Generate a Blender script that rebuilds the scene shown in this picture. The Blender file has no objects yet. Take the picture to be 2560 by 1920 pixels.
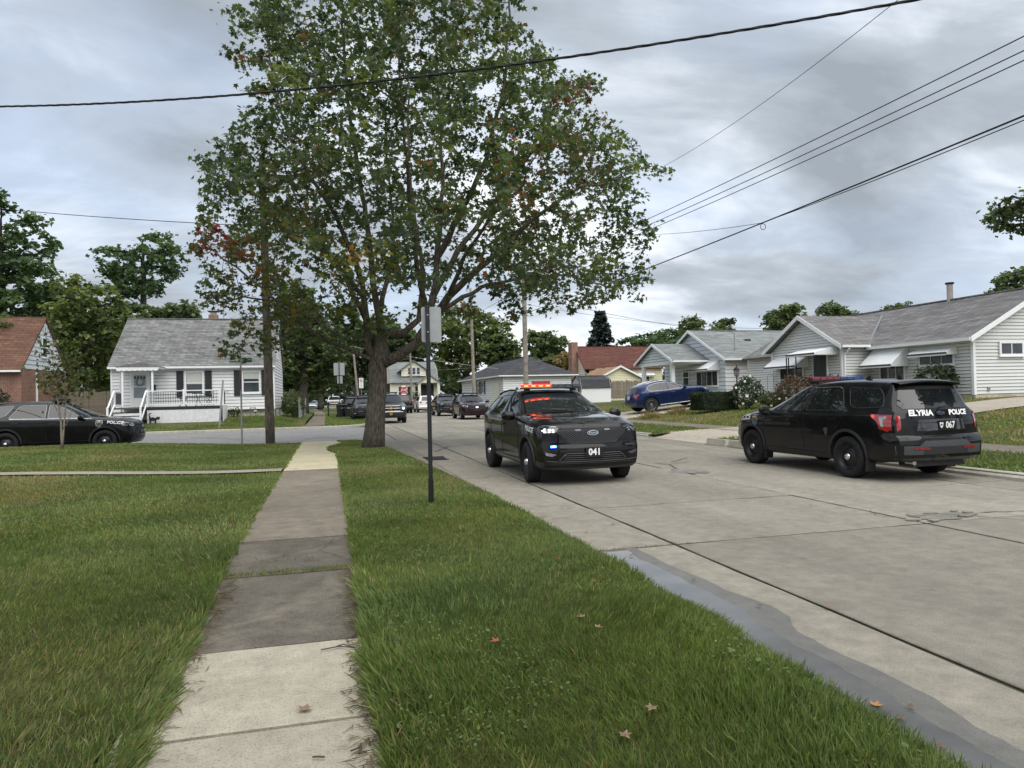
import bpy, bmesh, math, random
import numpy as np
from mathutils import Vector, Matrix
from mathutils.bvhtree import BVHTree
R = math.radians
scene = bpy.context.scene
COL = scene.collection
random.seed(7)
# ---------------------------------------------------------------- camera
EYE = 1.61
YAW, PITCH, ROLL = R(14.8), math.atan(27 / 1740.0), 0.0225
cam_data = bpy.data.cameras.new('camera')
cam = bpy.data.objects.new('camera', cam_data)
COL.objects.link(cam)
cam_data.sensor_width = 36.0
cam_data.lens = 36.0 * 1740.0 / 2560.0
cam_data.clip_start, cam_data.clip_end = 0.05, 4000.0
fw = Vector((math.sin(YAW) * math.cos(PITCH), math.cos(YAW) * math.cos(PITCH), math.sin(PITCH)))
rt = Vector((math.cos(YAW), -math.sin(YAW), 0))
up = rt.cross(fw)
r2 = rt * math.cos(ROLL) - up * math.sin(ROLL)
u2 = rt * math.sin(ROLL) + up * math.cos(ROLL)
cam.matrix_world = Matrix(((r2.x, u2.x, -fw.x, 0), (r2.y, u2.y, -fw.y, 0), (r2.z, u2.z, -fw.z, EYE), (0, 0, 0, 1)))
scene.camera = cam
# ---------------------------------------------------------------- sky, sun, exposure
SUN_EL, SUN_AZ = R(58), R(168)        # azimuth clockwise from +Y
world = bpy.data.worlds.new('World')
scene.world = world
world.use_nodes = True
wn, wl = world.node_tree.nodes, world.node_tree.links
wn.clear()
wout = wn.new('ShaderNodeOutputWorld')
wbg = wn.new('ShaderNodeBackground')
wl.new(wbg.outputs[0], wout.inputs[0])
sky = wn.new('ShaderNodeTexSky')
sky.sky_type = 'NISHITA'
sky.sun_disc = False
sky.sun_elevation = SUN_EL
sky.sun_rotation = SUN_AZ
sky.air_density, sky.dust_density, sky.ozone_density = 1.0, 2.0, 1.0
def wmath(op, a, b=None, c=None):
    n = wn.new('ShaderNodeMath'); n.operation = op
    for i, v in enumerate((a, b, c)):
        if v is None: continue
        if isinstance(v, (int, float)): n.inputs[i].default_value = v
        else: wl.new(v, n.inputs[i])
    return n.outputs[0]
def wmix(fac, a, b):
    n = wn.new('ShaderNodeMix'); n.data_type = 'RGBA'
    for sock, v in ((n.inputs[0], fac), (n.inputs[6], a), (n.inputs[7], b)):
        if isinstance(v, (int, float)): sock.default_value = v
        elif isinstance(v, tuple): sock.default_value = v + (1,)
        else: wl.new(v, sock)
    return n.outputs[2]
def wramp(fac, stops):
    n = wn.new('ShaderNodeValToRGB'); wl.new(fac, n.inputs[0])
    e = n.color_ramp.elements
    while len(e) < len(stops): e.new(0.5)
    for i, (p, col) in enumerate(stops):
        e[i].position = p; e[i].color = (col if isinstance(col, tuple) else (col,) * 3) + (1,)
    return n.outputs[0]
tc = wn.new('ShaderNodeTexCoord')
sep = wn.new('ShaderNodeSeparateXYZ'); wl.new(tc.outputs['Generated'], sep.inputs[0])
den = wmath('ADD', wmath('MAXIMUM', sep.outputs[2], 0.0), 0.26)
comb = wn.new('ShaderNodeCombineXYZ')      # direction onto a flat cloud deck
wl.new(wmath('DIVIDE', sep.outputs[0], den), comb.inputs[0])
wl.new(wmath('DIVIDE', sep.outputs[1], den), comb.inputs[1])
def wnoise(scale, detail, rough, loc, dist=0.0):
    m = wn.new('ShaderNodeMapping'); wl.new(comb.outputs[0], m.inputs[0])
    m.inputs['Location'].default_value = loc
    m.inputs['Rotation'].default_value = (0, 0, R(-20))
    m.inputs['Scale'].default_value = (1.0, 1.5, 1.0)
    n = wn.new('ShaderNodeTexNoise'); wl.new(m.outputs[0], n.inputs['Vector'])
    n.inputs['Scale'].default_value = scale; n.inputs['Detail'].default_value = detail
    n.inputs['Roughness'].default_value = rough; n.inputs['Distortion'].default_value = dist
    return n.outputs[0]
CLOUD_OFF = (13.7, 5.1, 3)
big = wnoise(0.85, 9, 0.56, CLOUD_OFF, 0.45)
fine = wnoise(3.0, 8, 0.55, (7.7, 1.2, 3), 0.5)
body = wmath('ADD', wmath('MULTIPLY', big, 0.76), wmath('MULTIPLY', fine, 0.24))
deck = wramp(body, [(0.34, (0.19, 0.215, 0.245)), (0.45, (0.275, 0.307, 0.346)), (0.505, (0.375, 0.41, 0.455)), (0.60, (0.56, 0.585, 0.615))])
gap = wramp(wnoise(0.85, 5, 0.5, (11.0, 3.4, 6), 0.2), [(0.50, 0.0), (0.66, 1.0)])
skyc = wn.new('ShaderNodeMix'); skyc.data_type = 'RGBA'; skyc.blend_type = 'MULTIPLY'; skyc.inputs[0].default_value = 1.0
wl.new(sky.outputs[0], skyc.inputs[6]); skyc.inputs[7].default_value = (0.13, 0.13, 0.13, 1)
blue = wmix(0.7, skyc.outputs[2], (0.36, 0.43, 0.56))
clouds = wmix(wmath('MULTIPLY', gap, 0.45), deck, blue)
wl.new(clouds, wbg.inputs[0])
wbg.inputs[1].default_value = 0.97
sun_data = bpy.data.lights.new('sun', 'SUN')
sun_data.energy, sun_data.angle, sun_data.color = 1.5, R(70), (1.0, 0.965, 0.91)
sun = bpy.data.objects.new('sun', sun_data)
COL.objects.link(sun)
sd = Vector((math.sin(SUN_AZ) * math.cos(SUN_EL), math.cos(SUN_AZ) * math.cos(SUN_EL), math.sin(SUN_EL)))
sun.rotation_euler = (-sd).to_track_quat('-Z', 'Y').to_euler()
sun.location = sd * 60
vs = scene.view_settings
vs.view_transform, vs.look, vs.exposure, vs.gamma = 'Standard', 'None', 1.05, 1.0
vs.use_curve_mapping = False
scene.cycles.max_bounces = 8
scene.cycles.transparent_max_bounces = 12
scene.cycles.use_adaptive_sampling = True
# ================================================================ helpers
MATS = {}
class NT:
    def __init__(s, name):
        s.m = bpy.data.materials.new(name); s.m.use_nodes = True
        s.n, s.l = s.m.node_tree.nodes, s.m.node_tree.links
        s.b = s.n['Principled BSDF']
        s.tc = None
    def put(s, sock, v):
        if isinstance(v, (int, float)): sock.default_value = v
        elif isinstance(v, (tuple, list)): sock.default_value = tuple(v) + ((1,) if len(sock.default_value) == 4 and len(v) == 3 else ())
        else: s.l.new(v, sock)
    def set(s, **k):
        names = dict(base='Base Color', rough='Roughness', metal='Metallic', spec='Specular IOR Level', coat='Coat Weight', coatior='Coat IOR', coatr='Coat Roughness', trans='Transmission Weight', ior='IOR', alpha='Alpha', emit='Emission Color', estr='Emission Strength', normal='Normal', sheen='Sheen Weight')
        for a, v in k.items(): s.put(s.b.inputs[names[a]], v)
        return s
    def coord(s, which='Object'):
        if s.tc is None: s.tc = s.n.new('ShaderNodeTexCoord')
        if which == 'World':
            g = s.n.new('ShaderNodeNewGeometry'); return g.outputs['Position']
        return s.tc.outputs[which]
    def mapping(s, vec, scale=(1, 1, 1), rot=(0, 0, 0), loc=(0, 0, 0)):
        m = s.n.new('ShaderNodeMapping'); s.l.new(vec, m.inputs[0])
        m.inputs['Scale'].default_value = scale; m.inputs['Rotation'].default_value = rot; m.inputs['Location'].default_value = loc
        return m.outputs[0]
    def noise(s, vec, scale, detail=4, rough=0.55, dist=0.0):
        n = s.n.new('ShaderNodeTexNoise'); s.l.new(vec, n.inputs['Vector'])
        for k, v in (('Scale', scale), ('Detail', detail), ('Roughness', rough), ('Distortion', dist)): n.inputs[k].default_value = v
        return n.outputs[0]
    def voro(s, vec, scale, feature='F1'):
        n = s.n.new('ShaderNodeTexVoronoi'); n.feature = feature; s.l.new(vec, n.inputs['Vector']); n.inputs['Scale'].default_value = scale
        return n.outputs[0]
    def math(s, op, a, b=0.0):
        n = s.n.new('ShaderNodeMath'); n.operation = op; s.put(n.inputs[0], a); s.put(n.inputs[1], b); return n.outputs[0]
    def ramp(s, fac, stops, interp='LINEAR'):
        n = s.n.new('ShaderNodeValToRGB'); s.l.new(fac, n.inputs[0]); n.color_ramp.interpolation = interp
        e = n.color_ramp.elements
        while len(e) < len(stops): e.new(0.5)
        for i, (p, c) in enumerate(stops):
            e[i].position = p; e[i].color = (tuple(c) if isinstance(c, (tuple, list)) else (c,) * 3) + (1,)
        return n.outputs[0]
    def mix(s, fac, a, b, mode='MIX'):
        n = s.n.new('ShaderNodeMix'); n.data_type = 'RGBA'; n.blend_type = mode
        s.put(n.inputs[0], fac); s.put(n.inputs[6], a); s.put(n.inputs[7], b); return n.outputs[2]
    def bump(s, h, strength=0.3, dist=0.01):
        n = s.n.new('ShaderNodeBump'); s.put(n.inputs['Height'], h); n.inputs['Strength'].default_value = strength; n.inputs['Distance'].default_value = dist
        s.set(normal=n.outputs[0]); return s
    def attr(s, name):
        n = s.n.new('ShaderNodeAttribute'); n.attribute_name = name; return n.outputs['Color']
    def rnd(s):
        n = s.n.new('ShaderNodeObjectInfo'); return n.outputs['Random']
def simple(name, col, rough=0.6, metal=0.0, spec=0.5, coat=0.0, var=0.12, scale=6.0, estr=0.0, emit=None, bump=0.0):
    """plain painted / plastic / metal surface with faint wear"""
    if name in MATS: return MATS[name]
    t = NT(name)
    v = t.coord('Object')
    nz = t.noise(v, scale, 5, 0.6)
    lo = tuple(max(0, c * (1 - var)) for c in col); hi = tuple(min(1, c * (1 + var)) for c in col)
    t.set(base=t.ramp(nz, [(0.3, lo), (0.7, hi)]), rough=rough, metal=metal, spec=spec, coat=coat, coatr=0.04)
    if emit: t.set(emit=emit, estr=estr)
    if bump: t.bump(t.noise(v, scale * 12, 4), bump, 0.004)
    MATS[name] = t.m
    return t.m
class MB:
    """collects polygons; build() links them as one mesh object"""
    def __init__(s): s.v, s.f = [], []
    def add(s, vs, fs):
        o = len(s.v); s.v.extend(tuple(p) for p in vs); s.f.extend(tuple(i + o for i in f) for f in fs); return s
    def box(s, c, d, rz=0.0, rx=0.0, ry=0.0):
        x, y, z = d[0] / 2, d[1] / 2, d[2] / 2
        m = Matrix.Rotation(rz, 3, 'Z') @ Matrix.Rotation(ry, 3, 'Y') @ Matrix.Rotation(rx, 3, 'X')
        vs = [Vector(c) + m @ Vector(p) for p in ((-x, -y, -z), (x, -y, -z), (x, y, -z), (-x, y, -z), (-x, -y, z), (x, -y, z), (x, y, z), (-x, y, z))]
        return s.add(vs, ((0, 3, 2, 1), (4, 5, 6, 7), (0, 1, 5, 4), (1, 2, 6, 5), (2, 3, 7, 6), (3, 0, 4, 7)))
    def b2(s, lo, hi):
        return s.box([(a + b) / 2 for a, b in zip(lo, hi)], [abs(b - a) for a, b in zip(lo, hi)])
    def prism(s, poly, vec):
        """polygon of 3-D points swept along vec"""
        n = len(poly); vec = Vector(vec)
        vs = [Vector(p) for p in poly] + [Vector(p) + vec for p in poly]
        return s.add(vs, [tuple(range(n))[::-1], tuple(range(n, 2 * n))] + [(i, (i + 1) % n, n + (i + 1) % n, n + i) for i in range(n)])
    def tube(s, pts, r, n=8, cap=True):
        pts = [Vector(p) for p in pts]
        rs = r if isinstance(r, (list, tuple)) else [r] * len(pts)
        o = len(s.v); ref = None
        for i, p in enumerate(pts):
            d = (pts[min(i + 1, len(pts) - 1)] - pts[max(i - 1, 0)])
            d = d.normalized() if d.length > 1e-9 else Vector((0, 0, 1))
            if ref is None: ref = Vector((1, 0, 0)) if abs(d.x) < 0.8 else Vector((0, 1, 0))
            a = d.cross(ref).normalized(); ref = a.cross(d).normalized()
            for k in range(n):
                t = 2 * math.pi * k / n
                s.v.append(tuple(p + (ref * math.cos(t) + a * math.sin(t)) * rs[i]))
        for i in range(len(pts) - 1):
            for k in range(n):
                q = o + i * n; s.f.append((q + k, q + (k + 1) % n, q + n + (k + 1) % n, q + n + k))
        if cap:
            s.f.append(tuple(o + k for k in range(n))[::-1]); q = o + (len(pts) - 1) * n; s.f.append(tuple(q + k for k in range(n)))
        return s
    def lathe(s, prof, n=24, axis='Z', c=(0, 0, 0)):
        o = len(s.v); c = Vector(c)
        for (r, h) in prof:
            for k in range(n):
                t = 2 * math.pi * k / n; a, b = r * math.cos(t), r * math.sin(t)
                s.v.append(tuple(c + Vector((a, b, h) if axis == 'Z' else ((a, h, b) if axis == 'Y' else (h, a, b)))))
        for i in range(len(prof) - 1):
            for k in range(n):
                q = o + i * n; s.f.append((q + k, q + (k + 1) % n, q + n + (k + 1) % n, q + n + k))
        return s
    def grid(s, P):
        """P[i][j] points"""
        o = len(s.v); nr, nc = len(P), len(P[0])
        for row in P: s.v.extend(tuple(p) for p in row)
        for i in range(nr - 1):
            for j in range(nc - 1):
                q = o + i * nc + j; s.f.append((q, q + 1, q + nc + 1, q + nc))
        return s
    def mesh(s, name, mat=None, smooth=False):
        me = bpy.data.meshes.new(name); me.from_pydata(s.v, [], s.f)
        if mat: me.materials.append(mat)
        if smooth: me.polygons.foreach_set('use_smooth', [True] * len(me.polygons))
        return me
    def build(s, name, mat, parent=None, smooth=False, fix=True, bevel=0.0):
        me = s.mesh(name, mat, smooth)
        if fix or bevel:
            bm = bmesh.new(); bm.from_mesh(me)
            if bevel: bmesh.ops.bevel(bm, geom=bm.edges[:], offset=bevel, segments=2, affect='EDGES', profile=0.7)
            bmesh.ops.recalc_face_normals(bm, faces=bm.faces[:]); bm.to_mesh(me); bm.free()
            if smooth: me.polygons.foreach_set('use_smooth', [True] * len(me.polygons))
        return link(name, me, parent)
def link(name, me, parent=None):
    o = bpy.data.objects.new(name, me); COL.objects.link(o)
    if parent is not None: o.parent = parent
    return o
def smooth_angle(o, ang=35):
    me = o.data
    bm = bmesh.new(); bm.from_mesh(me)
    for e in bm.edges:
        e.smooth = not (len(e.link_faces) == 2 and e.calc_face_angle(0) > R(ang))
    for f in bm.faces: f.smooth = True
    bm.to_mesh(me); bm.free()
    return o
def tag(o, label=None, cat=None, group=None, kind=None):
    for k, v in (('label', label), ('category', cat), ('group', group), ('kind', kind)):
        if v: o[k] = v
    return o
def thing(name, loc, label, cat, group=None, rz=0.0):
    o = bpy.data.objects.new(name, None); COL.objects.link(o); o.empty_display_size = 0.3
    o.location = loc; o.rotation_euler = (0, 0, rz)
    return tag(o, label, cat, group)
def struct(o): o['kind'] = 'structure'; return o
def copy_tree(o, parent=None):
    c = o.copy(); COL.objects.link(c)
    if parent is not None: c.parent = parent
    for ch in [x for x in o.children]: copy_tree(ch, c)
    return c
def text_mesh(txt, size=1.0, bold=0.0, shear=0.0, space=1.0, sx=1.0):
    """flat text as (verts2d, faces), centred"""
    cu = bpy.data.curves.new('lettering', 'FONT'); cu.body = txt; cu.size = size; cu.align_x = 'CENTER'; cu.align_y = 'CENTER'
    cu.offset = bold; cu.shear = shear; cu.space_character = space; cu.resolution_u = 3
    ob = bpy.data.objects.new('lettering', cu); COL.objects.link(ob)
    bpy.context.view_layer.update()
    dg = bpy.context.evaluated_depsgraph_get()
    me = ob.evaluated_get(dg).to_mesh()
    vs = [(v.co.x * sx, v.co.y) for v in me.vertices]; fs = [tuple(p.vertices) for p in me.polygons]
    ob.evaluated_get(dg).to_mesh_clear()
    bpy.data.objects.remove(ob); bpy.data.curves.remove(cu)
    return vs, fs
def flat_text(name, txt, size, mat, parent, origin, ux, uy, bold=0.0, shear=0.0, space=1.0, sx=1.0):
    vs, fs = text_mesh(txt, size, bold, shear, space, sx)
    o, ux, uy = Vector(origin), Vector(ux), Vector(uy)
    return MB().add([o + ux * a + uy * b for a, b in vs], fs).build(name, mat, parent, fix=False)
def lerp(a, b, t): return a + (b - a) * t
def sstep(a, b, x):
    t = min(1.0, max(0.0, (x - a) / (b - a))); return t * t * (3 - 2 * t)
# pixel of the 2560 x 1920 photograph -> ray, used to read off real positions
def pix_ray(px, py):
    u, v = px - 1280.0, py - 960.0
    c, s = math.cos(ROLL), math.sin(ROLL)
    uu, vv = c * u - s * v, s * u + c * v
    d = Vector((uu / 1740.0, 1.0, -(vv - 27.0) / 1740.0))
    ca, sa = math.cos(YAW), math.sin(YAW)
    return Vector((d.x * ca + d.y * sa, -d.x * sa + d.y * ca, d.z))
def at_depth(px, py, D): return Vector((0, 0, EYE)) + pix_ray(px, py) * D
def at_x(px, py, X):
    d = pix_ray(px, py); return Vector((0, 0, EYE)) + d * (X / d.x)
def at_y(px, py, Y):
    d = pix_ray(px, py); return Vector((0, 0, EYE)) + d * (Y / d.y)
# ================================================================ terrain
def bend(y):                         # the street drifts left far away
    return -max(0.0, (y - 60.0) / 60.0) ** 2 * 2.4 if y > 60 else 0.0
def z_right(x, y):
    xs = x - bend(y)
    base = np.interp(xs, [11.0, 11.3, 14.6, 17.0, 20.0, 24.0, 30.0, 60.0], [0.10, 0.13, 0.24, 0.50, 0.80, 1.06, 1.2, 1.4])
    return float(lerp(base, 0.12 + (base - 0.12) * 0.55, sstep(48, 62, y)))
def z_left(x, y):
    if y < 33:
        return 0.10 + 0.20 * sstep(-1.6, -7.0, x) * sstep(2, 20, y)
    return 0.10 + 0.54 * sstep(39.8, 45.0, y) * (0.35 + 0.65 * sstep(-1.0, -3.5, x))
# ================================================================ ground materials
def concrete(name, lo, hi, stain=(0.1, 0.1, 0.09), stain_amt=0.35, speck=0.5, rough=0.9, track=False):
    t = NT(name); p = t.coord('World')
    a = t.noise(p, 0.55, 6, 0.6); b = t.noise(p, 6.0, 6, 0.65); c = t.noise(p, 95.0, 3, 0.7)
    base = t.ramp(a, [(0.3, lo), (0.7, hi)])
    base = t.mix(0.5, base, t.ramp(b, [(0.3, tuple(x * 0.72 for x in lo)), (0.72, tuple(min(1, x * 1.18) for x in hi))]))
    sp = t.ramp(c, [(0.34, 0.30), (0.47, 1.0), (0.62, 1.0), (0.74, 1.5)])
    base = t.mix(speck, base, t.mix(1.0, base, sp, 'MULTIPLY'))
    st = t.ramp(t.noise(p, 1.3, 7, 0.7, 0.6), [(0.5, 0.0), (0.75, 1.0)])
    base = t.mix(t.math('MULTIPLY', st, stain_amt), base, stain)
    if track:
        tk = t.ramp(t.noise(t.mapping(p, (1.0, .06, 1)), 1.15, 4, .55), [(.40, 0.0), (.68, 1.0)]); base = t.mix(t.math('MULTIPLY', tk, .28), base, (.10, .093, .08))
        dr_ = t.ramp(t.noise(p, 3.4, 2, .5), [(.70, 0.0), (.76, 1.0)]); base = t.mix(t.math('MULTIPLY', dr_, .35), base, (.06, .055, .05))
    obr = t.ramp(t.rnd(), [(0.0, 0.84), (1.0, 1.12)])
    base = t.mix(1.0, base, obr, 'MULTIPLY')
    t.set(base=base, rough=rough, spec=0.25 if rough > .5 else .6)
    t.bump(t.math('ADD', c, t.math('MULTIPLY', b, 0.7)), 0.5, 0.006)
    MATS[name] = t.m; return t.m
road_mat = concrete('road concrete', (0.255, 0.232, 0.190), (0.355, 0.325, 0.270), (0.15, 0.14, 0.12), 0.35, 0.65, 0.9, True)
gutter_mat = concrete('gutter concrete', (0.235, 0.212, 0.172), (0.34, 0.308, 0.252), (0.11, 0.10, 0.085), 0.5)
walk_light = concrete('pale sidewalk concrete', (0.36, 0.325, 0.25), (0.49, 0.448, 0.355), (0.25, 0.22, 0.16), 0.35, 0.6)
walk_dark = concrete('blackened sidewalk concrete', (0.085, 0.078, 0.066), (0.165, 0.143, 0.112), (0.30, 0.26, 0.20), 0.55, 0.9)
walk_brown = concrete('brown weathered sidewalk concrete', (0.17, 0.145, 0.11), (0.26, 0.225, 0.175), (0.07, 0.06, 0.05), 0.5, 0.6)
walk_new = concrete('buff new sidewalk concrete', (0.50, 0.44, 0.29), (0.63, 0.56, 0.385), (0.32, 0.27, 0.18), 0.3, 0.3)
drive_mat = concrete('driveway concrete', (0.33, 0.29, 0.23), (0.44, 0.39, 0.32), (0.16, 0.14, 0.11), 0.35)
asphalt_mat = concrete('worn grey asphalt', (0.23, 0.225, 0.22), (0.34, 0.33, 0.32), (0.11, 0.11, 0.11), 0.35, 0.6)
joint_mat = concrete('joint filler', (0.035, 0.034, 0.022), (0.09, 0.085, 0.05), (0.06, 0.09, 0.03), 0.7)
wet_mat = concrete('wet concrete', (0.10, 0.094, 0.08), (0.155, 0.145, 0.125), (0.07, 0.065, 0.055), 0.4, 0.5, 0.38)
def lawn_material(name, green, dry, dry_amt, dark=(0.022, 0.035, 0.012)):
    t = NT(name); p = t.coord('World')
    a = t.noise(p, 0.45, 6, 0.6, 0.4); b = t.noise(p, 4.0, 5, 0.65); c = t.noise(t.mapping(p, (1, 1, 0.3)), 60.0, 4, 0.7)
    base = t.mix(t.ramp(a, [(0.42, 0.0), (0.66, dry_amt)]), green, dry)
    base = t.mix(t.ramp(b, [(0.35, 0.4), (0.62, 0.0)]), base, dark)
    base = t.mix(t.ramp(c, [(0.38, 0.75), (0.6, 0.0)]), base, dark)
    t.set(base=base, rough=0.95, spec=0.1)
    t.bump(t.math('ADD', t.math('MULTIPLY', c, 0.6), b), 0.9, 0.05)
    MATS[name] = t.m; return t.m
lawn_mat = lawn_material('lawn', (0.14, 0.175, 0.055), (0.20, 0.165, 0.075), 0.6)
lawn_dry = lawn_material('dry lawn', (0.135, 0.150, 0.052), (0.29, 0.225, 0.12), 0.9)
soil_mat = lawn_material('soil under grass', (0.085, 0.092, 0.034), (0.12, 0.095, 0.05), 0.7, (0.04, 0.042, 0.018))
# ---------------------------------------------------------------- sheets
def sheet(name, mat, y0, y1, x0, x1, zf, ny=24, nx=6, dz=0.0, parent=None, kind='structure', follow=True, skirt=0.0):
    """patch between x0(y) and x1(y)"""
    fx0 = x0 if callable(x0) else (lambda y: x0); fx1 = x1 if callable(x1) else (lambda y: x1)
    P = []
    for i in range(ny + 1):
        y = lerp(y0, y1, i / ny); b = bend(y) if follow else 0.0
        row = []
        for j in range(nx + 1):
            x = lerp(fx0(y), fx1(y), j / nx) + b
            row.append((x, y, zf(x, y) + dz))
        if skirt: row = [(row[0][0], y, row[0][2] - skirt)] + row + [(row[-1][0], y, row[-1][2] - skirt)]
        P.append(row)
    if skirt:
        P = [[(p[0], p[1], p[2] - skirt) for p in P[0]]] + P + [[(p[0], p[1], p[2] - skirt) for p in P[-1]]]
    o = MB().grid(P).build(name, mat, parent, smooth=not skirt)
    if kind and parent is None: o['kind'] = kind
    return o
flat0 = lambda x, y: 0.0
ground = MB().grid([[(-1500 + 750 * i, -1500 + 750 * j, -0.12) for j in range(5)] for i in range(5)]).build('ground', lawn_mat); struct(ground)
# ---------------------------------------------------------------- street of concrete panels
road = sheet('road', joint_mat, -24, 150, 2.3, 11.2, flat0, 80, 4, -0.018)
JY = [-24, -18, -12, -5.5, 0.6, 6.68, 9.15, 13.4, 17.55, 21.7, 25.9, 30.2, 34.5, 38.8, 43, 47.2, 51.5, 55.8, 60]
def slab(x0, x1, y0, y1, mat, parent, name='concrete_panel', z=0.0, h=0.10, gap=0.009, seed=None, wob=0.010, skip=None):
    rnd = random.Random(seed if seed is not None else int(x0 * 91 + y0 * 37))
    def edge(a, b, n):
        return [Vector(a).lerp(Vector(b), i / n) for i in range(n)]
    x0 += gap; x1 -= gap; y0 += gap; y1 -= gap
    n = 10
    pts = edge((x0, y0, 0), (x1, y0, 0), n) + edge((x1, y0, 0), (x1, y1, 0), n) + edge((x1, y1, 0), (x0, y1, 0), n) + edge((x0, y1, 0), (x0, y0, 0), n)
    cx, cy = (x0 + x1) / 2, (y0 + y1) / 2
    P = []
    for p in pts:
        k = rnd.random() * wob
        P.append((p.x + (k if p.x < cx else -k) + bend(p.y), p.y + (k if p.y < cy else -k), 0.0))
    tz = [rnd.uniform(-0.003, 0.003) for _ in range(3)]
    def hz(p): return z + tz[0] + tz[1] * (p[0] - cx) / max(0.5, x1 - x0) + tz[2] * (p[1] - cy) / max(0.5, y1 - y0)
    m = len(P)
    def inset(p, d): return (p[0] + (d if p[0] < cx else -d) * min(1, abs(p[0] - cx) * 3), p[1] + (d if p[1] < cy else -d) * min(1, abs(p[1] - cy) * 3))
    top = [(*inset(p, 0.010), hz(p)) for p in P]; mid = [(p[0], p[1], hz(p) - 0.006) for p in P]; bot = [(p[0], p[1], z - h) for p in P]
    b = MB().add(top + mid + bot, [tuple(range(m))] + [(i, m + i, m + (i + 1) % m, (i + 1) % m) for i in range(m)] + [(m + i, 2 * m + i, 2 * m + (i + 1) % m, m + (i + 1) % m) for i in range(m)])
    return b.build(name, mat, parent)
for i in range(len(JY) - 1):
    for (a, b_, mt) in ((2.46, 3.5, gutter_mat), (3.5, 6.75, road_mat), (6.75, 10.0, road_mat), (10.0, 11.02, gutter_mat)):
        slab(a, b_, JY[i], JY[i + 1], mt, road, h=0.012, gap=.013, wob=.016)
sheet('gutter_corner', gutter_mat, 7, 26.3, lambda y: float(np.interp(y, [7, 12, 20, 23, 25, 26.3], [2.3, 2.0, 1.4, 1.0, .0, -.3])), 2.47, flat0, 30, 3, -0.002, follow=False)
sheet('far_road', road_mat, 60.02, 165, 2.46, 11.02, flat0, 40, 4, -0.001)
# a street joining from the left
cross = sheet('cross_street', asphalt_mat, 25.2, 39.6, lambda y: -90.0, lambda y: 2.44, flat0, 10, 30, -0.004, follow=False)
# broken patches in the panels
def blob(cx, cy, rx, ry, z, mat, name, parent=None, n=26, seed=1, rough=0.35):
    rnd = random.Random(seed); ph = [rnd.uniform(0, 6.28) for _ in range(4)]
    P = []
    for i in range(n):
        t = 2 * math.pi * i / n
        k = 1 + rough * (0.5 * math.sin(3 * t + ph[0]) + 0.35 * math.sin(5 * t + ph[1]) + 0.3 * math.sin(9 * t + ph[2]) + 0.25 * rnd.uniform(-1, 1))
        P.append((cx + rx * k * math.cos(t), cy + ry * k * math.sin(t), z))
    return MB().add(P, [tuple(range(n))]).build(name, mat, parent)
hole_mat = concrete('broken road aggregate', (0.12, 0.115, 0.10), (0.30, 0.28, 0.25), (0.05, 0.05, 0.04), 0.6, 1.0)
blob(7.25, 6.95, 0.42, 0.20, 0.007, hole_mat, 'broken_patch', road, 40, 3)
blob(6.9, 12.6, 0.30, 0.45, 0.007, hole_mat, 'broken_patch', road, 40, 5)
blob(7.4, 14.2, 0.35, 0.22, 0.007, hole_mat, 'broken_patch', road, 40, 8)
for k, (cx, cy, s_) in enumerate(((6.74, 6.86, 0.10), (7.0, 7.06, 0.12), (7.5, 6.83, 0.10), (7.72, 7.02, 0.09), (7.28, 7.12, 0.11), (6.9, 6.72, 0.08), (7.65, 7.15, 0.06))):
    rnd = random.Random(k); m = 6
    P = [(cx + s_ * rnd.uniform(.6, 1.3) * math.cos(6.28 * i / m), cy + s_ * .6 * rnd.uniform(.6, 1.3) * math.sin(6.28 * i / m), 0.006) for i in range(m)]
    MB().prism(P, (0, 0, 0.014)).build('concrete_chunk', road_mat, road)
def crack(pts, w, seed, parent, z=0.0055):
    rnd = random.Random(seed); P = []
    for i in range(len(pts) - 1):
        a, b_ = Vector((*pts[i], 0)), Vector((*pts[i + 1], 0)); n = max(3, int((b_ - a).length / 0.12))
        for k in range(n): P.append(a.lerp(b_, k / n) + Vector((rnd.uniform(-1, 1), rnd.uniform(-1, 1), 0)) * 0.022)
    P.append(Vector((*pts[-1], 0)))
    A, B = [], []
    for i, p in enumerate(P):
        d = (P[min(i + 1, len(P) - 1)] - P[max(0, i - 1)]).normalized(); nrm = Vector((-d.y, d.x, 0)); ww = w * rnd.uniform(0.25, 1.0)
        A.append((p.x + nrm.x * ww, p.y + nrm.y * ww, z)); B.append((p.x - nrm.x * ww, p.y - nrm.y * ww, z))
    return MB().grid([A, B]).build('crack', joint_mat, parent)
crack([(7.7, 7.0), (8.6, 6.85), (9.9, 7.0)], 0.016, 1, road)
crack([(6.75, 12.0), (6.95, 13.1), (7.3, 14.2), (8.3, 15.1)], 0.02, 2, road)
crack([(3.5, 15.0), (4.6, 15.6), (6.7, 15.4)], 0.012, 3, road)
crack([(6.8, 16.9), (8.2, 17.1), (9.9, 16.8)], 0.012, 4, road)
crack([(2.9, 20.0), (3.7, 22.1), (5.5, 23.4), (6.6, 25.5)], 0.03, 5, road)
crack([(2.5, 25.0), (4.0, 26.8), (5.6, 29.5)], 0.03, 6, road)
crack([(5.0, 33.0), (7.4, 35.0), (9.8, 34.2)], 0.03, 7, road)
crack([(7.6, 6.9), (7.95, 6.2), (8.1, 5.9)], 0.008, 9, road)
crack([(6.75, 6.9), (6.6, 7.3), (6.8, 7.6)], 0.008, 10, road)
for k in range(5):
    crack([(-14 + k * 4, 28 + k % 3 * 3), (-10 + k * 4.5, 29.5 + k % 2 * 4), (-6 + k * 3, 28.5 + k * 1.5)], 0.03, 20 + k, cross, 0.003)
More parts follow.
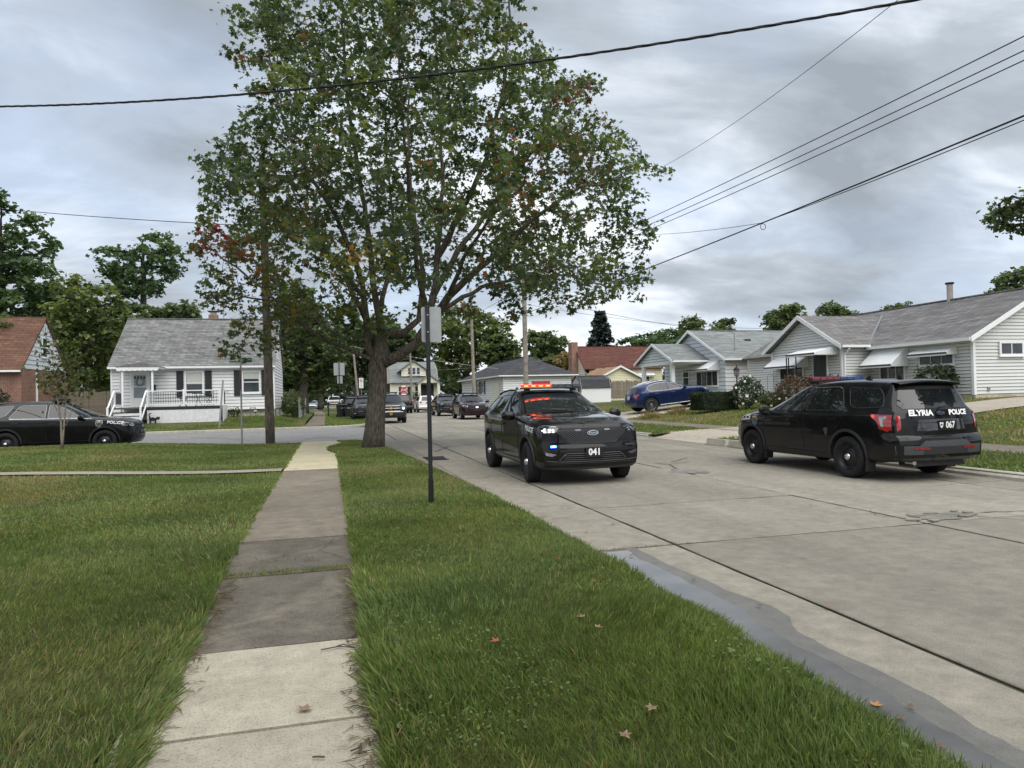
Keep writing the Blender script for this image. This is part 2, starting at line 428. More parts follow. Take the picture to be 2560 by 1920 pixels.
# ---------------------------------------------------------------- near sidewalk
LAWN_X1 = lambda y: float(np.interp(y, [-5, 2, 6.5, 9, 12.5, 16, 18.6, 21, 23, 24.5, 25.4, 25.9, 26.05], [2.46, 2.48, 2.55, 2.52, 2.38, 2.2, 2.02, 1.86, 1.7, 1.5, 1.2, 0.75, 0.3]))
walk = sheet('sidewalk', soil_mat, -6, 25.9, -1.08, 0.34, lambda x, y: 0.07, 20, 3, follow=False)
WJ = [(-6, -2.0, walk_light), (-2.0, 0.9, walk_light), (0.9, 3.43, walk_light), (3.43, 4.56, walk_light), (4.56, 6.46, walk_dark), (6.46, 8.0, walk_dark), (8.0, 10.1, walk_brown), (10.1, 12.8, walk_brown), (12.8, 15.65, walk_brown), (15.65, 19.7, walk_new)]
for i, (a, b_, mt) in enumerate(WJ):
    slab(-0.97, 0.23, a, b_, mt, walk, 'sidewalk_slab', z=0.10 - (0.012 if mt is walk_dark else 0.0), h=0.06, gap=0.014 if b_ < 5 else (0.03 if i == 4 else 0.006), seed=50 + i, wob=0.012 if mt is not walk_light else 0.004)
# curved last slab at the corner
P = [(-0.97, 19.72), (0.22, 19.72), (0.02, 20.8), (-0.08, 21.6), (-0.02, 22.4), (0.25, 23.2), (0.5, 24.3), (0.62, 25.6), (0.55, 25.95), (-1.3, 25.95), (-1.25, 24.0)]
MB().prism([(x, y, 0.02) for x, y in P], (0, 0, 0.075)).build('sidewalk_slab', walk_new, walk, bevel=0.006)
for k, pts in enumerate((((.05, 7.9), (-.1, 7.3), (.1, 6.9), (.22, 6.6)), ((-.97, 8.9), (-.5, 9.05), (.2, 8.8)))): crack(pts, .004, 40 + k, walk, .094 if k < 1 else .1045)
# lawns of the near block
tree_lawn = sheet('tree_lawn', soil_mat, -5, 26.05, lambda y: float(np.interp(y, [19.7, 20.8, 21.6, 22.4, 23.2, 24.3, 25.6, 26.05], [0.24, 0.04, -0.06, 0.0, 0.27, 0.52, 0.30, 0.28])), LAWN_X1,
      lambda x, y: 0.115 - 0.085 * sstep(LAWN_X1(y) - 0.35, LAWN_X1(y), x) - 0.07 * sstep(25.2, 26.05, y), 120, 10, follow=False)
left_lawn = sheet('left_lawn', soil_mat, -5, 25.9, lambda y: -45.0, lambda y: -0.985, lambda x, y: z_left(x, y) + 0.005 - (z_left(x, y)) * sstep(25.2, 25.9, y), 60, 60, follow=False)
# narrow path crossing the left lawn
MB().grid([[(x, 15.3 + 0.06 * max(0, -x - 1) * 0.6 + dy, z_left(x, 15.5) + 0.035) for dy in (0, 0.55)] for x in np.linspace(-14, -0.98, 20)]).build('garden_path', drive_mat, None); struct(bpy.data.objects['garden_path'])
# ---------------------------------------------------------------- far left corner
def far_x1(y): return float(np.interp(y, [39.6, 40.0, 40.6, 41.5, 43, 45, 50], [0.6, 1.2, 1.7, 2.1, 2.35, 2.45, 2.46]))
kerb_mat = concrete('kerb concrete', (0.42, 0.39, 0.33), (0.55, 0.52, 0.45), (0.15, 0.14, 0.12), 0.4)
sheet('far_tree_lawn', lawn_mat, 39.6, 150, -0.25, far_x1, lambda x, y: 0.11, 50, 5)
sheet('far_left_lawn', lawn_mat, 39.6, 150, lambda y: -70, -1.32, z_left, 50, 24)
sheet('far_sidewalk', walk_brown, 39.7, 150, -1.32, -0.25, lambda x, y: 0.105, 40, 2, 0.01)
MB().grid([[(x, y, 0.115) for x in (-1.34, -0.23)] for y in (39.75, 40.9)]).build('sidewalk_ramp', walk_new); struct(bpy.data.objects['sidewalk_ramp'])
kp = [(-60, 39.5)] + [(x, 39.5) for x in np.linspace(-40, -1, 14)] + [(0.55, 39.52), (1.15, 39.85), (1.7, 40.5), (2.1, 41.4), (2.36, 43), (2.46, 46)] + [(2.47 + bend(y), y) for y in range(50, 130, 8)]
b = MB()
for (p, q) in zip(kp[:-1], kp[1:]):
    d = Vector((q[0] - p[0], q[1] - p[1], 0)); n_ = Vector((-d.y, d.x, 0)).normalized() * 0.14
    b.prism([(p[0], p[1], -0.02), (p[0] + n_.x, p[1] + n_.y, -0.02), (p[0] + n_.x, p[1] + n_.y, 0.125), (p[0] + n_.x * .25, p[1] + n_.y * .25, 0.125), (p[0], p[1], 0.10)], d)
struct(b.build('far_kerb', kerb_mat))
# ---------------------------------------------------------------- right side of the street
def strip(name, mat, y0, y1, x0, x1, dz=0.0, ny=20, nx=8, kind='structure'): return sheet(name, mat, y0, y1, x0, x1, z_right, ny, nx, dz, kind=kind)
DRV = [(9.4 - 22, 12.4 - 22), (18.9, 22.2), (32.9, 36.6)]          # driveway mouths
strip('right_tree_lawn', lawn_mat, -20, 18.9, 11.02, 13.4, 0, 30, 8)
strip('right_tree_lawn', lawn_mat, 22.3, 32.9, lambda y: 11.02, 13.4, 0, 16, 8)
strip('right_tree_lawn', lawn_mat, 36.6, 150, 11.02, 13.4, 0, 40, 6)
rs = strip('right_sidewalk', walk_brown, -20, 150, 13.4, 14.6, 0.004, 60, 2)
strip('right_lawn', lawn_dry, -20, 150, 14.6, lambda y: 75.0, 0, 110, 40)
z_apron = lambda x, y: lerp(0.006, z_right(x, y) + .02, sstep(10.9, 11.9, x))
sheet('driveway', drive_mat, 18.4, 22.8, lambda y: 10.95, 13.4, z_apron, 8, 16)
sheet('driveway', drive_mat, 32.5, 37.2, lambda y: 10.95, 24.0, z_apron, 8, 40, .008)
strip('driveway', drive_mat, 17.0, 20.0, 14.6, 34.0, 0.03, 8, 24)
MB().grid([[(x, y, z_right(x, y) + 0.034) for x in np.linspace(13.4, 14.7, 4)] for y in np.linspace(17.0, 22.3, 8)]).build('driveway_link', drive_mat); struct(bpy.data.objects['driveway_link'])
b = MB()
for (a, c) in ((-20, 18.4), (22.8, 32.4), (37.2, 60)):
    b.prism([(10.98, a, -0.02), (11.14, a, -0.02), (11.14, a, 0.125), (11.06, a, 0.12), (10.98, a, 0.05)], (0, c - a, 0))
struct(b.build('right_kerb', kerb_mat))
for k, (y, l) in enumerate(((18.15, 0.9), (17.0, 1.0))):
    MB().box((11.0, y, 0.09), (0.22, l, 0.2), rz=0.06 * (1 - 2 * k), ry=0.1).build('kerb_stone', kerb_mat, bpy.data.objects['right_kerb'], bevel=0.02)
# ---------------------------------------------------------------- puddle in the gutter
wt = [(3.02, 6.60), (3.03, 6.2), (3.02, 5.74), (3.05, 5.4), (3.07, 4.97), (3.14, 4.53), (3.10, 4.3), (2.97, 4.01), (2.96, 3.75), (2.97, 3.51), (2.97, 2.98), (2.92, 2.63), (2.9, 2.3), (2.93, 1.8), (2.8, 1.2), (2.6, 0.8)]
def jag(pts, amp, ph, sub=8):
    out = []
    for i in range(len(pts) - 1):
        for k in range(sub):
            t = k / sub; y = lerp(pts[i][1], pts[i + 1][1], t)
            out.append((lerp(pts[i][0], pts[i + 1][0], t) + amp * (math.sin(5.3 * y + ph) + .6 * math.sin(13.1 * y + 2 * ph) + .4 * math.sin(29 * y + ph) + .3 * math.sin(61 * y)), y))
    return out + [pts[-1]]
ws = jag(wt, 0.010, 4)
MB().grid([[(2.40, y, 0.0075), (lerp(2.4, x, .5), y, 0.0075), (x, y, 0.0075)] for x, y in ws]).build('wet_patch', wet_mat, road)
pd = [(2.90, 6.53), (2.86, 6.1), (2.87, 5.6), (2.90, 5.1), (2.88, 4.6), (2.83, 4.2), (2.80, 3.8), (2.79, 3.4), (2.78, 3.0), (2.74, 2.6), (2.72, 2.2), (2.66, 1.7), (2.5, 1.3)]
t = NT('puddle water'); p = t.coord('World')
t.set(base=t.ramp(t.noise(p, 1.8, 5, .6), [(.35, (.075, .073, .068)), (.7, (.135, .132, .124))]), rough=0.03, spec=0.5, ior=1.33)
t.bump(t.noise(p, 2.5, 3, 0.5), 0.02, 0.02)
pud = MB().grid([[(2.40, y, 0.0125), (x, y, 0.0125)] for x, y in jag(pd, 0.014, 9)]).build('puddle', t.m); struct(pud)
# storm drain
dr = thing('storm_drain', (2.62, 17.95, 0.004), 'flat cast iron storm drain grate in the gutter beyond the black sign post', 'drain')
iron = simple('cast iron', (0.035, 0.035, 0.036), 0.6, 0.7)
MB().b2((-0.22, -0.42, 0.0), (0.30, 0.42, 0.006)).build('drain_pit', simple('drain pit', (0.008, 0.008, 0.008), 0.9), dr)
for k in range(9): MB().b2((-0.2, -0.40 + k * 0.095, 0.008), (0.28, -0.36 + k * 0.095, 0.02)).build('grate_bar', iron, dr)
for y_ in (-0.45, 0.41): MB().b2((-0.24, y_, 0.007), (0.32, y_ + .05, 0.02)).build('grate_frame', iron, dr)
# ================================================================ buildings
def siding_mat(name, col, var=0.06):
    t = NT(name); p = t.coord('World')
    n1 = t.noise(p, 1.2, 5, 0.6); n2 = t.noise(t.mapping(p, (1, 1, 0.25)), 6.0, 5, 0.6)
    base = t.mix(t.ramp(n1, [(0.35, 0.0), (0.75, 0.35)]), col, tuple(c * (1 - 2.2 * var) for c in col))
    base = t.mix(t.ramp(n2, [(0.55, 0.0), (0.8, 0.25)]), base, tuple(c * 0.72 for c in (col[0], col[1] * .98, col[2] * .92)))
    obr = t.ramp(t.rnd(), [(0.0, 1 - var), (1.0, 1 + var * .3)])
    t.set(base=t.mix(1.0, base, obr, 'MULTIPLY'), rough=0.55, spec=0.35)
    MATS[name] = t.m; return t.m
def shingle_mat(name, a, b, c, zs=1.0, row=0.14):
    """asphalt shingles: courses run level, tabs vary in tone"""
    t = NT(name); p = t.coord('World')
    s = t.n.new('ShaderNodeSeparateXYZ'); t.l.new(p, s.inputs[0])
    cb = t.n.new('ShaderNodeCombineXYZ'); t.l.new(t.math('ADD', s.outputs[0], s.outputs[1]), cb.inputs[0]); t.l.new(t.math('MULTIPLY', s.outputs[2], zs), cb.inputs[1])
    def brick(w, h, off, m1, m2, mm, ms):
        br = t.n.new('ShaderNodeTexBrick'); t.l.new(cb.outputs[0], br.inputs['Vector'])
        br.inputs['Color1'].default_value = m1 + (1,); br.inputs['Color2'].default_value = m2 + (1,); br.inputs['Mortar'].default_value = mm + (1,)
        br.inputs['Scale'].default_value = 1.0; br.inputs['Mortar Size'].default_value = ms; br.inputs['Mortar Smooth'].default_value = 0.3
        br.inputs['Brick Width'].default_value = w; br.inputs['Row Height'].default_value = h; br.offset = off; br.squash = 1.0
        return br.outputs['Color']
    base = brick(0.33, row, 0.37, a, b, tuple(x * 0.45 for x in a), 0.012)
    wide = brick(0.9, row, 0.61, (0.75,) * 3, (1.2,) * 3, (0.95,) * 3, 0.0)
    base = t.mix(0.85, base, t.mix(1.0, base, wide, 'MULTIPLY'))
    n1 = t.noise(p, 0.7, 6, 0.65)
    base = t.mix(t.ramp(n1, [(0.45, 0.0), (0.75, 0.5)]), base, c)
    base = t.mix(0.5, base, t.mix(1.0, base, t.ramp(t.noise(p, 60, 3, 0.7), [(0.3, 0.6), (0.7, 1.4)]), 'MULTIPLY'))
    t.set(base=base, rough=0.95, spec=0.15)
    t.bump(base, 0.4, 0.02)
    MATS[name] = t.m; return t.m
def brick_mat(name, a, b, m, sc=1.0):
    t = NT(name); p = t.coord('World')
    s = t.n.new('ShaderNodeSeparateXYZ'); t.l.new(p, s.inputs[0])
    cb = t.n.new('ShaderNodeCombineXYZ'); t.l.new(t.math('ADD', s.outputs[0], s.outputs[1]), cb.inputs[0]); t.l.new(s.outputs[2], cb.inputs[1])
    br = t.n.new('ShaderNodeTexBrick'); t.l.new(cb.outputs[0], br.inputs['Vector'])
    br.inputs['Color1'].default_value = a + (1,); br.inputs['Color2'].default_value = b + (1,); br.inputs['Mortar'].default_value = m + (1,)
    br.inputs['Scale'].default_value = sc; br.inputs['Mortar Size'].default_value = 0.012; br.inputs['Brick Width'].default_value = 0.22; br.inputs['Row Height'].default_value = 0.075
    base = t.mix(t.ramp(t.noise(p, 2.0, 6, 0.6), [(0.4, 0.0), (0.8, 0.5)]), br.outputs['Color'], tuple(x * 0.6 for x in a))
    t.set(base=base, rough=0.9, spec=0.2); t.bump(br.outputs['Fac'], -0.4, 0.01)
    MATS[name] = t.m; return t.m
S_WHITE = siding_mat('white siding', (0.80, 0.80, 0.79)); S_GREY = siding_mat('pale grey siding', (0.69, 0.70, 0.67)); S_BLUE = siding_mat('pale blue white siding', (0.64, 0.68, 0.70))
S_CREAM = siding_mat('cream siding', (0.76, 0.73, 0.60)); S_YELLOW = siding_mat('pale yellow siding', (0.80, 0.76, 0.52)); S_TRIM = siding_mat('white trim', (0.82, 0.83, 0.83), 0.04)
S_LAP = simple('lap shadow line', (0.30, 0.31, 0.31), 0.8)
SH_GREY = shingle_mat('grey shingles', (0.145, 0.145, 0.14), (0.235, 0.235, 0.23), (0.12, 0.125, 0.115), 1.35, 0.15)
SH_GREY2 = shingle_mat('weathered grey shingles', (0.15, 0.148, 0.15), (0.235, 0.225, 0.22), (0.14, 0.13, 0.12), 2.1, 0.15)
SH_PALE = shingle_mat('green grey shingles', (0.20, 0.215, 0.215), (0.27, 0.285, 0.28), (0.16, 0.175, 0.165), 2.1, 0.15)
SH_DARK = shingle_mat('charcoal shingles', (0.055, 0.056, 0.062), (0.085, 0.086, 0.092), (0.05, 0.05, 0.055), 2.2, 0.15)
SH_RED = shingle_mat('red brown shingles', (0.115, 0.050, 0.040), (0.155, 0.070, 0.056), (0.09, 0.045, 0.038), 1.4, 0.15)
SH_BROWN = shingle_mat('brown shingles', (0.13, 0.070, 0.050), (0.17, 0.095, 0.068), (0.10, 0.058, 0.043), 1.3, 0.15)
SH_TAN = shingle_mat('tan shingles', (0.30, 0.18, 0.11), (0.38, 0.25, 0.16), (0.24, 0.15, 0.10), 2.0, 0.15)
BRICK = brick_mat('red brick', (0.23, 0.085, 0.055), (0.30, 0.12, 0.075), (0.33, 0.29, 0.25))
FOUND = concrete('foundation block', (0.42, 0.38, 0.29), (0.56, 0.51, 0.40), (0.25, 0.20, 0.13), 0.5)
FOUND2 = concrete('painted foundation', (0.66, 0.62, 0.48), (0.78, 0.75, 0.62), (0.4, 0.34, 0.2), 0.4)
HGLASS = simple('house window glass', (0.035, 0.042, 0.046), 0.06, 0, 0.7, 0, 0.5, 1.5)
BLIND = simple('window blind', (0.52, 0.52, 0.47), 0.6, var=0.05)
SHUT = simple('black shutter', (0.018, 0.019, 0.022), 0.6, var=0.2, scale=20)
DOORW = simple('white door', (0.74, 0.75, 0.75), 0.45, var=0.04)
WOODG = simple('weathered grey wood', (0.20, 0.165, 0.125), 0.9, var=0.35, scale=9, bump=0.4)
BLKMET = simple('black metal', (0.016, 0.016, 0.018), 0.5, 0.4)
AWN = simple('white awning metal', (0.78, 0.79, 0.79), 0.45, 0.1, var=0.05); AWND = simple('dark awning stripe', (0.055, 0.058, 0.058), 0.5)
S_LAPSHADE = simple('lap shade backing', (.10, .10, .10), .9)  # dark backing behind the boards, its colour draws the lap shadow lines
class Wall:
    """a wall plane: origin, horizontal direction u, outward normal n"""
    def __init__(s, o, u, n): s.o, s.u, s.n = Vector(o), Vector(u), Vector(n)
    def p(s, u, z, t=0.0): return s.o + s.u * u + Vector((0, 0, z)) + s.n * t
    def box(s, b, u0, u1, z0, z1, t0, t1):
        if t0 >= .002: t0, t1 = t0 + .034, t1 + .034      # clear of the lapped boards
        P = [s.p(u0, z0, t0), s.p(u1, z0, t0), s.p(u1, z1, t0), s.p(u0, z1, t0)]
        return b.prism(P, s.n * (t1 - t0))
def clip_band(poly, z0, z1):
    def half(P, z, keep_above):
        out = []
        for i in range(len(P)):
            a, b = P[i], P[(i + 1) % len(P)]
            ia = a[1] >= z if keep_above else a[1] <= z; ib = b[1] >= z if keep_above else b[1] <= z
            if ia: out.append(a)
            if ia != ib:
                t = (z - a[1]) / (b[1] - a[1]); out.append((a[0] + (b[0] - a[0]) * t, z))
        return out
    return half(half(poly, z0, True), z1, False)
def siding(parent, W, poly, e, mat, name='wall', board='siding_board', lap=0.036):
    """flat wall plus overlapping boards, each an object"""
    w = MB().prism([W.p(u, z, -0.10) for u, z in poly], W.n * 0.10).build(name, S_LAPSHADE, parent)
    z0, z1 = min(p[1] for p in poly), max(p[1] for p in poly)
    n = max(1, round((z1 - z0) / e)); e = (z1 - z0) / n
    for i in range(n):
        a, b_ = z0 + i * e, z0 + (i + 1) * e
        P = clip_band(poly, a + min(.024, .13 * e), b_)  # slot under each board bares the backing as a painted shadow line
        if len(P) < 3 or max(p[0] for p in P) - min(p[0] for p in P) < 0.12: continue
        m = len(P)
        fr = [W.p(u, z, lerp(lap, 0.003, (z - a) / e)) for u, z in P]; bk = [W.p(u, z, 0.001) for u, z in P]
        MB().add(fr + bk, [tuple(range(m)), tuple(range(m, 2 * m))[::-1]] + [(k, m + k, m + (k + 1) % m, (k + 1) % m) for k in range(m)]).build(board, mat, w)
    return w
def window(parent, W, u0, u1, z0, z1, frame=S_TRIM, style='sash', fw=0.07, blind=0.0, cols=2, glass=HGLASS):
    b = MB(); t0, t1 = 0.004, 0.055
    W.box(b, u0, u0 + fw, z0, z1, t0, t1); W.box(b, u1 - fw, u1, z0, z1, t0, t1); W.box(b, u0 + fw, u1 - fw, z1 - fw, z1, t0, t1); W.box(b, u0 + fw, u1 - fw, z0, z0 + fw, t0, t1)
    f = b.build('window', frame, parent)
    b = MB(); W.box(b, u0 - .03, u1 + .03, z0 - .04, z0, t0, t1 + .03); b.build('sill', frame, f)
    iu0, iu1, iz0, iz1 = u0 + fw, u1 - fw, z0 + fw, z1 - fw
    if style == 'sash':
        zm = (iz0 + iz1) / 2
        for (a, c, tt) in ((iz0, zm, 0.026), (zm, iz1, 0.034)): 
            b = MB(); W.box(b, iu0 + .02, iu1 - .02, a + .02, c - .02, tt - .004, tt); b.build('pane', glass, f)
        b = MB(); W.box(b, iu0, iu1, zm - .025, zm + .025, .012, .044); b.build('sash_rail', frame, f)
        if blind:
            b = MB(); W.box(b, iu0 + .02, iu1 - .02, iz1 - (iz1 - iz0) * blind, iz1 - .01, .036, .040); b.build('blind', BLIND, f)
    else:
        for k in range(cols):
            a, c = lerp(iu0, iu1, k / cols), lerp(iu0, iu1, (k + 1) / cols)
            b = MB(); W.box(b, a + .012, c - .012, iz0 + .01, iz1 - .01, .022, .028); b.build('pane', glass, f)
            if k: b = MB(); W.box(b, a - .018, a + .018, iz0, iz1, .010, .046); b.build('mullion', frame, f)
    return f
def slab_roof(parent, quads, th, mat, name='roof_slope'):
    """each quad a slope with real thickness"""
    for q in quads:
        P = [Vector(p) for p in q]
        n = (P[1] - P[0]).cross(P[2] - P[0]).normalized()
        if n.z < 0: n = -n
        MB().prism([p - n * th for p in P], n * th).build(name, mat, parent)
def gutter(parent, a, b_, r=0.06, mat=S_TRIM, name='gutter'):
    a, b_ = Vector(a), Vector(b_); d = (b_ - a).normalized(); s_ = Vector((-d.y, d.x, 0)) * r
    return MB().prism([a - s_, a + s_, a + s_ + Vector((0, 0, -2 * r)), a - s_ + Vector((0, 0, -1.7 * r))], b_ - a).build(name, mat, parent)
def awning(parent, W, u0, u1, zt, zb, pr, wings=True, mat=AWN):
    """sloping metal awning with a dark band and scalloped edge"""
    b = MB(); n = max(6, int((u1 - u0) / 0.16)); rows = [[], [], []]
    for k in range(2 * n + 1):
        u = lerp(u0, u1, k / (2 * n)); h = 0.014 if k % 2 else 0.0
        rows[0].append(W.p(u, zt + h, 0.03)); rows[1].append(W.p(u, lerp(zt, zb, .55) + .05 + h, pr * .5)); rows[2].append(W.p(u, zb + h, pr))
    b.grid(rows); a = b.build('awning', mat, parent)
    nv = n * 3; P0, P1, P2 = [], [], []
    for k in range(nv * 4 + 1):
        u = lerp(u0, u1, k / (nv * 4)); sc = 0.035 * abs(math.sin(math.pi * k / 4))
        P0.append(W.p(u, zb + .004, pr + .006)); P1.append(W.p(u, zb - .075, pr + .010)); P2.append(W.p(u, zb - .105 - sc, pr + .008))
    MB().grid([P0, P1]).build('awning_band', AWND, a); MB().grid([P1, P2]).build('awning_valance', mat, a)
    if wings:
        for u in (u0, u1):
            q = MB().prism([W.p(u, zt, .03), W.p(u, lerp(zt, zb, .55) + .05, pr * .5), W.p(u, zb, pr), W.p(u, zb - .10, pr), W.p(u, zb - .10, .03)], W.u * 0.012).build('awning_side', mat, a)
    return a
# ---------------------------------------------------------------- white cape house across the side street
H = thing('white_house', (-7.65, 45, 0.5), 'small white house with grey shingle roof, black shutters and front porch', 'house')
HO = Vector(H.location)
def house_wall(o, u, n): return Wall(Vector(o) - HO, u, n)
HX0, HX1, HY0, HY1 = -12.15, -3.22, 45.0, 53.4
W = house_wall((HX0, HY0, 0), (1, 0, 0), (0, -1, 0)); L = HX1 - HX0
MB().prism([W.p(0, 0.3, -.3), W.p(L, 0.3, -.3), W.p(L, 1.08, -.3), W.p(0, 1.08, -.3)], (0, 0.28, 0)).build('foundation', FOUND2, H)
siding(H, W, [(0, 1.08), (L, 1.08), (L, 3.80), (0, 3.80)], 0.193, S_WHITE)
WR = house_wall((HX1, HY0, 0), (0, 1, 0), (1, 0, 0)); D_ = HY1 - HY0
MB().prism([WR.p(0.05, 0.3, -.3), WR.p(D_, 0.3, -.3), WR.p(D_, 1.08, -.3), WR.p(0.05, 1.08, -.3)], (0.28, 0, 0)).build('foundation', FOUND2, H)
siding(H, WR, [(0, 1.08), (D_, 1.08), (D_, 3.80), (D_ / 2, 6.85), (0, 3.80)], 0.193, S_WHITE)
window(H, WR, 2.6, 3.5, 4.3, 5.5, S_TRIM)
for u in (1.2, 2.6, 5): window(H, WR, u, u + .8, .62, 1.0, S_TRIM, 'slide', .05)
WL = house_wall((HX0, HY1, 0), (0, -1, 0), (-1, 0, 0))
siding(H, WL, [(0, 1.08), (D_, 1.08), (D_, 3.80), (D_ / 2, 6.85), (0, 3.80)], 0.193, S_WHITE)
for (cx, cy) in ((HX0, HY0), (HX1, HY0)):
    MB().b2(Vector((cx - .05, cy - .045, 1.08)) - HO, Vector((cx + .05, cy + .05, 3.8)) - HO).build('corner_board', S_TRIM, H)
ym, zr, ze = (HY0 + HY1) / 2, 7.03, 3.72
rf = MB().b2(Vector((HX0 - .15, ym - .1, zr - .02)) - HO, Vector((HX1 + .15, ym + .1, zr + .035)) - HO).build('roof', SH_GREY, H)
slab_roof(rf, [[Vector(p) - HO for p in q] for q in ([(HX0 - .15, HY0 - .32, ze), (HX1 + .15, HY0 - .32, ze), (HX1 + .15, ym, zr), (HX0 - .15, ym, zr)], [(HX0 - .15, HY1 + .3, ze), (HX1 + .15, HY1 + .3, ze), (HX1 + .15, ym, zr), (HX0 - .15, ym, zr)])], 0.09, SH_GREY)
gutter(H, Vector((HX0 - .12, HY0 - .36, 3.72)) - HO, Vector((HX1 + .12, HY0 - .36, 3.72)) - HO)
MB().b2(Vector((HX0, HY0 - .30, 3.56)) - HO, Vector((HX1, HY0 - .03, 3.62)) - HO).build('soffit', S_TRIM, H)
for x in (HX0 - .13, HX1 + .13):
    MB().prism([Vector((x, HY0 - .3, ze - .12)) - HO, Vector((x, HY0 - .3, ze + .0)) - HO, Vector((x, ym, zr - .0)) - HO, Vector((x, ym, zr - .16)) - HO], (.025, 0, 0)).build('rake_board', S_TRIM, H)
ch = MB().b2(Vector((-7.55, 49.4, 6.6)) - HO, Vector((-7.0, 49.9, 7.35)) - HO).build('chimney', BRICK, rf)
MB().b2(Vector((-7.45, 49.5, 7.352)) - HO, Vector((-7.1, 49.8, 7.55)) - HO).build('chimney_flue', FOUND, rf)
MB().b2(Vector((-7.6, 49.35, 7.56)) - HO, Vector((-6.95, 49.95, 7.61)) - HO).build('chimney_cap', BLKMET, rf)
MB().tube([Vector((-6.6, 49.3, 6.9)) - HO, Vector((-6.6, 49.3, 9.3)) - HO], .015, 5).build('antenna_mast', BLKMET, rf)
wd = lambda x: x - HX0
MB2 = lambda u0, u1, z0, z1, t0, t1, name, mat, par=H: (lambda b: (W.box(b, u0, u1, z0, z1, t0, t1), b.build(name, mat, par))[1])(MB())
window(H, W, wd(-8.25), wd(-7.17), 2.02, 3.46, S_TRIM, 'sash', .10, .55)
window(H, W, wd(-5.06), wd(-3.97), 2.05, 3.44, S_TRIM, 'sash', .10, .34)
for (a, c) in ((-8.69, -8.31), (-7.12, -6.74), (-5.50, -5.12), (-3.92, -3.54)):
    s_ = MB2(wd(a), wd(c), 1.93, 3.47, .004, .045, 'shutter', SHUT)
    for k in range(12): MB2(wd(a) + .05, wd(c) - .05, 2.0 + k * .118, 2.08 + k * .118, .046, .056, 'louvre', SHUT, s_)
dr = MB2(wd(-11.07), wd(-10.21), 1.38, 3.38, .004, .06, 'door', DOORW)
MB2(wd(-10.97), wd(-10.31), 2.58, 3.26, .062, .068, 'door_pane', simple('pale door glass', (.42, .46, .47), .1), dr); MB2(wd(-10.97), wd(-10.31), 1.92, 2.54, .062, .068, 'door_pane', simple('grey door glass', (.22, .25, .26), .1), dr)
for k in range(4): MB2(wd(-10.95) + k * .165, wd(-10.95) + k * .165 + .11, 3.02, 3.20, .069, .074, 'transom_shape', simple('dark glass detail', (.05, .07, .06), .4), dr)
for a in (-11.17, -10.21): MB2(wd(a), wd(a) + .10, 1.38, 3.48, .005, .075, 'door_frame', S_TRIM)
MB2(wd(-11.17), wd(-10.11), 3.385, 3.48, .005, .080, 'door_frame', S_TRIM)
MB2(wd(-10.29), wd(-10.25), 2.28, 2.42, .064, .10, 'door_handle', BLKMET, dr)
MB2(wd(-9.98), wd(-9.80), 2.30, 2.68, .024, .12, 'mailbox', BLKMET)
b = MB(); b.tube([W.p(wd(-11.68), z, .06) for z in (1.1, 3.5)], .04, 6); b.build('downspout', S_TRIM, H)
b = MB(); b.tube([W.p(wd(-4.6), z, .05) for z in (.6, 1.2)] + [W.p(wd(-4.3), 1.2, .05), W.p(wd(-4.3), .62, .05)], .022, 5).build('gas_pipe', simple('grey pipe', (.3, .3, .3), .5, .6), H)
MB().lathe([(.001, -.1), (.09, -.09), (.09, .09), (.001, .1)], 12, 'X', W.p(wd(-4.3), .95, .12)).build('gas_meter', simple('grey pipe', (.3, .3, .3), .5, .6), H)
# wreath
wr_ = MB()
for k in range(28):
    t_ = 2 * math.pi * k / 28; rr = .21 + .035 * math.sin(k * 2.7)
    wr_.box(W.p(wd(-10.64) + rr * math.cos(t_), 2.86 + rr * math.sin(t_), .10 + .02 * (k % 3)), (.10, .03, .035), ry=t_ * 1.3 + k)
tag(wr_.build('wreath', simple('grey wreath', (.20, .21, .20), .8, var=.5, scale=30)), 'grey round wreath hanging on the white front door', 'wreath')
bpy.data.objects['wreath'].location = HO
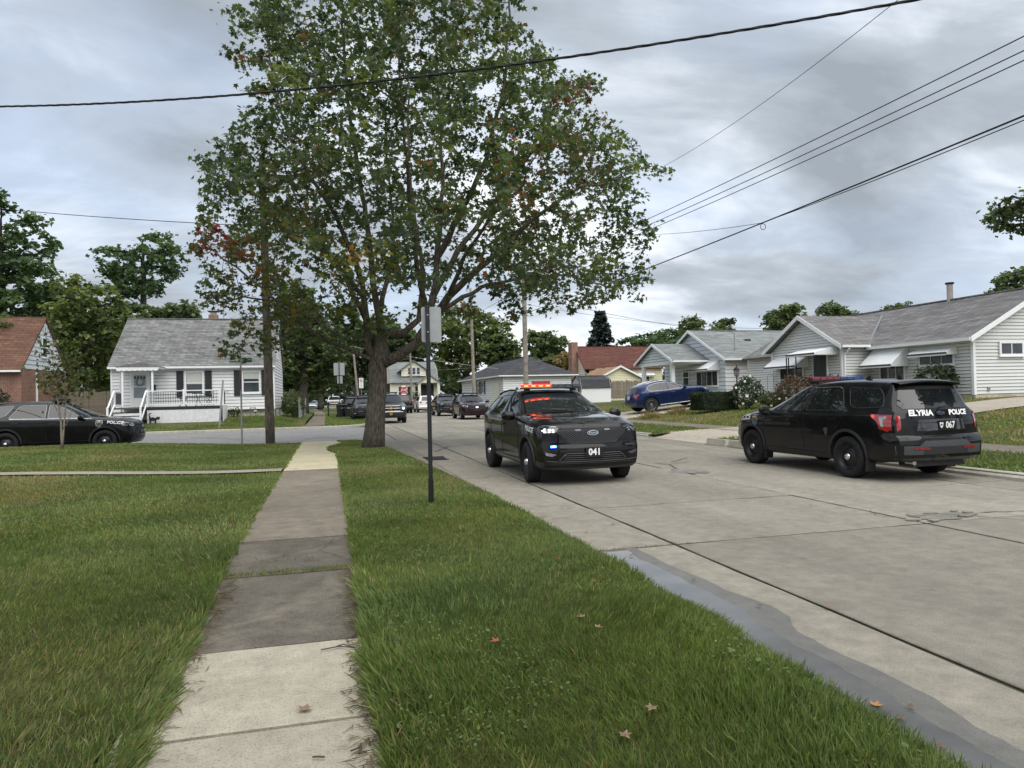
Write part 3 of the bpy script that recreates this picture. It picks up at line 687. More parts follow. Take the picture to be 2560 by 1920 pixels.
# ---- porch (deck, rails, lattice, steps, canopy) as parts of the house
PX0, PX1, PY0 = -9.85, -5.9, 43.05
def hb(lo, hi, name, mat, par=H, bev=0): return MB().b2(Vector(lo) - HO, Vector(hi) - HO).build(name, mat, par, bevel=bev)
deck = hb((-11.55, PY0, 1.28), (PX1, HY0 - .03, 1.37), 'porch_deck', simple('grey deck paint', (.09, .09, .09), .7), H)
hb((PX0, PY0 - .03, 1.20), (PX1, PY0 - .002, 1.38), 'deck_fascia', SHUT, deck)
hb((PX1 - .09, PY0 - .035, .45), (PX1, PY0 - .001, 1.20), 'skirt_post', SHUT, deck); hb((PX1, PY0, .45), (PX1 + .03, HY0 - .05, 1.36), 'porch_side', S_TRIM, deck)
lat = MB(); z0, z1 = .46, 1.20
for sg in (-1, 1):
    for k in range(-14, 70):
        a = PX0 + k * .075; x0, x1 = (a, a + (z1 - z0)) if sg > 0 else (a + (z1 - z0), a)
        za, zb_ = z0, z1
        pts = []
        for t_ in (0, 1): pts.append([lerp(x0, x1, t_), lerp(za, zb_, t_)])
        for p_ in pts:
            if p_[0] < PX0: p_[1] += (PX0 - p_[0]) * (1 if sg > 0 else -1); p_[0] = PX0
            if p_[0] > PX1 - .1: p_[1] -= (p_[0] - PX1 + .1) * (1 if sg > 0 else -1); p_[0] = PX1 - .1
        if abs(pts[0][0] - pts[1][0]) < .02 or not (z0 - .01 <= pts[0][1] <= z1 + .01 and z0 - .01 <= pts[1][1] <= z1 + .01): continue
        p0, p1 = Vector((pts[0][0], PY0 - .012 - .008 * sg, pts[0][1])) - HO, Vector((pts[1][0], PY0 - .012 - .008 * sg, pts[1][1])) - HO
        d = (p1 - p0).normalized(); w_ = Vector((-d.z, 0, d.x)) * .023
        lat.prism([p0 - w_, p0 + w_, p1 + w_, p1 - w_], (0, .007, 0))
tag(lat.build('lattice', simple('white lattice', (.78, .76, .78), .6), deck), kind='stuff')
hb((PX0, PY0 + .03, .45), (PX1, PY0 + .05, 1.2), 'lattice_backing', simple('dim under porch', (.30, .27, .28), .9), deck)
for x in (PX0 + .02, -7.95, -6.05):
    hb((x - .055, PY0 - .02, 1.38), (x + .055, PY0 + .09, 2.36), 'rail_post', S_TRIM, deck, .008)
for (x0, x1) in ((PX0 + .08, -8.01), (-7.89, -6.11)):
    hb((x0, PY0, 2.24), (x1, PY0 + .07, 2.30), 'top_rail', S_TRIM, deck); hb((x0, PY0, 1.47), (x1, PY0 + .06, 1.53), 'bottom_rail', S_TRIM, deck)
    n_ = int((x1 - x0) / .125)
    for k in range(1, n_): hb((lerp(x0, x1, k / n_) - .008, PY0 + .022, 1.53), (lerp(x0, x1, k / n_) + .008, PY0 + .038, 2.24), 'baluster', BLKMET, deck)
    for z in (1.70, 1.88, 2.06): hb((x0, PY0 + .024, z), (x1, PY0 + .034, z + .014), 'wire_rail', BLKMET, deck)
hb((PX1 - .02, PY0 + .1, 2.24), (PX1 + .05, HY0 - .05, 2.30), 'top_rail', S_TRIM, deck); hb((PX1 + .0, PY0 + .3, 1.45), (PX1 + .03, PY0 + .9, 2.2), 'rail_panel', SHUT, deck)
hb((PX1 - .04, PY0 + .10, 1.38), (PX1 + .06, PY0 + .19, 2.36), 'rail_post', S_TRIM, deck)
for k in range(4):
    z = 1.28 - (k + 1) * .19; y = PY0 - .02 - k * .28
    st = hb((-11.50, y - .28, z - .02), (-9.95, y, z + .02), 'step', SHUT, deck); hb((-11.48, y - .26, z - .17), (-9.97, y - .25, z - .02), 'riser', S_TRIM, st)
for x in (-11.55, -9.93):
    MB().prism([Vector((x, PY0 - 1.2, 1.30)) - HO, Vector((x, PY0 - 1.2, 1.38)) - HO, Vector((x, PY0, 2.32)) - HO, Vector((x, PY0, 2.24)) - HO], (.07, 0, 0)).build('stair_rail', S_TRIM, deck)
    MB().prism([Vector((x, PY0 - 1.2, .62)) - HO, Vector((x, PY0 - 1.2, .70)) - HO, Vector((x, PY0, 1.55)) - HO, Vector((x, PY0, 1.47)) - HO], (.07, 0, 0)).build('stair_rail', S_TRIM, deck)
    hb((x - .01, PY0 - 1.28, .45), (x + .08, PY0 - 1.18, 1.42), 'stair_post', S_TRIM, deck)
    for k in range(7): 
        y = PY0 - 1.1 + k * .16; zz_ = .72 + (k * .16 + .1) * .78
        hb((x + .03, y, zz_), (x + .045, y + .016, zz_ + .66), 'baluster', BLKMET, deck)
hb((-11.55, PY0, 1.38), (-11.46, PY0 + .09, 2.36), 'rail_post', S_TRIM, deck); hb((-11.5, PY0 + .1, 1.55), (-11.47, HY0 - .6, 2.2), 'rail_panel', simple('slate panel', (.12, .12, .15), .6), deck)
# canopy over the door
for x in (-11.15, -9.62): hb((x - .05, PY0 + .22, 1.38), (x + .05, PY0 + .32, 3.52), 'canopy_post', S_TRIM, H)
cp = hb((-11.45, PY0 + .12, 3.55), (-9.25, HY0 + .3, 3.66), 'canopy', S_TRIM, H)
MB().prism([Vector((-11.5, PY0 + .08, 3.665)) - HO, Vector((-9.2, PY0 + .08, 3.665)) - HO, Vector((-10.1, PY0 + .08, 3.92)) - HO], (0, 2.6, 0)).build('canopy_roof', SH_GREY, cp)
b = MB(); r0, r1 = [], []
for k in range(57):
    x = lerp(-11.42, -9.28, k / 56); r0.append(Vector((x, PY0 + .11, 3.57)) - HO); r1.append(Vector((x, PY0 + .11, 3.47 - .04 * abs(math.sin(k * math.pi / 7)))) - HO)
b.grid([r0, r1]).build('canopy_trim', S_TRIM, cp)
# porch furniture and cat cut-out
t_ = thing('bistro_table', (-7.35, 43.9, 1.372), 'small dark round bistro table on the white house porch', 'table')
MB().lathe([(.001, .70), (.30, .70), (.31, .72), (.30, .735), (.001, .735)], 20).build('table_top', simple('blue black table', (.03, .04, .06), .4), t_)
for k in range(3):
    a = k * 2.094; MB().tube([(.22 * math.cos(a), .22 * math.sin(a), .0), (.05 * math.cos(a), .05 * math.sin(a), .4), (.18 * math.cos(a), .18 * math.sin(a), .7)], .013, 6).build('leg', BLKMET, t_)
for i, (x, rz, lab) in enumerate(((-8.15, 0.3, 'black metal folding chair left of the bistro table'), (-6.75, math.pi - .3, 'black metal folding chair with white cushion right of the bistro table'))):
    q = thing('folding_chair', (x, 43.9, 1.372), lab, 'chair', 'porch chairs', rz)
    MB().b2((-.19, -.19, .43), (.19, .19, .46)).build('seat', simple('chair cushion', (.55, .56, .58), .8) if i else BLKMET, q, bevel=.01)
    for sy in (-.18, .18):
        MB().tube([(-.2, sy, 0), (.2, sy, .44)], .012, 6).build('leg', BLKMET, q); MB().tube([(.2, sy, 0), (-.17, sy, .5), (-.22, sy, .88)], .012, 6).build('leg', BLKMET, q)
    MB().b2((-.225, -.18, .66), (-.20, .18, .86)).build('backrest', simple('chair cushion', (.55, .56, .58), .8) if i else BLKMET, q, bevel=.006)
cat = [(-.22, 0), (-.16, 0), (-.14, .14), (.02, .15), (.05, 0), (.11, 0), (.12, .16), (.16, .22), (.24, .20), (.30, .24), (.31, .33), (.27, .40), (.24, .36), (.19, .37), (.16, .41), (.13, .33), (.06, .31), (-.05, .36), (-.16, .33), (-.20, .40), (-.22, .50), (-.18, .56), (-.12, .55), (-.13, .59), (-.22, .60), (-.27, .52), (-.25, .38), (-.24, .2)]
o = MB().prism([(a, 0, b_) for a, b_ in cat], (0, .03, 0)).build('cat_ornament', BLKMET); o.location = (-9.45, 42.75, .45); tag(o, 'black arched cat lawn ornament before the porch lattice', 'ornament')
# ---------------------------------------------------------------- brick house at the left edge
B = thing('brick_house', (-21, 45, 0.5), 'brick house with brown roof and white gable at the left edge', 'house')
HO = Vector(B.location)
GX = -16.76
Wf = house_wall((-27, 45.1, 0), (1, 0, 0), (0, -1, 0)); LF = GX + 26.985
MB().prism([Wf.p(0, .3, -.2), Wf.p(LF, .3, -.2), Wf.p(LF, 3.7, -.2), Wf.p(0, 3.7, -.2)], (0, -.2, 0)).build('wall', BRICK, B)
Wg = house_wall((GX, 45.1, 0), (0, 1, 0), (1, 0, 0)); DG = 6.9
MB().prism([Wg.p(.012, .3, -.2), Wg.p(DG, .3, -.2), Wg.p(DG, 3.72, -.2), Wg.p(.012, 3.72, -.2)], (.2, 0, 0)).build('wall', BRICK, B)
siding(B, Wg, [(-.05, 3.72), (DG, 3.72), (DG / 2, 6.95)], .27, S_BLUE, 'gable')
window(B, Wg, 2.85, 3.65, 4.5, 5.75, S_TRIM); window(B, Wg, 3.25, 3.55, 6.05, 6.4, S_TRIM, 'slide', .04, 0, 1)
MB().tube([Wg.p(2.0, .6, .05), Wg.p(2.0, 3.6, .05)], .06, 6).build('downspout', S_TRIM, B)
rf = MB().b2(Vector((-27, 48.5, 6.95)) - HO, Vector((GX + .1, 48.7, 7.03)) - HO).build('roof', SH_BROWN, B)
slab_roof(rf, [[Vector(p) - HO for p in q] for q in ([(-27, 44.75, 3.62), (GX + .12, 44.75, 3.62), (GX + .12, 48.55, 7.0), (-27, 48.55, 7.0)], [(-27, 52.4, 3.6), (GX + .12, 52.4, 3.6), (GX + .12, 48.55, 7.0), (-27, 48.55, 7.0)])], .1, SH_BROWN)
gutter(B, Vector((-27, 44.72, 3.62)) - HO, Vector((GX + .1, 44.72, 3.62)) - HO)
# ---------------------------------------------------------------- grey ranch house at the right
G = thing('grey_ranch_house', (27.8, 27, 1.0), 'pale grey sided ranch house with metal awnings at the right edge', 'house')
HO = Vector(G.location)
XW, Y0, XR, YE = 24.2, 21.5, 27.8, 36.5
Ws = house_wall((XW, Y0, 0), (1, 0, 0), (0, -1, 0))              # gable end
siding(G, Ws, [(0, 1.22), (7.2, 1.22), (7.2, 3.5), (3.6, 5.36), (0, 3.5)], .132, S_GREY, 'gable_wall')
Ww = house_wall((XW, YE, 0), (0, -1, 0), (-1, 0, 0)); uy = lambda y: YE - y
siding(G, Ww, [(uy(YE), 1.22), (uy(Y0), 1.22), (uy(Y0), 3.5), (uy(YE), 3.5)], .132, S_GREY)
MB().b2(Vector((XW - .02, Y0 - .02, .7)) - HO, Vector((XW + 7.2, YE, 1.215)) - HO).build('foundation', FOUND, G)
MB().b2(Vector((XW - .06, Y0 - .05, 1.2)) - HO, Vector((XW + .06, Y0 + .06, 3.45)) - HO).build('corner_board', S_TRIM, G)
window(G, Ws, 1.22, 2.44, 2.70, 3.28, S_TRIM, 'slide', .085); window(G, Ws, 2.0, 2.75, .86, 1.12, S_TRIM, 'slide', .05)
MB().b2(Vector((24.8, 21.44, 1.35)) - HO, Vector((24.92, 21.5, 1.5)) - HO).build('outlet_box', simple('grey pipe', (.3, .3, .3), .5, .6), G)
XF = 22.6; YA, YB, YP = 26.75, 31.85, 29.3                          # projecting wing
Wg2 = house_wall((XF, YB, 0), (0, -1, 0), (-1, 0, 0)); uw = lambda y: YB - y
siding(G, Wg2, [(0, 1.2), (uw(YA), 1.2), (uw(YA), 3.52), (uw(YP), 5.0), (0, 3.52)], .132, S_GREY, 'gable_wall')
Wg3 = house_wall((XF, YA, 0), (1, 0, 0), (0, -1, 0)); siding(G, Wg3, [(0, 1.2), (XW - XF, 1.2), (XW - XF, 3.5), (0, 3.5)], .132, S_GREY)
MB().b2(Vector((XF + .02, YA + .02, .6)) - HO, Vector((XW, YB - .02, 1.198)) - HO).build('foundation', FOUND, G)
MB().b2(Vector((XF - .05, YA - .05, 1.2)) - HO, Vector((XF + .06, YA + .06, 3.5)) - HO).build('corner_board', S_TRIM, G); MB().b2(Vector((XF - .05, YB - .06, 1.2)) - HO, Vector((XF + .06, YB + .05, 3.5)) - HO).build('corner_board', S_TRIM, G)
rf = MB().b2(Vector((XR - .1, Y0 - .3, 5.50)) - HO, Vector((XR + .1, YE, 5.56)) - HO).build('roof', SH_GREY2, G)
sl = (5.52 - 3.42) / (XR - 23.8)
slab_roof(rf, [[Vector(p) - HO for p in q] for q in ([(23.8, Y0 - .32, 3.42), (XR, Y0 - .32, 5.52), (XR, YE, 5.52), (23.8, YE, 3.42)], [(31.8, Y0 - .32, 3.42), (XR, Y0 - .32, 5.52), (XR, YE, 5.52), (31.8, YE, 3.42)])], .10, SH_GREY2)
zp = 5.14; xm = 23.8 + (zp - 3.42) / sl; sw = .56
ze2 = zp - (YP - 26.4) * sw
for yy, sg in ((26.4, 1), (32.2, -1)):
    x_e = 23.8 + (ze2 - 3.42) / sl
    slab_roof(rf, [[Vector(p) - HO for p in ((22.25, yy, ze2 + .02), (x_e + .3, yy, ze2 + .02), (xm + .15, YP, zp + .02), (22.25, YP, zp + .02))]], .09, SH_GREY2)
MB().prism([Vector(p) - HO for p in ((23.78, 26.5, 3.53), (xm + .1, YP - .02, zp + .07), (xm + .1, YP - .16, zp + .05), (23.78, 26.36, 3.51))], (0, 0, .02)).build('valley_flashing', simple('grey flashing', (.24, .26, .27), .4, .6), rf)
for (yy, sg) in ((26.38, 1), (32.22, -1)):
    MB().prism([Vector((22.22, yy, ze2 - .17)) - HO, Vector((22.22, yy, ze2 + .03)) - HO, Vector((22.22, YP, zp + .03)) - HO, Vector((22.22, YP, zp - .17)) - HO], (.03, 0, 0)).build('rake_board', S_TRIM, G)
MB().prism([Vector((23.76, Y0 - .34, 3.24)) - HO, Vector((23.76, Y0 - .34, 3.44)) - HO, Vector((XR, Y0 - .34, 5.54)) - HO, Vector((XR, Y0 - .34, 5.34)) - HO], (0, .03, 0)).build('rake_board', S_TRIM, G)
MB().prism([Vector((31.84, Y0 - .34, 3.24)) - HO, Vector((31.84, Y0 - .34, 3.44)) - HO, Vector((XR, Y0 - .34, 5.54)) - HO, Vector((XR, Y0 - .34, 5.34)) - HO], (0, .03, 0)).build('rake_board', S_TRIM, G)
gutter(G, Vector((23.76, Y0 - .3, 3.42)) - HO, Vector((23.76, 26.5, 3.42)) - HO); gutter(G, Vector((22.3, 26.36, ze2)) - HO, Vector((23.8, 26.36, ze2)) - HO)
MB().b2(Vector((23.82, Y0, 3.30)) - HO, Vector((24.2, 26.7, 3.34)) - HO).build('soffit', S_TRIM, G)
MB().tube([Vector(p) - HO for p in ((22.7, 26.36, 3.36), (22.66, 26.62, 3.1), (22.66, 26.66, 1.2))], .045, 6).build('downspout', S_TRIM, G)
vp = MB().tube([Vector((XR, 25.8, 5.4)) - HO, Vector((XR, 25.8, 6.25)) - HO], .13, 12).build('roof_vent_pipe', simple('pinkish flue', (.42, .36, .33), .7), rf)
MB().lathe([(.001, .86), (.19, .86), (.19, .93), (.001, .95)], 12, 'Z', Vector((XR, 25.8, 5.4)) - HO).build('vent_cap', BLKMET, vp)
awning(G, Ww, uy(22.2), uy(24.3), 3.12, 2.98, .55) if False else None
awning(G, Ww, uy(24.15), uy(22.2), 3.12, 2.92, .55); window(G, Ww, uy(24.0), uy(22.3), 2.42, 3.0, S_TRIM, 'slide', .06, 0, 3)
awning(G, Ww, uy(26.45), uy(24.6), 3.36, 2.56, .95); window(G, Ww, uy(26.2), uy(24.75), 1.55, 2.75, S_TRIM, 'slide', .07, 0, 3)
awning(G, Wg2, uw(31.5), uw(29.0), 3.20, 2.72, .8); window(G, Wg2, uw(31.2), uw(29.3), 2.0, 2.95, S_TRIM, 'slide', .08, 0, 3)
awning(G, Wg2, uw(29.0), uw(26.95), 3.50, 3.22, 1.3)
dd = MB(); Wg2.box(dd, uw(28.55), uw(27.65), 1.25, 3.12, .004, .05); dd = dd.build('door', simple('dark storm door', (.045, .05, .055), .3), G)
for u in (uw(28.6), uw(27.65)): b = MB(); Wg2.box(b, u, u + .08, 1.22, 3.2, .006, .07); b.build('door_frame', S_TRIM, G)
b = MB(); Wg2.box(b, uw(29.2), uw(26.8), .85, 1.2, .02, 1.4); b.build('stoop', FOUND, G)
for (y_, t_) in ((29.0, 1.25), (28.85, 1.25), (27.05, 1.25), (27.2, .9), (28.3, 1.25)):
    MB().tube([Wg2.p(uw(y_), 1.2, t_), Wg2.p(uw(y_), 3.2, t_)], .03, 6).build('iron_post', BLKMET, G)
for k in range(14): MB().tube([Wg2.p(uw(29.0 - k * .14), 1.22, 1.25), Wg2.p(uw(29.0 - k * .14), 1.95, 1.25)], .010, 4).build('iron_baluster', BLKMET, G)
MB().tube([Wg2.p(uw(29.0), 1.97, 1.25), Wg2.p(uw(27.1), 1.97, 1.25)], .02, 5).build('iron_rail', BLKMET, G)
# ---------------------------------------------------------------- blue white neighbour with a porch gable
N = thing('blue_white_house', (28, 42, 1.0), 'pale blue white house with gabled porch behind the blue crossover', 'house')
HO = Vector(N.location)
NX, NY0, NY1, NP = 24.0, 38.6, 46.7, 42.65
Wn = house_wall((NX, NY1, 0), (0, -1, 0), (-1, 0, 0)); un = lambda y: NY1 - y
siding(N, Wn, [(0, 1.1), (un(NY0), 1.1), (un(NY0), 3.65), (un(NP), 5.55), (0, 3.65)], .26, S_BLUE, 'gable_wall')
Wn2 = house_wall((NX, NY0, 0), (1, 0, 0), (0, -1, 0)); siding(N, Wn2, [(0, 1.1), (10, 1.1), (10, 3.65), (0, 3.65)], .26, S_WHITE)
MB().b2(Vector((NX + .02, NY0 + .02, .6)) - HO, Vector((NX + 10, NY1, 1.098)) - HO).build('foundation', FOUND, N)
rf = MB().b2(Vector((NX - .3, NP - .1, 5.66)) - HO, Vector((NX + 10.2, NP + .1, 5.73)) - HO).build('roof', SH_PALE, N)
slab_roof(rf, [[Vector(p) - HO for p in q] for q in ([(NX - .3, NY0 - .4, 3.56), (NX + 10.2, NY0 - .4, 3.56), (NX + 10.2, NP, 5.7), (NX - .3, NP, 5.7)], [(NX - .3, NY1 + .4, 3.56), (NX + 10.2, NY1 + .4, 3.56), (NX + 10.2, NP, 5.7), (NX - .3, NP, 5.7)])], .09, SH_PALE)
for yy in (NY0 - .42, NY1 + .42):
    MB().prism([Vector((NX - .33, yy, 3.40)) - HO, Vector((NX - .33, yy, 3.58)) - HO, Vector((NX - .33, NP, 5.72)) - HO, Vector((NX - .33, NP, 5.54)) - HO], (.03, 0, 0)).build('rake_board', S_TRIM, N)
gutter(N, Vector((NX - .3, NY0 - .45, 3.56)) - HO, Vector((NX + 10, NY0 - .45, 3.56)) - HO)
PXF = 21.5; Wp = house_wall((PXF, 45.7, 0), (0, -1, 0), (-1, 0, 0)); up_ = lambda y: 45.7 - y
siding(N, Wp, [(0, 3.6), (up_(40.7), 3.6), (up_(43.2), 4.72)], .2, S_BLUE, 'porch_gable')
slab_roof(rf, [[Vector(p) - HO for p in q] for q in ([(PXF - .25, 40.35, 3.58), (NX + .6, 40.35, 3.58), (NX + .6, 43.2, 4.84), (PXF - .25, 43.2, 4.84)], [(PXF - .25, 46.05, 3.58), (NX + .6, 46.05, 3.58), (NX + .6, 43.2, 4.84), (PXF - .25, 43.2, 4.84)])], .09, SH_PALE, 'porch_roof')
MB().b2(Vector((PXF, 40.6, 3.36)) - HO, Vector((NX, 45.8, 3.6)) - HO).build('porch_beam', S_TRIM, N)
for yy in (40.33, 46.07):
    MB().prism([Vector((PXF - .27, yy, 3.42)) - HO, Vector((PXF - .27, yy, 3.60)) - HO, Vector((PXF - .27, 43.2, 4.86)) - HO, Vector((PXF - .27, 43.2, 4.68)) - HO], (.03, 0, 0)).build('rake_board', S_TRIM, N)
gutter(N, Vector((PXF - .2, 40.3, 3.57)) - HO, Vector((NX, 40.3, 3.57)) - HO)
for y_ in (41.0, 45.2): MB().b2(Vector((PXF, y_ - .12, 1.2)) - HO, Vector((PXF + .24, y_ + .12, 3.36)) - HO).build('porch_post', S_TRIM, N)
MB().b2(Vector((PXF - .1, 40.7, .75)) - HO, Vector((NX, 45.6, 1.2)) - HO).build('porch_floor', FOUND, N)
for k in range(22): MB().b2(Vector((PXF + .1 + k * .105, 40.74, 1.2)) - HO, Vector((PXF + .12 + k * .105, 40.76, 1.95)) - HO).build('porch_baluster', BLKMET, N)
MB().b2(Vector((PXF + .1, 40.73, 1.95)) - HO, Vector((NX, 40.77, 1.99)) - HO).build('porch_rail', BLKMET, N)
window(N, Wn, un(43.9), un(43.0), 1.95, 3.1, S_TRIM); window(N, Wn, un(42.1), un(39.35), 1.85, 2.9, S_TRIM, 'slide', .08, 0, 4)
awning(N, Wn, un(42.4), un(39.2), 3.52, 2.98, .9)
for x in (27.0, 30.5): MB().b2(Vector((x, 40.9, 4.8)) - HO, Vector((x + .4, 41.3, 4.98)) - HO).build('roof_vent', BLKMET, rf)
MB().tube([Vector((25.2, 39.4, 3.9)) - HO, Vector((25.2, 39.4, 5.3)) - HO], .035, 6).build('service_mast', simple('grey pipe', (.3, .3, .3), .5, .6), N)
# ---------------------------------------------------------------- hip roofed house with attached garage
K = thing('hip_roof_house', (18.5, 70, 0.5), 'white house with dark hip roof and garage behind unit 041', 'house')
HO = Vector(K.location)
Wk = house_wall((15.3, 61, 0), (1, 0, 0), (0, -1, 0)); siding(K, Wk, [(0, .4), (6.5, .4), (6.5, 3.4), (0, 3.4)], .2, S_WHITE)
Wk2 = house_wall((15.3, 81, 0), (0, -1, 0), (-1, 0, 0)); uk = lambda y: 81 - y
siding(K, Wk2, [(0, .4), (20, .4), (20, 3.4), (0, 3.4)], .2, S_WHITE)
for y_ in (69.3, 71.6): 
    window(K, Wk2, uk(y_ + .45), uk(y_ - .45), 1.8, 3.0, S_TRIM)
    for dy in (-.75, .75): b = MB(); Wk2.box(b, uk(y_ + dy) - .22, uk(y_ + dy) + .22, 1.75, 3.05, .004, .04); b.build('shutter', SHUT, K)
b = MB(); Wk2.box(b, uk(65.2), uk(62.2), .45, 2.7, .004, .04); gd = b.build('garage_door', S_CREAM, K)
for k in range(4): b = MB(); Wk2.box(b, uk(65.1), uk(62.3), .5 + k * .55, .96 + k * .55, .042, .055); b.build('door_panel', S_CREAM, gd)
rf = MB().b2(Vector((18.6, 64.6, 5.24)) - HO, Vector((18.8, 78, 5.30)) - HO).build('roof', SH_DARK, K)
e = 3.38
slab_roof(rf, [[Vector(p) - HO for p in q] for q in ([(14.9, 60.6, e), (22.4, 60.6, e), (18.7, 64.6, 5.27)], [(14.9, 81.4, e), (14.9, 60.6, e), (18.7, 64.6, 5.27), (18.7, 78, 5.27)], [(22.4, 81.4, e), (22.4, 60.6, e), (18.7, 64.6, 5.27), (18.7, 78, 5.27)], [(14.9, 81.4, e), (22.4, 81.4, e), (18.7, 78, 5.27)])], .1, SH_DARK)
gutter(K, Vector((14.9, 60.55, 3.38)) - HO, Vector((22.4, 60.55, 3.38)) - HO); gutter(K, Vector((14.85, 81.4, 3.38)) - HO, Vector((14.85, 60.6, 3.38)) - HO)
# ---------------------------------------------------------------- gambrel shed
Sd = thing('garden_shed', (26, 66.5, .7), 'white garden shed with dark barn-style roof beside the board fence', 'shed')
HO = Vector(Sd.location); M_SHED = siding_mat('white shed board', (0.78, 0.79, 0.79))
MB().b2(Vector((24.35, 65.2, .5)) - HO, Vector((27.5, 67.8, 2.15)) - HO).build('wall', M_SHED, Sd)
gp = [(65.1, 2.1), (65.45, 2.95), (66.5, 3.35), (67.55, 2.95), (67.9, 2.1)]
for x in (24.3, 27.45): MB().prism([Vector((x, a, b_)) - HO for a, b_ in gp], (.06, 0, 0)).build('gable', M_SHED, Sd)
rf = MB().b2(Vector((24.2, 66.4, 3.34)) - HO, Vector((27.62, 66.6, 3.40)) - HO).build('roof', SH_DARK, Sd)
for (a, b_) in zip(gp[:-1], gp[1:]): slab_roof(rf, [[Vector((x, p[0], p[1])) - HO for x, p in ((24.2, a), (27.62, a), (27.62, b_), (24.2, b_))]], .06, SH_DARK)
Wd = house_wall((24.28, 67.8, 0), (0, -1, 0), (-1, 0, 0))
for u in (.5, 1.4): b = MB(); Wd.box(b, u, u + .7, .9, 2.5, .01, .05); b.build('door', M_SHED, Sd)
for u in (.45, 1.22, 2.12): b = MB(); Wd.box(b, u, u + .06, .9, 2.6, .012, .07); b.build('door_trim', BLKMET, Sd)
# ---------------------------------------------------------------- board fence by the shed, plus one behind the left garden
def board_fence(label, pts, h, zf, w=0.145, mat=WOODG, posts=True):
    a, c = Vector(pts[0]), Vector(pts[1]); d = c - a; n_ = int(d.length / w); d.normalize()
    F_ = thing('board_fence', (a.x, a.y, zf(a.x, a.y)), label, 'fence'); rnd = random.Random(int(a.x * 7))
    ang = math.atan2(d.y, d.x); proto = []
    for v in range(3):
        hh = h * (1 + .02 * v); proto.append(MB().prism([(0.004, 0, 0), (w - .006, 0, 0), (w - .006, 0, hh), (w * .8, 0, hh + .05), (w * .2, 0, hh + .05), (.004, 0, hh)], (0, .02, 0)).mesh('fence_board', mat))
    for k in range(n_):
        p = a + d * (k * w); o_ = link('fence_board', proto[rnd.randrange(3)], F_); o_.location = (p.x - a.x, p.y - a.y, zf(p.x, p.y) - zf(a.x, a.y) + rnd.uniform(-.03, .02)); o_.rotation_euler = (0, rnd.uniform(-.01, .01), ang)
    if posts:
        pm = MB().b2((-.05, .03, 0), (.05, .12, h + .22)).mesh('fence_post', mat)
        for k in range(0, n_, 16):
            p = a + d * (k * w); o_ = link('fence_post', pm, F_); o_.location = (p.x - a.x, p.y - a.y, zf(p.x, p.y) - zf(a.x, a.y)); o_.rotation_euler = (0, 0, ang)
    return F_
board_fence('tall weathered board fence between the shed and the porch of the blue white house', ((27.7, 67.2, 0), (36.5, 66.2, 0)), 1.75, lambda x, y: .95)
board_fence('weathered board fence between the brick house and the white house', ((-17.0, 50.5, 0), (-12.2, 50.5, 0)), 1.7, lambda x, y: .65)
# ---------------------------------------------------------------- yellow garage, red roofed house
Yg = thing('yellow_garage', (31.5, 76, .8), 'pale yellow garage with tan roof peeking over the board fence', 'garage')
HO = Vector(Yg.location); Wy = house_wall((30.2, 74.5, 0), (1, 0, 0), (0, -1, 0))
siding(Yg, Wy, [(0, .6), (4.7, .6), (4.7, 3.4), (2.35, 4.55), (0, 3.4)], .2, S_YELLOW)
Wy2 = house_wall((30.2, 81, 0), (0, -1, 0), (-1, 0, 0)); siding(Yg, Wy2, [(0, .6), (6.5, .6), (6.5, 3.4), (0, 3.4)], .2, S_YELLOW)
rf = MB().b2(Vector((32.45, 74.1, 4.68)) - HO, Vector((32.65, 81, 4.74)) - HO).build('roof', SH_TAN, Yg)
slab_roof(rf, [[Vector(p) - HO for p in q] for q in ([(29.8, 74.1, 3.32), (32.55, 74.1, 4.7), (32.55, 81.2, 4.7), (29.8, 81.2, 3.32)], [(35.3, 74.1, 3.32), (32.55, 74.1, 4.7), (32.55, 81.2, 4.7), (35.3, 81.2, 3.32)])], .1, SH_TAN)
for xe in (29.75, 35.35): MB().prism([Vector((xe, 74.06, 3.12)) - HO, Vector((xe, 74.06, 3.34)) - HO, Vector((32.55, 74.06, 4.73)) - HO, Vector((32.55, 74.06, 4.51)) - HO], (0, .03, 0)).build('rake_board', S_TRIM, Yg)
Rd = thing('red_roof_house', (37, 88, .8), 'cream house with long red brown roof and brick chimney', 'house')
HO = Vector(Rd.location); Wr = house_wall((33.2, 85.8, 0), (1, 0, 0), (0, -1, 0))
siding(Rd, Wr, [(0, .6), (10.5, .6), (10.5, 4.9), (0, 4.9)], .22, S_YELLOW)
Wr2 = house_wall((32.6, 92.4, 0), (0, -1, 0), (-1, 0, 0)); siding(Rd, Wr2, [(0, .6), (6.6, .6), (6.6, 4.9), (3.3, 7.8), (0, 4.9)], .22, S_CREAM)
window(Rd, Wr2, 2.9, 3.6, 5.6, 6.6, S_TRIM)
rf = MB().b2(Vector((32.3, 89, 7.93)) - HO, Vector((43.7, 89.2, 8.0)) - HO).build('roof', SH_RED, Rd)
slab_roof(rf, [[Vector(p) - HO for p in q] for q in ([(32.35, 85.3, 4.75), (43.7, 85.3, 4.75), (43.7, 89.1, 7.95), (32.35, 89.1, 7.95)], [(32.35, 92.9, 4.75), (43.7, 92.9, 4.75), (43.7, 89.1, 7.95), (32.35, 89.1, 7.95)])], .1, SH_RED)
MB().b2(Vector((31.7, 88.2, .6)) - HO, Vector((32.58, 89.6, 8.5)) - HO).build('chimney', BRICK, Rd)
window(Rd, Wr, 7.2, 8.6, 2.8, 3.8, S_TRIM, 'slide'); awning(Rd, Wr, 6.8, 9.2, 4.2, 3.8, .7)
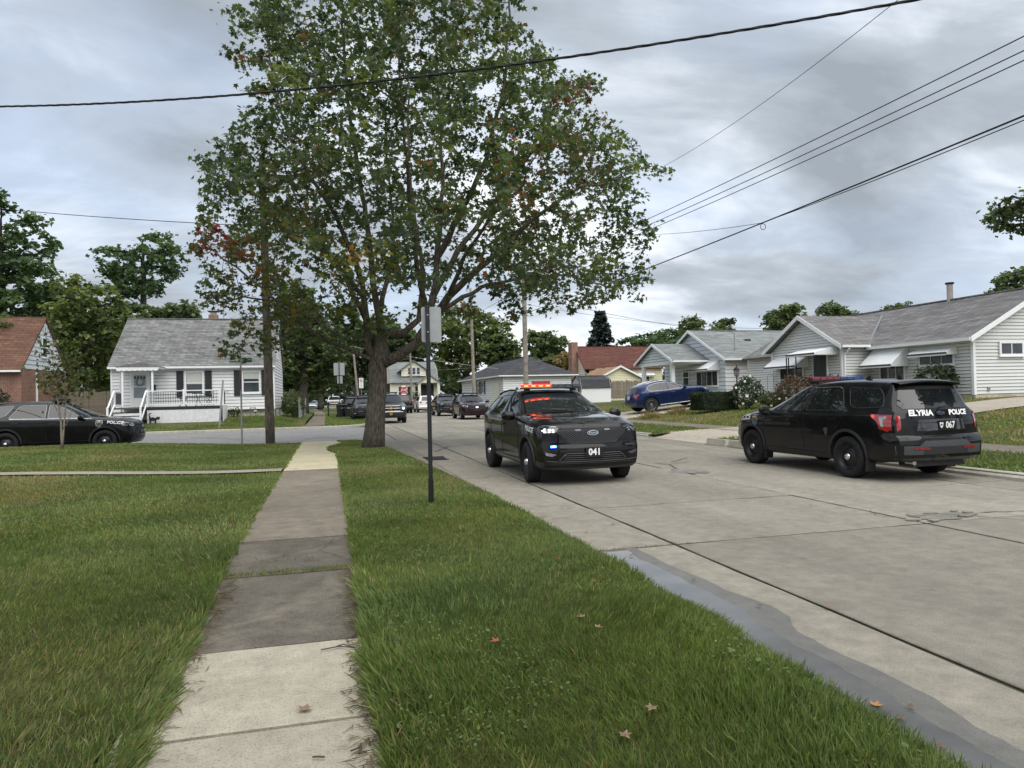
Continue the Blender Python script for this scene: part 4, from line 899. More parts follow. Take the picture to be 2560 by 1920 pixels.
# ---------------------------------------------------------------- two storey house with barn roof
Du = thing('barn_roof_house', (12.6, 107, .6), 'cream two storey house with grey barn-style roof far behind the stop sign', 'house')
HO = Vector(Du.location); k_ = 106 / 100.4
dx0, dx1 = 9.0, 16.2; Wd = house_wall((dx0, 106, 0), (1, 0, 0), (0, -1, 0)); ld = dx1 - dx0
siding(Du, Wd, [(0, .6), (ld, .6), (ld, 3.9), (0, 3.9)], .22, S_CREAM)
rf = MB().b2(Vector((dx0 - .1, 109.4, 7.05)) - HO, Vector((dx1 + .1, 109.6, 7.12)) - HO).build('roof', SH_PALE, Du)
prof = [(105.4, 3.8), (106.6, 5.9), (109.5, 7.1), (112.4, 5.9), (113.6, 3.8)]
for (a, b_) in zip(prof[:-1], prof[1:]): slab_roof(rf, [[Vector((x, p[0], p[1])) - HO for x, p in ((dx0 - .1, a), (dx1 + .1, a), (dx1 + .1, b_), (dx0 - .1, b_))]], .1, SH_PALE)
for x in (dx0 - .02, dx1 - .04): MB().prism([Vector((x, a, b_)) - HO for a, b_ in prof], (.06, 0, 0)).build('gable', S_CREAM, Du)
Wdm = house_wall((dx0 + 1.7, 105.7, 0), (1, 0, 0), (0, -1, 0)); siding(Du, Wdm, [(0, 4.75), (3.7, 4.75), (3.7, 5.7), (1.85, 7.0), (0, 5.7)], .22, S_CREAM, 'dormer')
for u in (.95, 1.6, 2.25): window(Du, Wdm, u, u + .6, 4.95, 6.1, S_TRIM, 'sash', .06)
slab_roof(rf, [[Vector(p) - HO for p in q] for q in ([(dx0 + 1.1, 105.3, 5.5), (dx0 + 1.1, 109, 5.5), (dx0 + 3.55, 109, 7.2), (dx0 + 3.55, 105.3, 7.2)], [(dx0 + 6.0, 105.3, 5.5), (dx0 + 6.0, 109, 5.5), (dx0 + 3.55, 109, 7.2), (dx0 + 3.55, 105.3, 7.2)])], .1, SH_PALE, 'dormer_roof')
MB().prism([Vector((dx0 + 4.1, 104.2, 3.7)) - HO, Vector((dx1 + .2, 104.2, 3.7)) - HO, Vector((dx0 + 5.7, 104.2, 4.9)) - HO], (0, .1, 0)).build('porch_gable', S_CREAM, Du)
slab_roof(rf, [[Vector(p) - HO for p in q] for q in ([(dx0 + 3.8, 103.9, 3.6), (dx0 + 3.8, 106.5, 3.6), (dx0 + 5.7, 106.5, 5.0), (dx0 + 5.7, 103.9, 5.0)], [(dx1 + .4, 103.9, 3.6), (dx1 + .4, 106.5, 3.6), (dx0 + 5.7, 106.5, 5.0), (dx0 + 5.7, 103.9, 5.0)])], .1, SH_PALE, 'porch_roof')
for x in (dx0 + 4.2, dx1 - .1): MB().b2(Vector((x - .2, 104.2, .6)) - HO, Vector((x + .2, 104.6, 3.7)) - HO).build('porch_post', S_CREAM, Du)
for u in (1.2, 2.5, 3.7): window(Du, Wd, u, u + .9, 1.6, 3.3, S_TRIM)
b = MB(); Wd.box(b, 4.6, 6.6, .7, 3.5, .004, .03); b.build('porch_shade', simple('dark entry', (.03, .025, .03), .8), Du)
MB().b2(Vector((dx0 + .6, 108.6, 6.2)) - HO, Vector((dx0 + 1.1, 109.3, 7.6)) - HO).build('chimney', BRICK, rf)
# ================================================================ vehicles
def paint(name, col, rough=0.35, metal=0.0):
    t = NT(name); p = t.coord('Object')
    dust = t.ramp(t.noise(p, 3.0, 6, 0.6), [(0.45, 0.0), (0.8, 0.05)])
    t.set(base=t.mix(dust, col, (0.18, 0.16, 0.13)), rough=rough, metal=metal, spec=0.06, coat=0.9, coatr=0.025, coatior=1.38)
    MATS[name] = t.m; return t.m
P_BLACK = paint('black car paint', (0.0045, 0.0047, 0.0055))
P_SLATE = paint('charcoal car paint', (0.02, 0.024, 0.03), 0.4, 0.3)
P_MAROON = paint('black cherry car paint', (0.022, 0.007, 0.010))
P_BLUE = paint('deep blue car paint', (0.010, 0.022, 0.080), 0.3, 0.45)
P_WHITE = paint('white car paint', (0.72, 0.72, 0.72))
P_SILVER = paint('silver car paint', (0.35, 0.37, 0.42), 0.3, 0.8)
M_GLASS = simple('tinted car glass', (0.010, 0.012, 0.014), 0.015, 0.0, 0.65, 0.0, 0.3)
M_WSHIELD = simple('windshield glass', (0.020, 0.024, 0.026), 0.012, 0.0, 0.8, 0.0, 0.3)
M_PLASTIC = simple('black car plastic', (0.022, 0.022, 0.024), 0.55, 0, 0.4, 0, 0.3, 40)
M_GREYPL = simple('grey car plastic', (0.055, 0.057, 0.062), 0.6, 0, 0.4, 0, 0.2, 40)
M_TYRE = simple('tyre rubber', (0.017, 0.017, 0.018), 0.85, 0, 0.3, 0, 0.35, 20, bump=0.2)
M_CHROME = simple('chrome', (0.62, 0.63, 0.64), 0.12, 1.0, var=0.06)
M_STEELB = simple('black steel wheel', (0.012, 0.012, 0.013), 0.4, 0.2, 0.5)
M_ALLOY = simple('grey alloy wheel', (0.22, 0.22, 0.23), 0.3, 0.9)
M_VOID = simple('dark opening', (0.003, 0.003, 0.003), 0.8)
M_WHITETX = simple('white decal', (0.82, 0.82, 0.82), 0.5, var=0.03)
M_GOLDTX = simple('gold decal', (0.55, 0.36, 0.08), 0.5)
M_LENS = simple('clear lamp lens', (0.30, 0.31, 0.32), 0.05, 0.4, 0.8, 0.5, 0.3, 30)
M_LENSD = simple('dark lamp lens', (0.035, 0.036, 0.04), 0.05, 0.2, 0.8, 0.6, 0.4, 30)
M_RED = simple('red lamp lens', (0.33, 0.010, 0.014), 0.08, 0.0, 0.7, 0.8, 0.2, 30)
M_REDDIM = simple('dark red bar lens', (0.20, 0.012, 0.016), 0.12, 0, 0.6, 0.6, 0.3, 30)
M_BLUEDIM = simple('dark blue bar lens', (0.012, 0.05, 0.21), 0.12, 0, 0.6, 0.6, 0.3, 30)
M_REDLIT = simple('lit red lamp', (0.9, 0.05, 0.03), 0.3, emit=(1.0, 0.03, 0.02), estr=1.1)
M_AMBLIT = simple('lit orange core', (0.9, 0.3, 0.05), 0.3, emit=(1.0, 0.16, 0.03), estr=2.6)
M_BLUELIT = simple('lit blue lamp', (0.05, 0.1, 0.9), 0.3, emit=(0.02, 0.10, 1.0), estr=16.0)
M_CYANLIT = simple('lit pale blue core', (0.4, 0.8, 1.0), 0.3, emit=(0.25, 0.8, 1.0), estr=5.0)
M_LEDLIT = simple('lit white lamp', (0.9, 0.9, 0.9), 0.3, emit=(0.9, 0.97, 1.0), estr=1.6)
M_SHIELD = simple('shield decal', (0.055, 0.09, 0.12), 0.5, var=0.6, scale=25)
M_AMBER = simple('amber lens', (0.45, 0.13, 0.01), 0.2, 0, 0.6, 0.5)

def gsmooth(x, y, xs, sig):
    """smoothed interpolation of a profile"""
    f = np.interp
    o = np.array([-2, -1.5, -1, -.5, 0, .5, 1, 1.5, 2]) * sig
    w = np.exp(-0.5 * (o / sig) ** 2); w /= w.sum()
    return sum(wi * f(xs + oi, x, y) for wi, oi in zip(w, o))
def catmull(P, sub):
    P = [np.array(p, float) for p in P]; out = []
    for i in range(len(P) - 1):
        a, b, c, d = P[max(i - 1, 0)], P[i], P[i + 1], P[min(i + 2, len(P) - 1)]
        for k in range(sub):
            t = k / sub
            out.append(0.5 * (2 * b + (c - a) * t + (2 * a - 5 * b + 4 * c - d) * t * t + (3 * b - a - 3 * c + d) * t ** 3))
    out.append(P[-1]); return out
class Car:
    def __init__(s, sp, root, mat):
        s.sp, s.root, s.mat = sp, root, mat
        s.make_body()
    def make_body(s):
        sp = s.sp
        xr, xf = sp['xr'], sp['xf']
        pr = {k: np.array(sorted(sp[k])) for k in ('top', 'belt', 'w', 'wr', 'zb')}
        xs = np.linspace(xr, xf, sp.get('ns', 72))
        F = {k: gsmooth(v[:, 0], v[:, 1], xs, 0.035 if k == 'top' else 0.05) for k, v in pr.items()}
        rings = []
        for i, x in enumerate(xs):
            w, wr, belt, top, zb = (F[k][i] for k in ('w', 'wr', 'belt', 'top', 'zb'))
            belt = min(belt, top - 0.05)
            drop = sp.get('crown', 0.055) * min(1, (top - belt) / 0.4) + 0.018
            ze = top - drop
            sec = [(0, zb), (.80 * w, zb), (.93 * w, zb + .035), (.972 * w, zb + .11), (.99 * w, lerp(zb, belt, .42)), (w, lerp(zb, belt, .66)),
                   (.992 * w, belt - .075), (.962 * w, belt - .008), (lerp(.955 * w, wr, .5) + .008, lerp(belt, ze, .5)), (wr + .01, ze - .01 * min(1, (top - belt) / .3)), (wr * .90, lerp(ze, top, .55)), (wr * .55, top - drop * .12), (0, top)]
            rings.append(catmull(sec, 4))
        n = len(rings[0]); b = MB(); V = []
        def deform(x, y, z):
            w = 0.97
            bf = sstep(xf - 0.6, xf, x); br = sstep(xr + 0.5, xr, x)
            x2 = x + bf * (float(np.interp(z, [q[0] for q in sp['fp']], [q[1] for q in sp['fp']])) - sp['kf'] * abs(y / w) ** 2.4)
            x2 += br * (-float(np.interp(z, [q[0] for q in sp['rp']], [q[1] for q in sp['rp']])) + sp['kr'] * abs(y / w) ** 2.6)
            return (x2, y, z)
        for i, x in enumerate(xs):
            r = rings[i]
            ring = [deform(x, q[0], q[1]) for q in r] + [deform(x, -q[0], q[1]) for q in r[-2:0:-1]]
            V.append(ring)
        m = len(V[0])
        b.v = [p for ring in V for p in ring]
        for i in range(len(V) - 1):
            for k in range(m): b.f.append((i * m + k, i * m + (k + 1) % m, (i + 1) * m + (k + 1) % m, (i + 1) * m + k))
        for x, r in ((xs[0], rings[0]), (xs[-1], rings[-1])):
            NC = 16
            b.grid([[deform(x, q[0] * (1 - 2 * j / NC), q[1]) for j in range(NC + 1)] for q in r])
        me = b.mesh('body', s.mat)
        bm = bmesh.new(); bm.from_mesh(me)
        bmesh.ops.remove_doubles(bm, verts=bm.verts[:], dist=2e-4)
        bmesh.ops.dissolve_degenerate(bm, dist=1e-4, edges=bm.edges[:])
        bmesh.ops.recalc_face_normals(bm, faces=bm.faces[:])
        bm.to_mesh(me); bm.free()
        tmp = bpy.data.objects.new('tmp', me); COL.objects.link(tmp)
        cb = MB(); ra = sp['ra']
        for ax in sp['axles']:
            for sd_ in (-1, 1):
                cb.lathe([(0.0, 0.60 * sd_), (ra, 0.60 * sd_), (ra, 1.3 * sd_), (0.0, 1.3 * sd_)], 40, 'Y', (ax, 0, sp['hub']))
        cme = cb.mesh('cut', M_PLASTIC)
        bm = bmesh.new(); bm.from_mesh(cme); bmesh.ops.remove_doubles(bm, verts=bm.verts[:], dist=1e-5); bmesh.ops.recalc_face_normals(bm, faces=bm.faces[:]); bm.to_mesh(cme); bm.free()
        co = bpy.data.objects.new('cut', cme); COL.objects.link(co)
        md = tmp.modifiers.new('b', 'BOOLEAN'); md.operation = 'DIFFERENCE'; md.object = co; md.solver = 'EXACT'
        bpy.context.view_layer.update()
        dg = bpy.context.evaluated_depsgraph_get()
        res = bpy.data.meshes.new_from_object(tmp.evaluated_get(dg))
        bpy.data.objects.remove(tmp); bpy.data.objects.remove(co)
        bm = bmesh.new(); bm.from_mesh(res)
        bmesh.ops.recalc_face_normals(bm, faces=bm.faces[:])
        res.materials.clear(); res.materials.append(s.mat); res.materials.append(M_PLASTIC)
        for f in bm.faces:
            c = f.calc_center_median(); f.material_index = 0
            for ax in sp['axles']:
                if math.hypot(c.x - ax, c.z - sp['hub']) < ra + 0.004 and abs(c.y) < 1.0 and abs(f.normal.y) < 0.9 or (math.hypot(c.x - ax, c.z - sp['hub']) < ra and abs(c.y) < 0.62): f.material_index = 1
            if c.z < sp['zlow']: f.material_index = 1
        for e in bm.edges: e.smooth = not (len(e.link_faces) == 2 and e.calc_face_angle(0) > R(38))
        for f in bm.faces: f.smooth = True
        bm.to_mesh(res); s.bvh = BVHTree.FromBMesh(bm); bm.free()
        s.body = link('body', res, s.root)
    # ---- projection of flat outlines on the body
    def cast(s, mode, a, b):
        o, d = {'R': ((a, -4, b), (0, 1, 0)), 'L': ((a, 4, b), (0, -1, 0)), 'F': ((6, a, b), (-1, 0, 0)), 'B': ((-6, a, b), (1, 0, 0)), 'T': ((a, b, 6), (0, 0, -1))}[mode]
        loc, nrm, _, _ = s.bvh.ray_cast(Vector(o), Vector(d))
        if loc is None:
            st = {'R': (a, -.95, b), 'L': (a, .95, b), 'F': (s.sp['xf'], a, b), 'B': (s.sp['xr'], a, b), 'T': (a, b, 1.5)}[mode]
            loc, nrm, _, _ = s.bvh.find_nearest(Vector(st))
        if nrm.dot(Vector(d)) > 0: nrm = -nrm
        return loc, nrm
    def patch(s, name, mode, poly, mat, off=0.004, cell=0.09, parent=None, rnd=0.0, depth=0.0, smooth=True):
        if rnd: poly = round_poly(poly, rnd)
        bm = bmesh.new()
        f = bm.faces.new([bm.verts.new((p[0], p[1], 0)) for p in poly])
        for ax in (0, 1):
            lo = min(p[ax] for p in poly); hi = max(p[ax] for p in poly); k = max(1, int((hi - lo) / cell))
            for i in range(1, k):
                c = [0, 0, 0]; c[ax] = lerp(lo, hi, i / k); nn = [0, 0, 0]; nn[ax] = 1
                bmesh.ops.bisect_plane(bm, geom=bm.verts[:] + bm.edges[:] + bm.faces[:], plane_co=c, plane_no=nn)
        bmesh.ops.triangulate(bm, faces=[f for f in bm.faces if len(f.verts) > 4])
        for v in bm.verts:
            l, n_ = s.cast(mode, v.co.x, v.co.y); v.co = l + n_ * off
        if depth:
            r = bmesh.ops.extrude_face_region(bm, geom=bm.faces[:])
            axis = {'R': (0, -1, 0), 'L': (0, 1, 0), 'F': (1, 0, 0), 'B': (-1, 0, 0), 'T': (0, 0, 1)}[mode]
            bmesh.ops.translate(bm, vec=Vector(axis) * depth, verts=[g for g in r['geom'] if isinstance(g, bmesh.types.BMVert)])
        bmesh.ops.recalc_face_normals(bm, faces=bm.faces[:])
        if not depth:
            out = Vector({'R': (0, -1, 0), 'L': (0, 1, 0), 'F': (1, 0, 0), 'B': (-1, 0, 0), 'T': (0, 0, 1)}[mode])
            bm.faces.ensure_lookup_table()
            if sum(f.normal.dot(out) for f in bm.faces) < 0: bmesh.ops.reverse_faces(bm, faces=bm.faces[:])
        for f in bm.faces: f.smooth = smooth
        me = bpy.data.meshes.new(name); bm.to_mesh(me); bm.free(); me.materials.append(mat)
        return link(name, me, parent or s.root)
    def line(s, name, mode, pts, r, mat, parent=None, off=0.0, closed=False, n=6):
        if closed: pts = list(pts) + [pts[0]]
        P = []
        for a, b in zip(pts[:-1], pts[1:]):
            k = max(1, int(math.hypot(b[0] - a[0], b[1] - a[1]) / 0.08))
            P += [(lerp(a[0], b[0], i / k), lerp(a[1], b[1], i / k)) for i in range(k)]
        P.append(pts[-1])
        Q = []
        for a, b in P:
            l, nn = s.cast(mode, a, b); Q.append(l + nn * off)
        return MB().tube(Q, r, n).build(name, mat, parent or s.root, smooth=True)
    def text(s, name, mode, txt, size, c, mat, bold=0.004, shear=0.0, sx=1.0, off=0.007, parent=None, space=1.0, slope=0.0):
        vs, fs = text_mesh(txt, size, bold, shear, space, sx)
        fl = -1 if mode in ('L', 'B') else 1
        V = []
        for a, b in vs:
            l, nn = s.cast(mode, c[0] + fl * a, c[1] + b + slope * a); V.append(l + nn * off)
        return MB().add(V, fs).build(name, mat, parent or s.root, fix=False)
    def wheels(s, kind, steer=0.0, capmat=None):
        sp = s.sp; r = sp['rw']; hw = 0.118
        tp = [(r * .63, -hw * .85), (r * .70, -hw), (r * .90, -hw * 1.04), (r * .975, -hw * .9), (r, -hw * .62), (r, hw * .62), (r * .975, hw * .9), (r * .90, hw * 1.04), (r * .70, hw), (r * .655, hw * .88), (r * .63, hw * .6)]
        tyre = MB().lathe(tp, 40, 'Y').mesh('tyre', M_TYRE, True)
        if kind == 'steel':
            rim = MB().lathe([(r * .66, hw * .86), (r * .635, hw * .80), (r * .60, hw * .45), (r * .52, hw * .30), (r * .40, hw * .38), (r * .30, hw * .62), (r * .16, hw * .72), (0.001, hw * .72)], 40, 'Y').mesh('rim', M_STEELB, True)
        else:
            rim = MB().lathe([(r * .66, hw * .9), (r * .62, hw * .84), (r * .60, hw * .2), (r * .3, hw * .1), (0.001, hw * .1)], 32, 'Y').mesh('rim', M_VOID if kind != 'plain' else M_ALLOY, True)
        for ax in sp['axles']:
            for sd_ in (-1, 1):
                w = bpy.data.objects.new('wheel', None); COL.objects.link(w); w.parent = s.root; w.empty_display_size = 0.2
                w.location = (ax, sd_ * sp['track'], sp['rw']); w.rotation_euler = (0, 0, (math.pi if sd_ < 0 else 0) + (steer if ax > 0 else 0))
                link('tyre', tyre, w); link('rim', rim, w)
                if kind == 'steel':
                    if not hasattr(s, '_hole'):
                        hb = MB(); hb.add([(0.045 * math.cos(t) * r / .363, 0, 0.030 * math.sin(t) * r / .363) for t in np.linspace(0, 6.283, 12, endpoint=False)], [tuple(range(12))])
                        s._hole = hb.mesh('hand_hole', M_VOID)
                        s._cap = MB().lathe([(r * .185, hw * .70), (r * .18, hw * .92), (r * .13, hw * 1.12), (r * .06, hw * 1.2), (0.001, hw * 1.22)], 20, 'Y').mesh('hub_cap', capmat or M_CHROME, True)
                    for k in range(5):
                        t = 2 * math.pi * k / 5 + 0.3
                        h_ = link('hand_hole', s._hole, w); h_.location = (math.cos(t) * r * .455, hw * .40, math.sin(t) * r * .455); h_.rotation_euler = (0, -t + math.pi / 2, 0)
                    link('hub_cap', s._cap, w)
                elif kind != 'plain':
                    if not hasattr(s, '_spoke'):
                        nsp = 10 if kind == 'multi' else 5
                        s._nsp = nsp
                        wd = 0.011 if kind == 'multi' else 0.035
                        sb = MB()
                        for dd in ((-1, 1) if kind == 'multi' else (0,)):
                            sb.prism([(r * .10, hw * .55, dd * .012 - wd), (r * .10, hw * .55, dd * .012 + wd), (r * .63, hw * .80, dd * .030 + wd * .8), (r * .63, hw * .80, dd * .030 - wd * .8)], (0, -0.02, 0))
                        s._spoke = sb.mesh('spoke', M_ALLOY)
                        s._cap = MB().lathe([(r * .17, hw * .5), (r * .16, hw * .75), (r * .10, hw * .84), (0.001, hw * .86)], 16, 'Y').mesh('hub_cap', M_ALLOY, True)
                        s._lip = MB().lathe([(r * .67, hw * .88), (r * .66, hw * .97), (r * .62, hw * .93), (r * .61, hw * .7)], 32, 'Y').mesh('rim_lip', M_ALLOY, True)
                    for k in range(s._nsp):
                        q = link('spoke', s._spoke, w); q.rotation_euler = (0, 2 * math.pi * k / s._nsp, 0)
                    link('hub_cap', s._cap, w); link('rim_lip', s._lip, w)
        return s
    def arches(s, mat=M_PLASTIC, wd=0.055, a0=-18, a1=198):
        sp = s.sp; ra = sp['ra']
        for ax in sp['axles']:
            for mode, sd_ in (('R', -1), ('L', 1)):
                rows = [[], [], [], []]
                for k in range(27):
                    t = R(lerp(a0, a1, k / 26)); cx, cz = math.cos(t), math.sin(t)
                    if sp['hub'] + cz * (ra + wd) < sp['zb'][1][1] - 0.02: continue
                    l, _ = s.cast(mode, ax + cx * (ra + wd * .7), sp['hub'] + cz * (ra + wd * .7))
                    y = abs(l.y)
                    for q, (rr, yy) in enumerate(((ra - .004, y - .10), (ra - .004, y + .016), (ra + wd * .8, y + .020), (ra + wd, y - .03))):
                        rows[q].append((ax + cx * rr, sd_ * yy, sp['hub'] + cz * rr))
                MB().grid(rows).build('wheel_arch', mat, s.root, smooth=False)
    def side(s, name, poly, mat, off=0.004, rnd=0.0, **k):
        return [s.patch(name, m_, poly, mat, off, rnd=rnd, **k) for m_ in ('R', 'L')]
    def mirrors(s, x, z, mat=None):
        for sd_ in (-1, 1):
            l, _ = s.cast('R' if sd_ < 0 else 'L', x, z)
            y0 = abs(l.y)
            pts = []
            b = MB()
            prof = [(0.0, .055, .035), (.03, .095, .055), (.10, .105, .075), (.19, .098, .07), (.235, .075, .045), (.25, .03, .02)]
            ring = []
            for (dy, hz, hx) in prof:
                ring.append([(x + 0.02 - dy * .18 + hx * math.cos(t) * (1.0 if math.cos(t) > 0 else .75), sd_ * (y0 + .03 + dy), z + .055 + hz * math.sin(t) * .9) for t in np.linspace(0, 2 * math.pi, 17)])
            b.grid(ring)
            o = b.build('mirror', mat or s.mat, s.root, smooth=True)
            MB().tube([(x, sd_ * (y0 - .02), z + .02), (x, sd_ * (y0 + .06), z + .045)], .032, 8).build('mirror_arm', M_PLASTIC, o)
            MB().box((x - .057, sd_ * (y0 + .15), z + .057), (.006, .17, .13)).build('mirror_glass', M_GLASS, o)
    def handles(s, spots, mat):
        for (x, z) in spots:
            for mode, sd_ in (('R', -1), ('L', 1)):
                l, _ = s.cast(mode, x, z)
                MB().box((x, l.y + sd_ * .022, z), (.20, .018, .028)).box((x + .085, l.y + sd_ * .006, z), (.03, .03, .024)).box((x - .085, l.y + sd_ * .006, z), (.03, .03, .024)).build('door_handle', mat, s.root, bevel=0.005)
    def seams(s, lines, mat=M_VOID, r=0.006):
        for pts in lines:
            for mode in ('R', 'L'): s.line('door_seam', mode, pts, r, mat, off=0.0005, n=4)
    def lightbar(s, x, z, lit=False, w=0.62, style='bar', flip=False):
        """roof bar: base, two feet, row of lenses"""
        lb = bpy.data.objects.new('light_bar', None); COL.objects.link(lb); lb.parent = s.root; lb.location = (x, 0, z); lb.empty_display_size = 0.2
        MB().box((0, 0, .035), (.22, 2 * w, .03)).build('bar_base', M_PLASTIC, lb, bevel=.008)
        for sd_ in (-1, 1): MB().box((0, sd_ * (w - .12), .0), (.12, .10, .06)).build('bar_foot', M_PLASTIC, lb, bevel=.01)
        nseg = 8
        for k in range(nseg):
            y0 = -w + 2 * w * k / nseg; y1 = y0 + 2 * w / nseg - .012; yc = (y0 + y1) / 2
            red = (yc < 0) != flip
            taper = .05 if k in (0, nseg - 1) else 0
            P = [(-.12 + taper, y0, .052), (.12 - taper, y0, .052), (.12 if k != 0 else .08, y1, .052), (-.12 if k != 0 else -.08, y1, .052)] if k == 0 else ([(-.12, y0, .052), (.12, y0, .052), (.07, y1, .052), (-.07, y1, .052)] if k == nseg - 1 else [(-.12, y0, .052), (.12, y0, .052), (.12, y1, .052), (-.12, y1, .052)])
            if style == 'dark': mt = M_LENSD
            elif lit: mt = M_REDLIT if red else M_LENSD
            else: mt = M_REDDIM if red else M_BLUEDIM
            q = MB().prism(P, (0, 0, .06)).build('lens', mt, lb, bevel=.008)
            if lit and red and k < 4:
                MB().box((.123, yc, .082), (.006, .085, .026)).build('lamp_core', M_AMBLIT, q, bevel=.002)
        if lit:
            MB().box((-.02, -.19, .15), (.16, .36, .07)).build('upper_lens', M_REDDIM, lb, bevel=.012)
        return lb
def round_poly(poly, r):
    out = []
    n = len(poly)
    for i in range(n):
        p, a, b = Vector(poly[i]), Vector(poly[i - 1]), Vector(poly[(i + 1) % n])
        d1, d2 = (a - p), (b - p); k = min(r, d1.length * .45, d2.length * .45)
        s_, e_ = p + d1.normalized() * k, p + d2.normalized() * k
        for t in (0, .25, .5, .75, 1): out.append(tuple((s_ * (1 - t) ** 2 + p * 2 * t * (1 - t) + e_ * t * t)))
    return out
def ell(cx, cy, a, b, n=20): return [(cx + a * math.cos(2 * math.pi * k / n), cy + b * math.sin(2 * math.pi * k / n)) for k in range(n)]
def mirp(poly): return [(-a, b) for a, b in poly][::-1]
SHIELD = [(-.5, .42), (-.28, .5), (0, .42), (.28, .5), (.5, .42), (.46, .05), (.3, -.28), (0, -.5), (-.3, -.28), (-.46, .05)]
SP16 = dict(xr=-2.45, xf=2.26, axles=(1.433, -1.433), ra=.425, hub=.40, rw=.372, track=.855, zlow=.315, kf=.30, kr=.16, crown=.06,
    top=[(2.26, .985), (2.18, 1.035), (1.9, 1.105), (1.5, 1.155), (1.12, 1.185), (.99, 1.20), (.12, 1.635), (-.05, 1.69), (-.4, 1.735), (-.9, 1.755), (-1.5, 1.75), (-2.0, 1.725), (-2.18, 1.71), (-2.23, 1.66), (-2.41, 1.23), (-2.45, 1.19)],
    belt=[(2.26, .93), (1.9, 1.03), (1.4, 1.10), (1.0, 1.135), (0, 1.15), (-1.2, 1.175), (-2.4, 1.19)],
    w=[(2.26, .80), (2.18, .88), (2.0, .94), (1.6, .975), (.9, .985), (-.5, .985), (-1.6, .98), (-2.1, .955), (-2.3, .915), (-2.40, .85)],
    wr=[(2.26, .62), (1.9, .74), (1.2, .80), (.95, .80), (.12, .66), (-.4, .655), (-1.5, .64), (-2.1, .62), (-2.2, .64), (-2.4, .76)],
    zb=[(-2.4, .36), (-1.95, .30), (1.9, .27), (2.26, .29)],
    fp=[(.27, .0), (.36, .10), (.55, .145), (.70, .12), (.82, .10), (.95, .04), (1.1, 0)], rp=[(.33, .05), (.42, .15), (.62, .165), (.74, .15), (.78, .085), (1.0, .075), (1.16, .03), (1.25, 0)])
SP20 = dict(xr=-2.42, xf=2.28, axles=(1.5125, -1.5125), ra=.425, hub=.405, rw=.376, track=.865, zlow=.33, kf=.17, kr=.16, crown=.06,
    top=[(2.28, 1.06), (2.2, 1.115), (1.9, 1.175), (1.5, 1.21), (1.12, 1.235), (.98, 1.245), (.10, 1.635), (-.1, 1.70), (-.4, 1.735), (-.9, 1.745), (-1.5, 1.715), (-2.05, 1.655), (-2.18, 1.60), (-2.38, 1.25), (-2.42, 1.2)],
    belt=[(2.28, 1.0), (1.9, 1.09), (1.4, 1.14), (1.0, 1.17), (0, 1.18), (-1.2, 1.20), (-2.4, 1.22)],
    w=[(2.28, .88), (2.2, .935), (2.0, .97), (1.6, .985), (.9, .985), (-.5, .985), (-1.6, .985), (-2.1, .955), (-2.3, .91), (-2.42, .84)],
    wr=[(2.28, .74), (1.9, .80), (1.2, .84), (.95, .835), (.10, .685), (-.4, .675), (-1.5, .635), (-2.1, .60), (-2.2, .63), (-2.42, .75)],
    zb=[(-2.42, .36), (-1.95, .29), (1.9, .27), (2.28, .28)],
    fp=[(.26, .02), (.34, .12), (.50, .155), (.64, .15), (.74, .115), (.95, .10), (1.02, .07), (1.12, 0)], rp=[(.33, .05), (.42, .15), (.62, .165), (.74, .15), (.78, .085), (1.0, .075), (1.16, .03), (1.25, 0)])
SPT = dict(xr=-2.62, xf=2.32, axles=(1.47, -1.48), ra=.46, hub=.43, rw=.405, track=.875, zlow=.38, kf=.16, kr=.10, crown=.05,
    top=[(2.32, 1.15), (2.25, 1.19), (1.9, 1.225), (1.4, 1.255), (1.15, 1.265), (.45, 1.72), (.25, 1.80), (-.3, 1.86), (-1.5, 1.87), (-2.3, 1.84), (-2.42, 1.80), (-2.58, 1.3), (-2.62, 1.25)],
    belt=[(2.32, 1.09), (1.9, 1.16), (1.2, 1.20), (0, 1.21), (-2.6, 1.23)],
    w=[(2.32, .88), (2.22, .95), (2.0, .99), (1.5, 1.005), (-2.0, 1.005), (-2.4, .98), (-2.62, .92)],
    wr=[(2.32, .76), (1.9, .83), (1.15, .85), (.3, .74), (-1.5, .73), (-2.4, .71), (-2.62, .84)],
    zb=[(-2.6, .42), (-2.0, .36), (1.9, .34), (2.32, .36)],
    fp=[(.34, .0), (.45, .08), (.62, .10), (.8, .09), (1.1, .05), (1.2, 0)], rp=[(.4, .06), (.5, .14), (.68, .14), (.74, .06), (1.2, .03), (1.3, 0)])
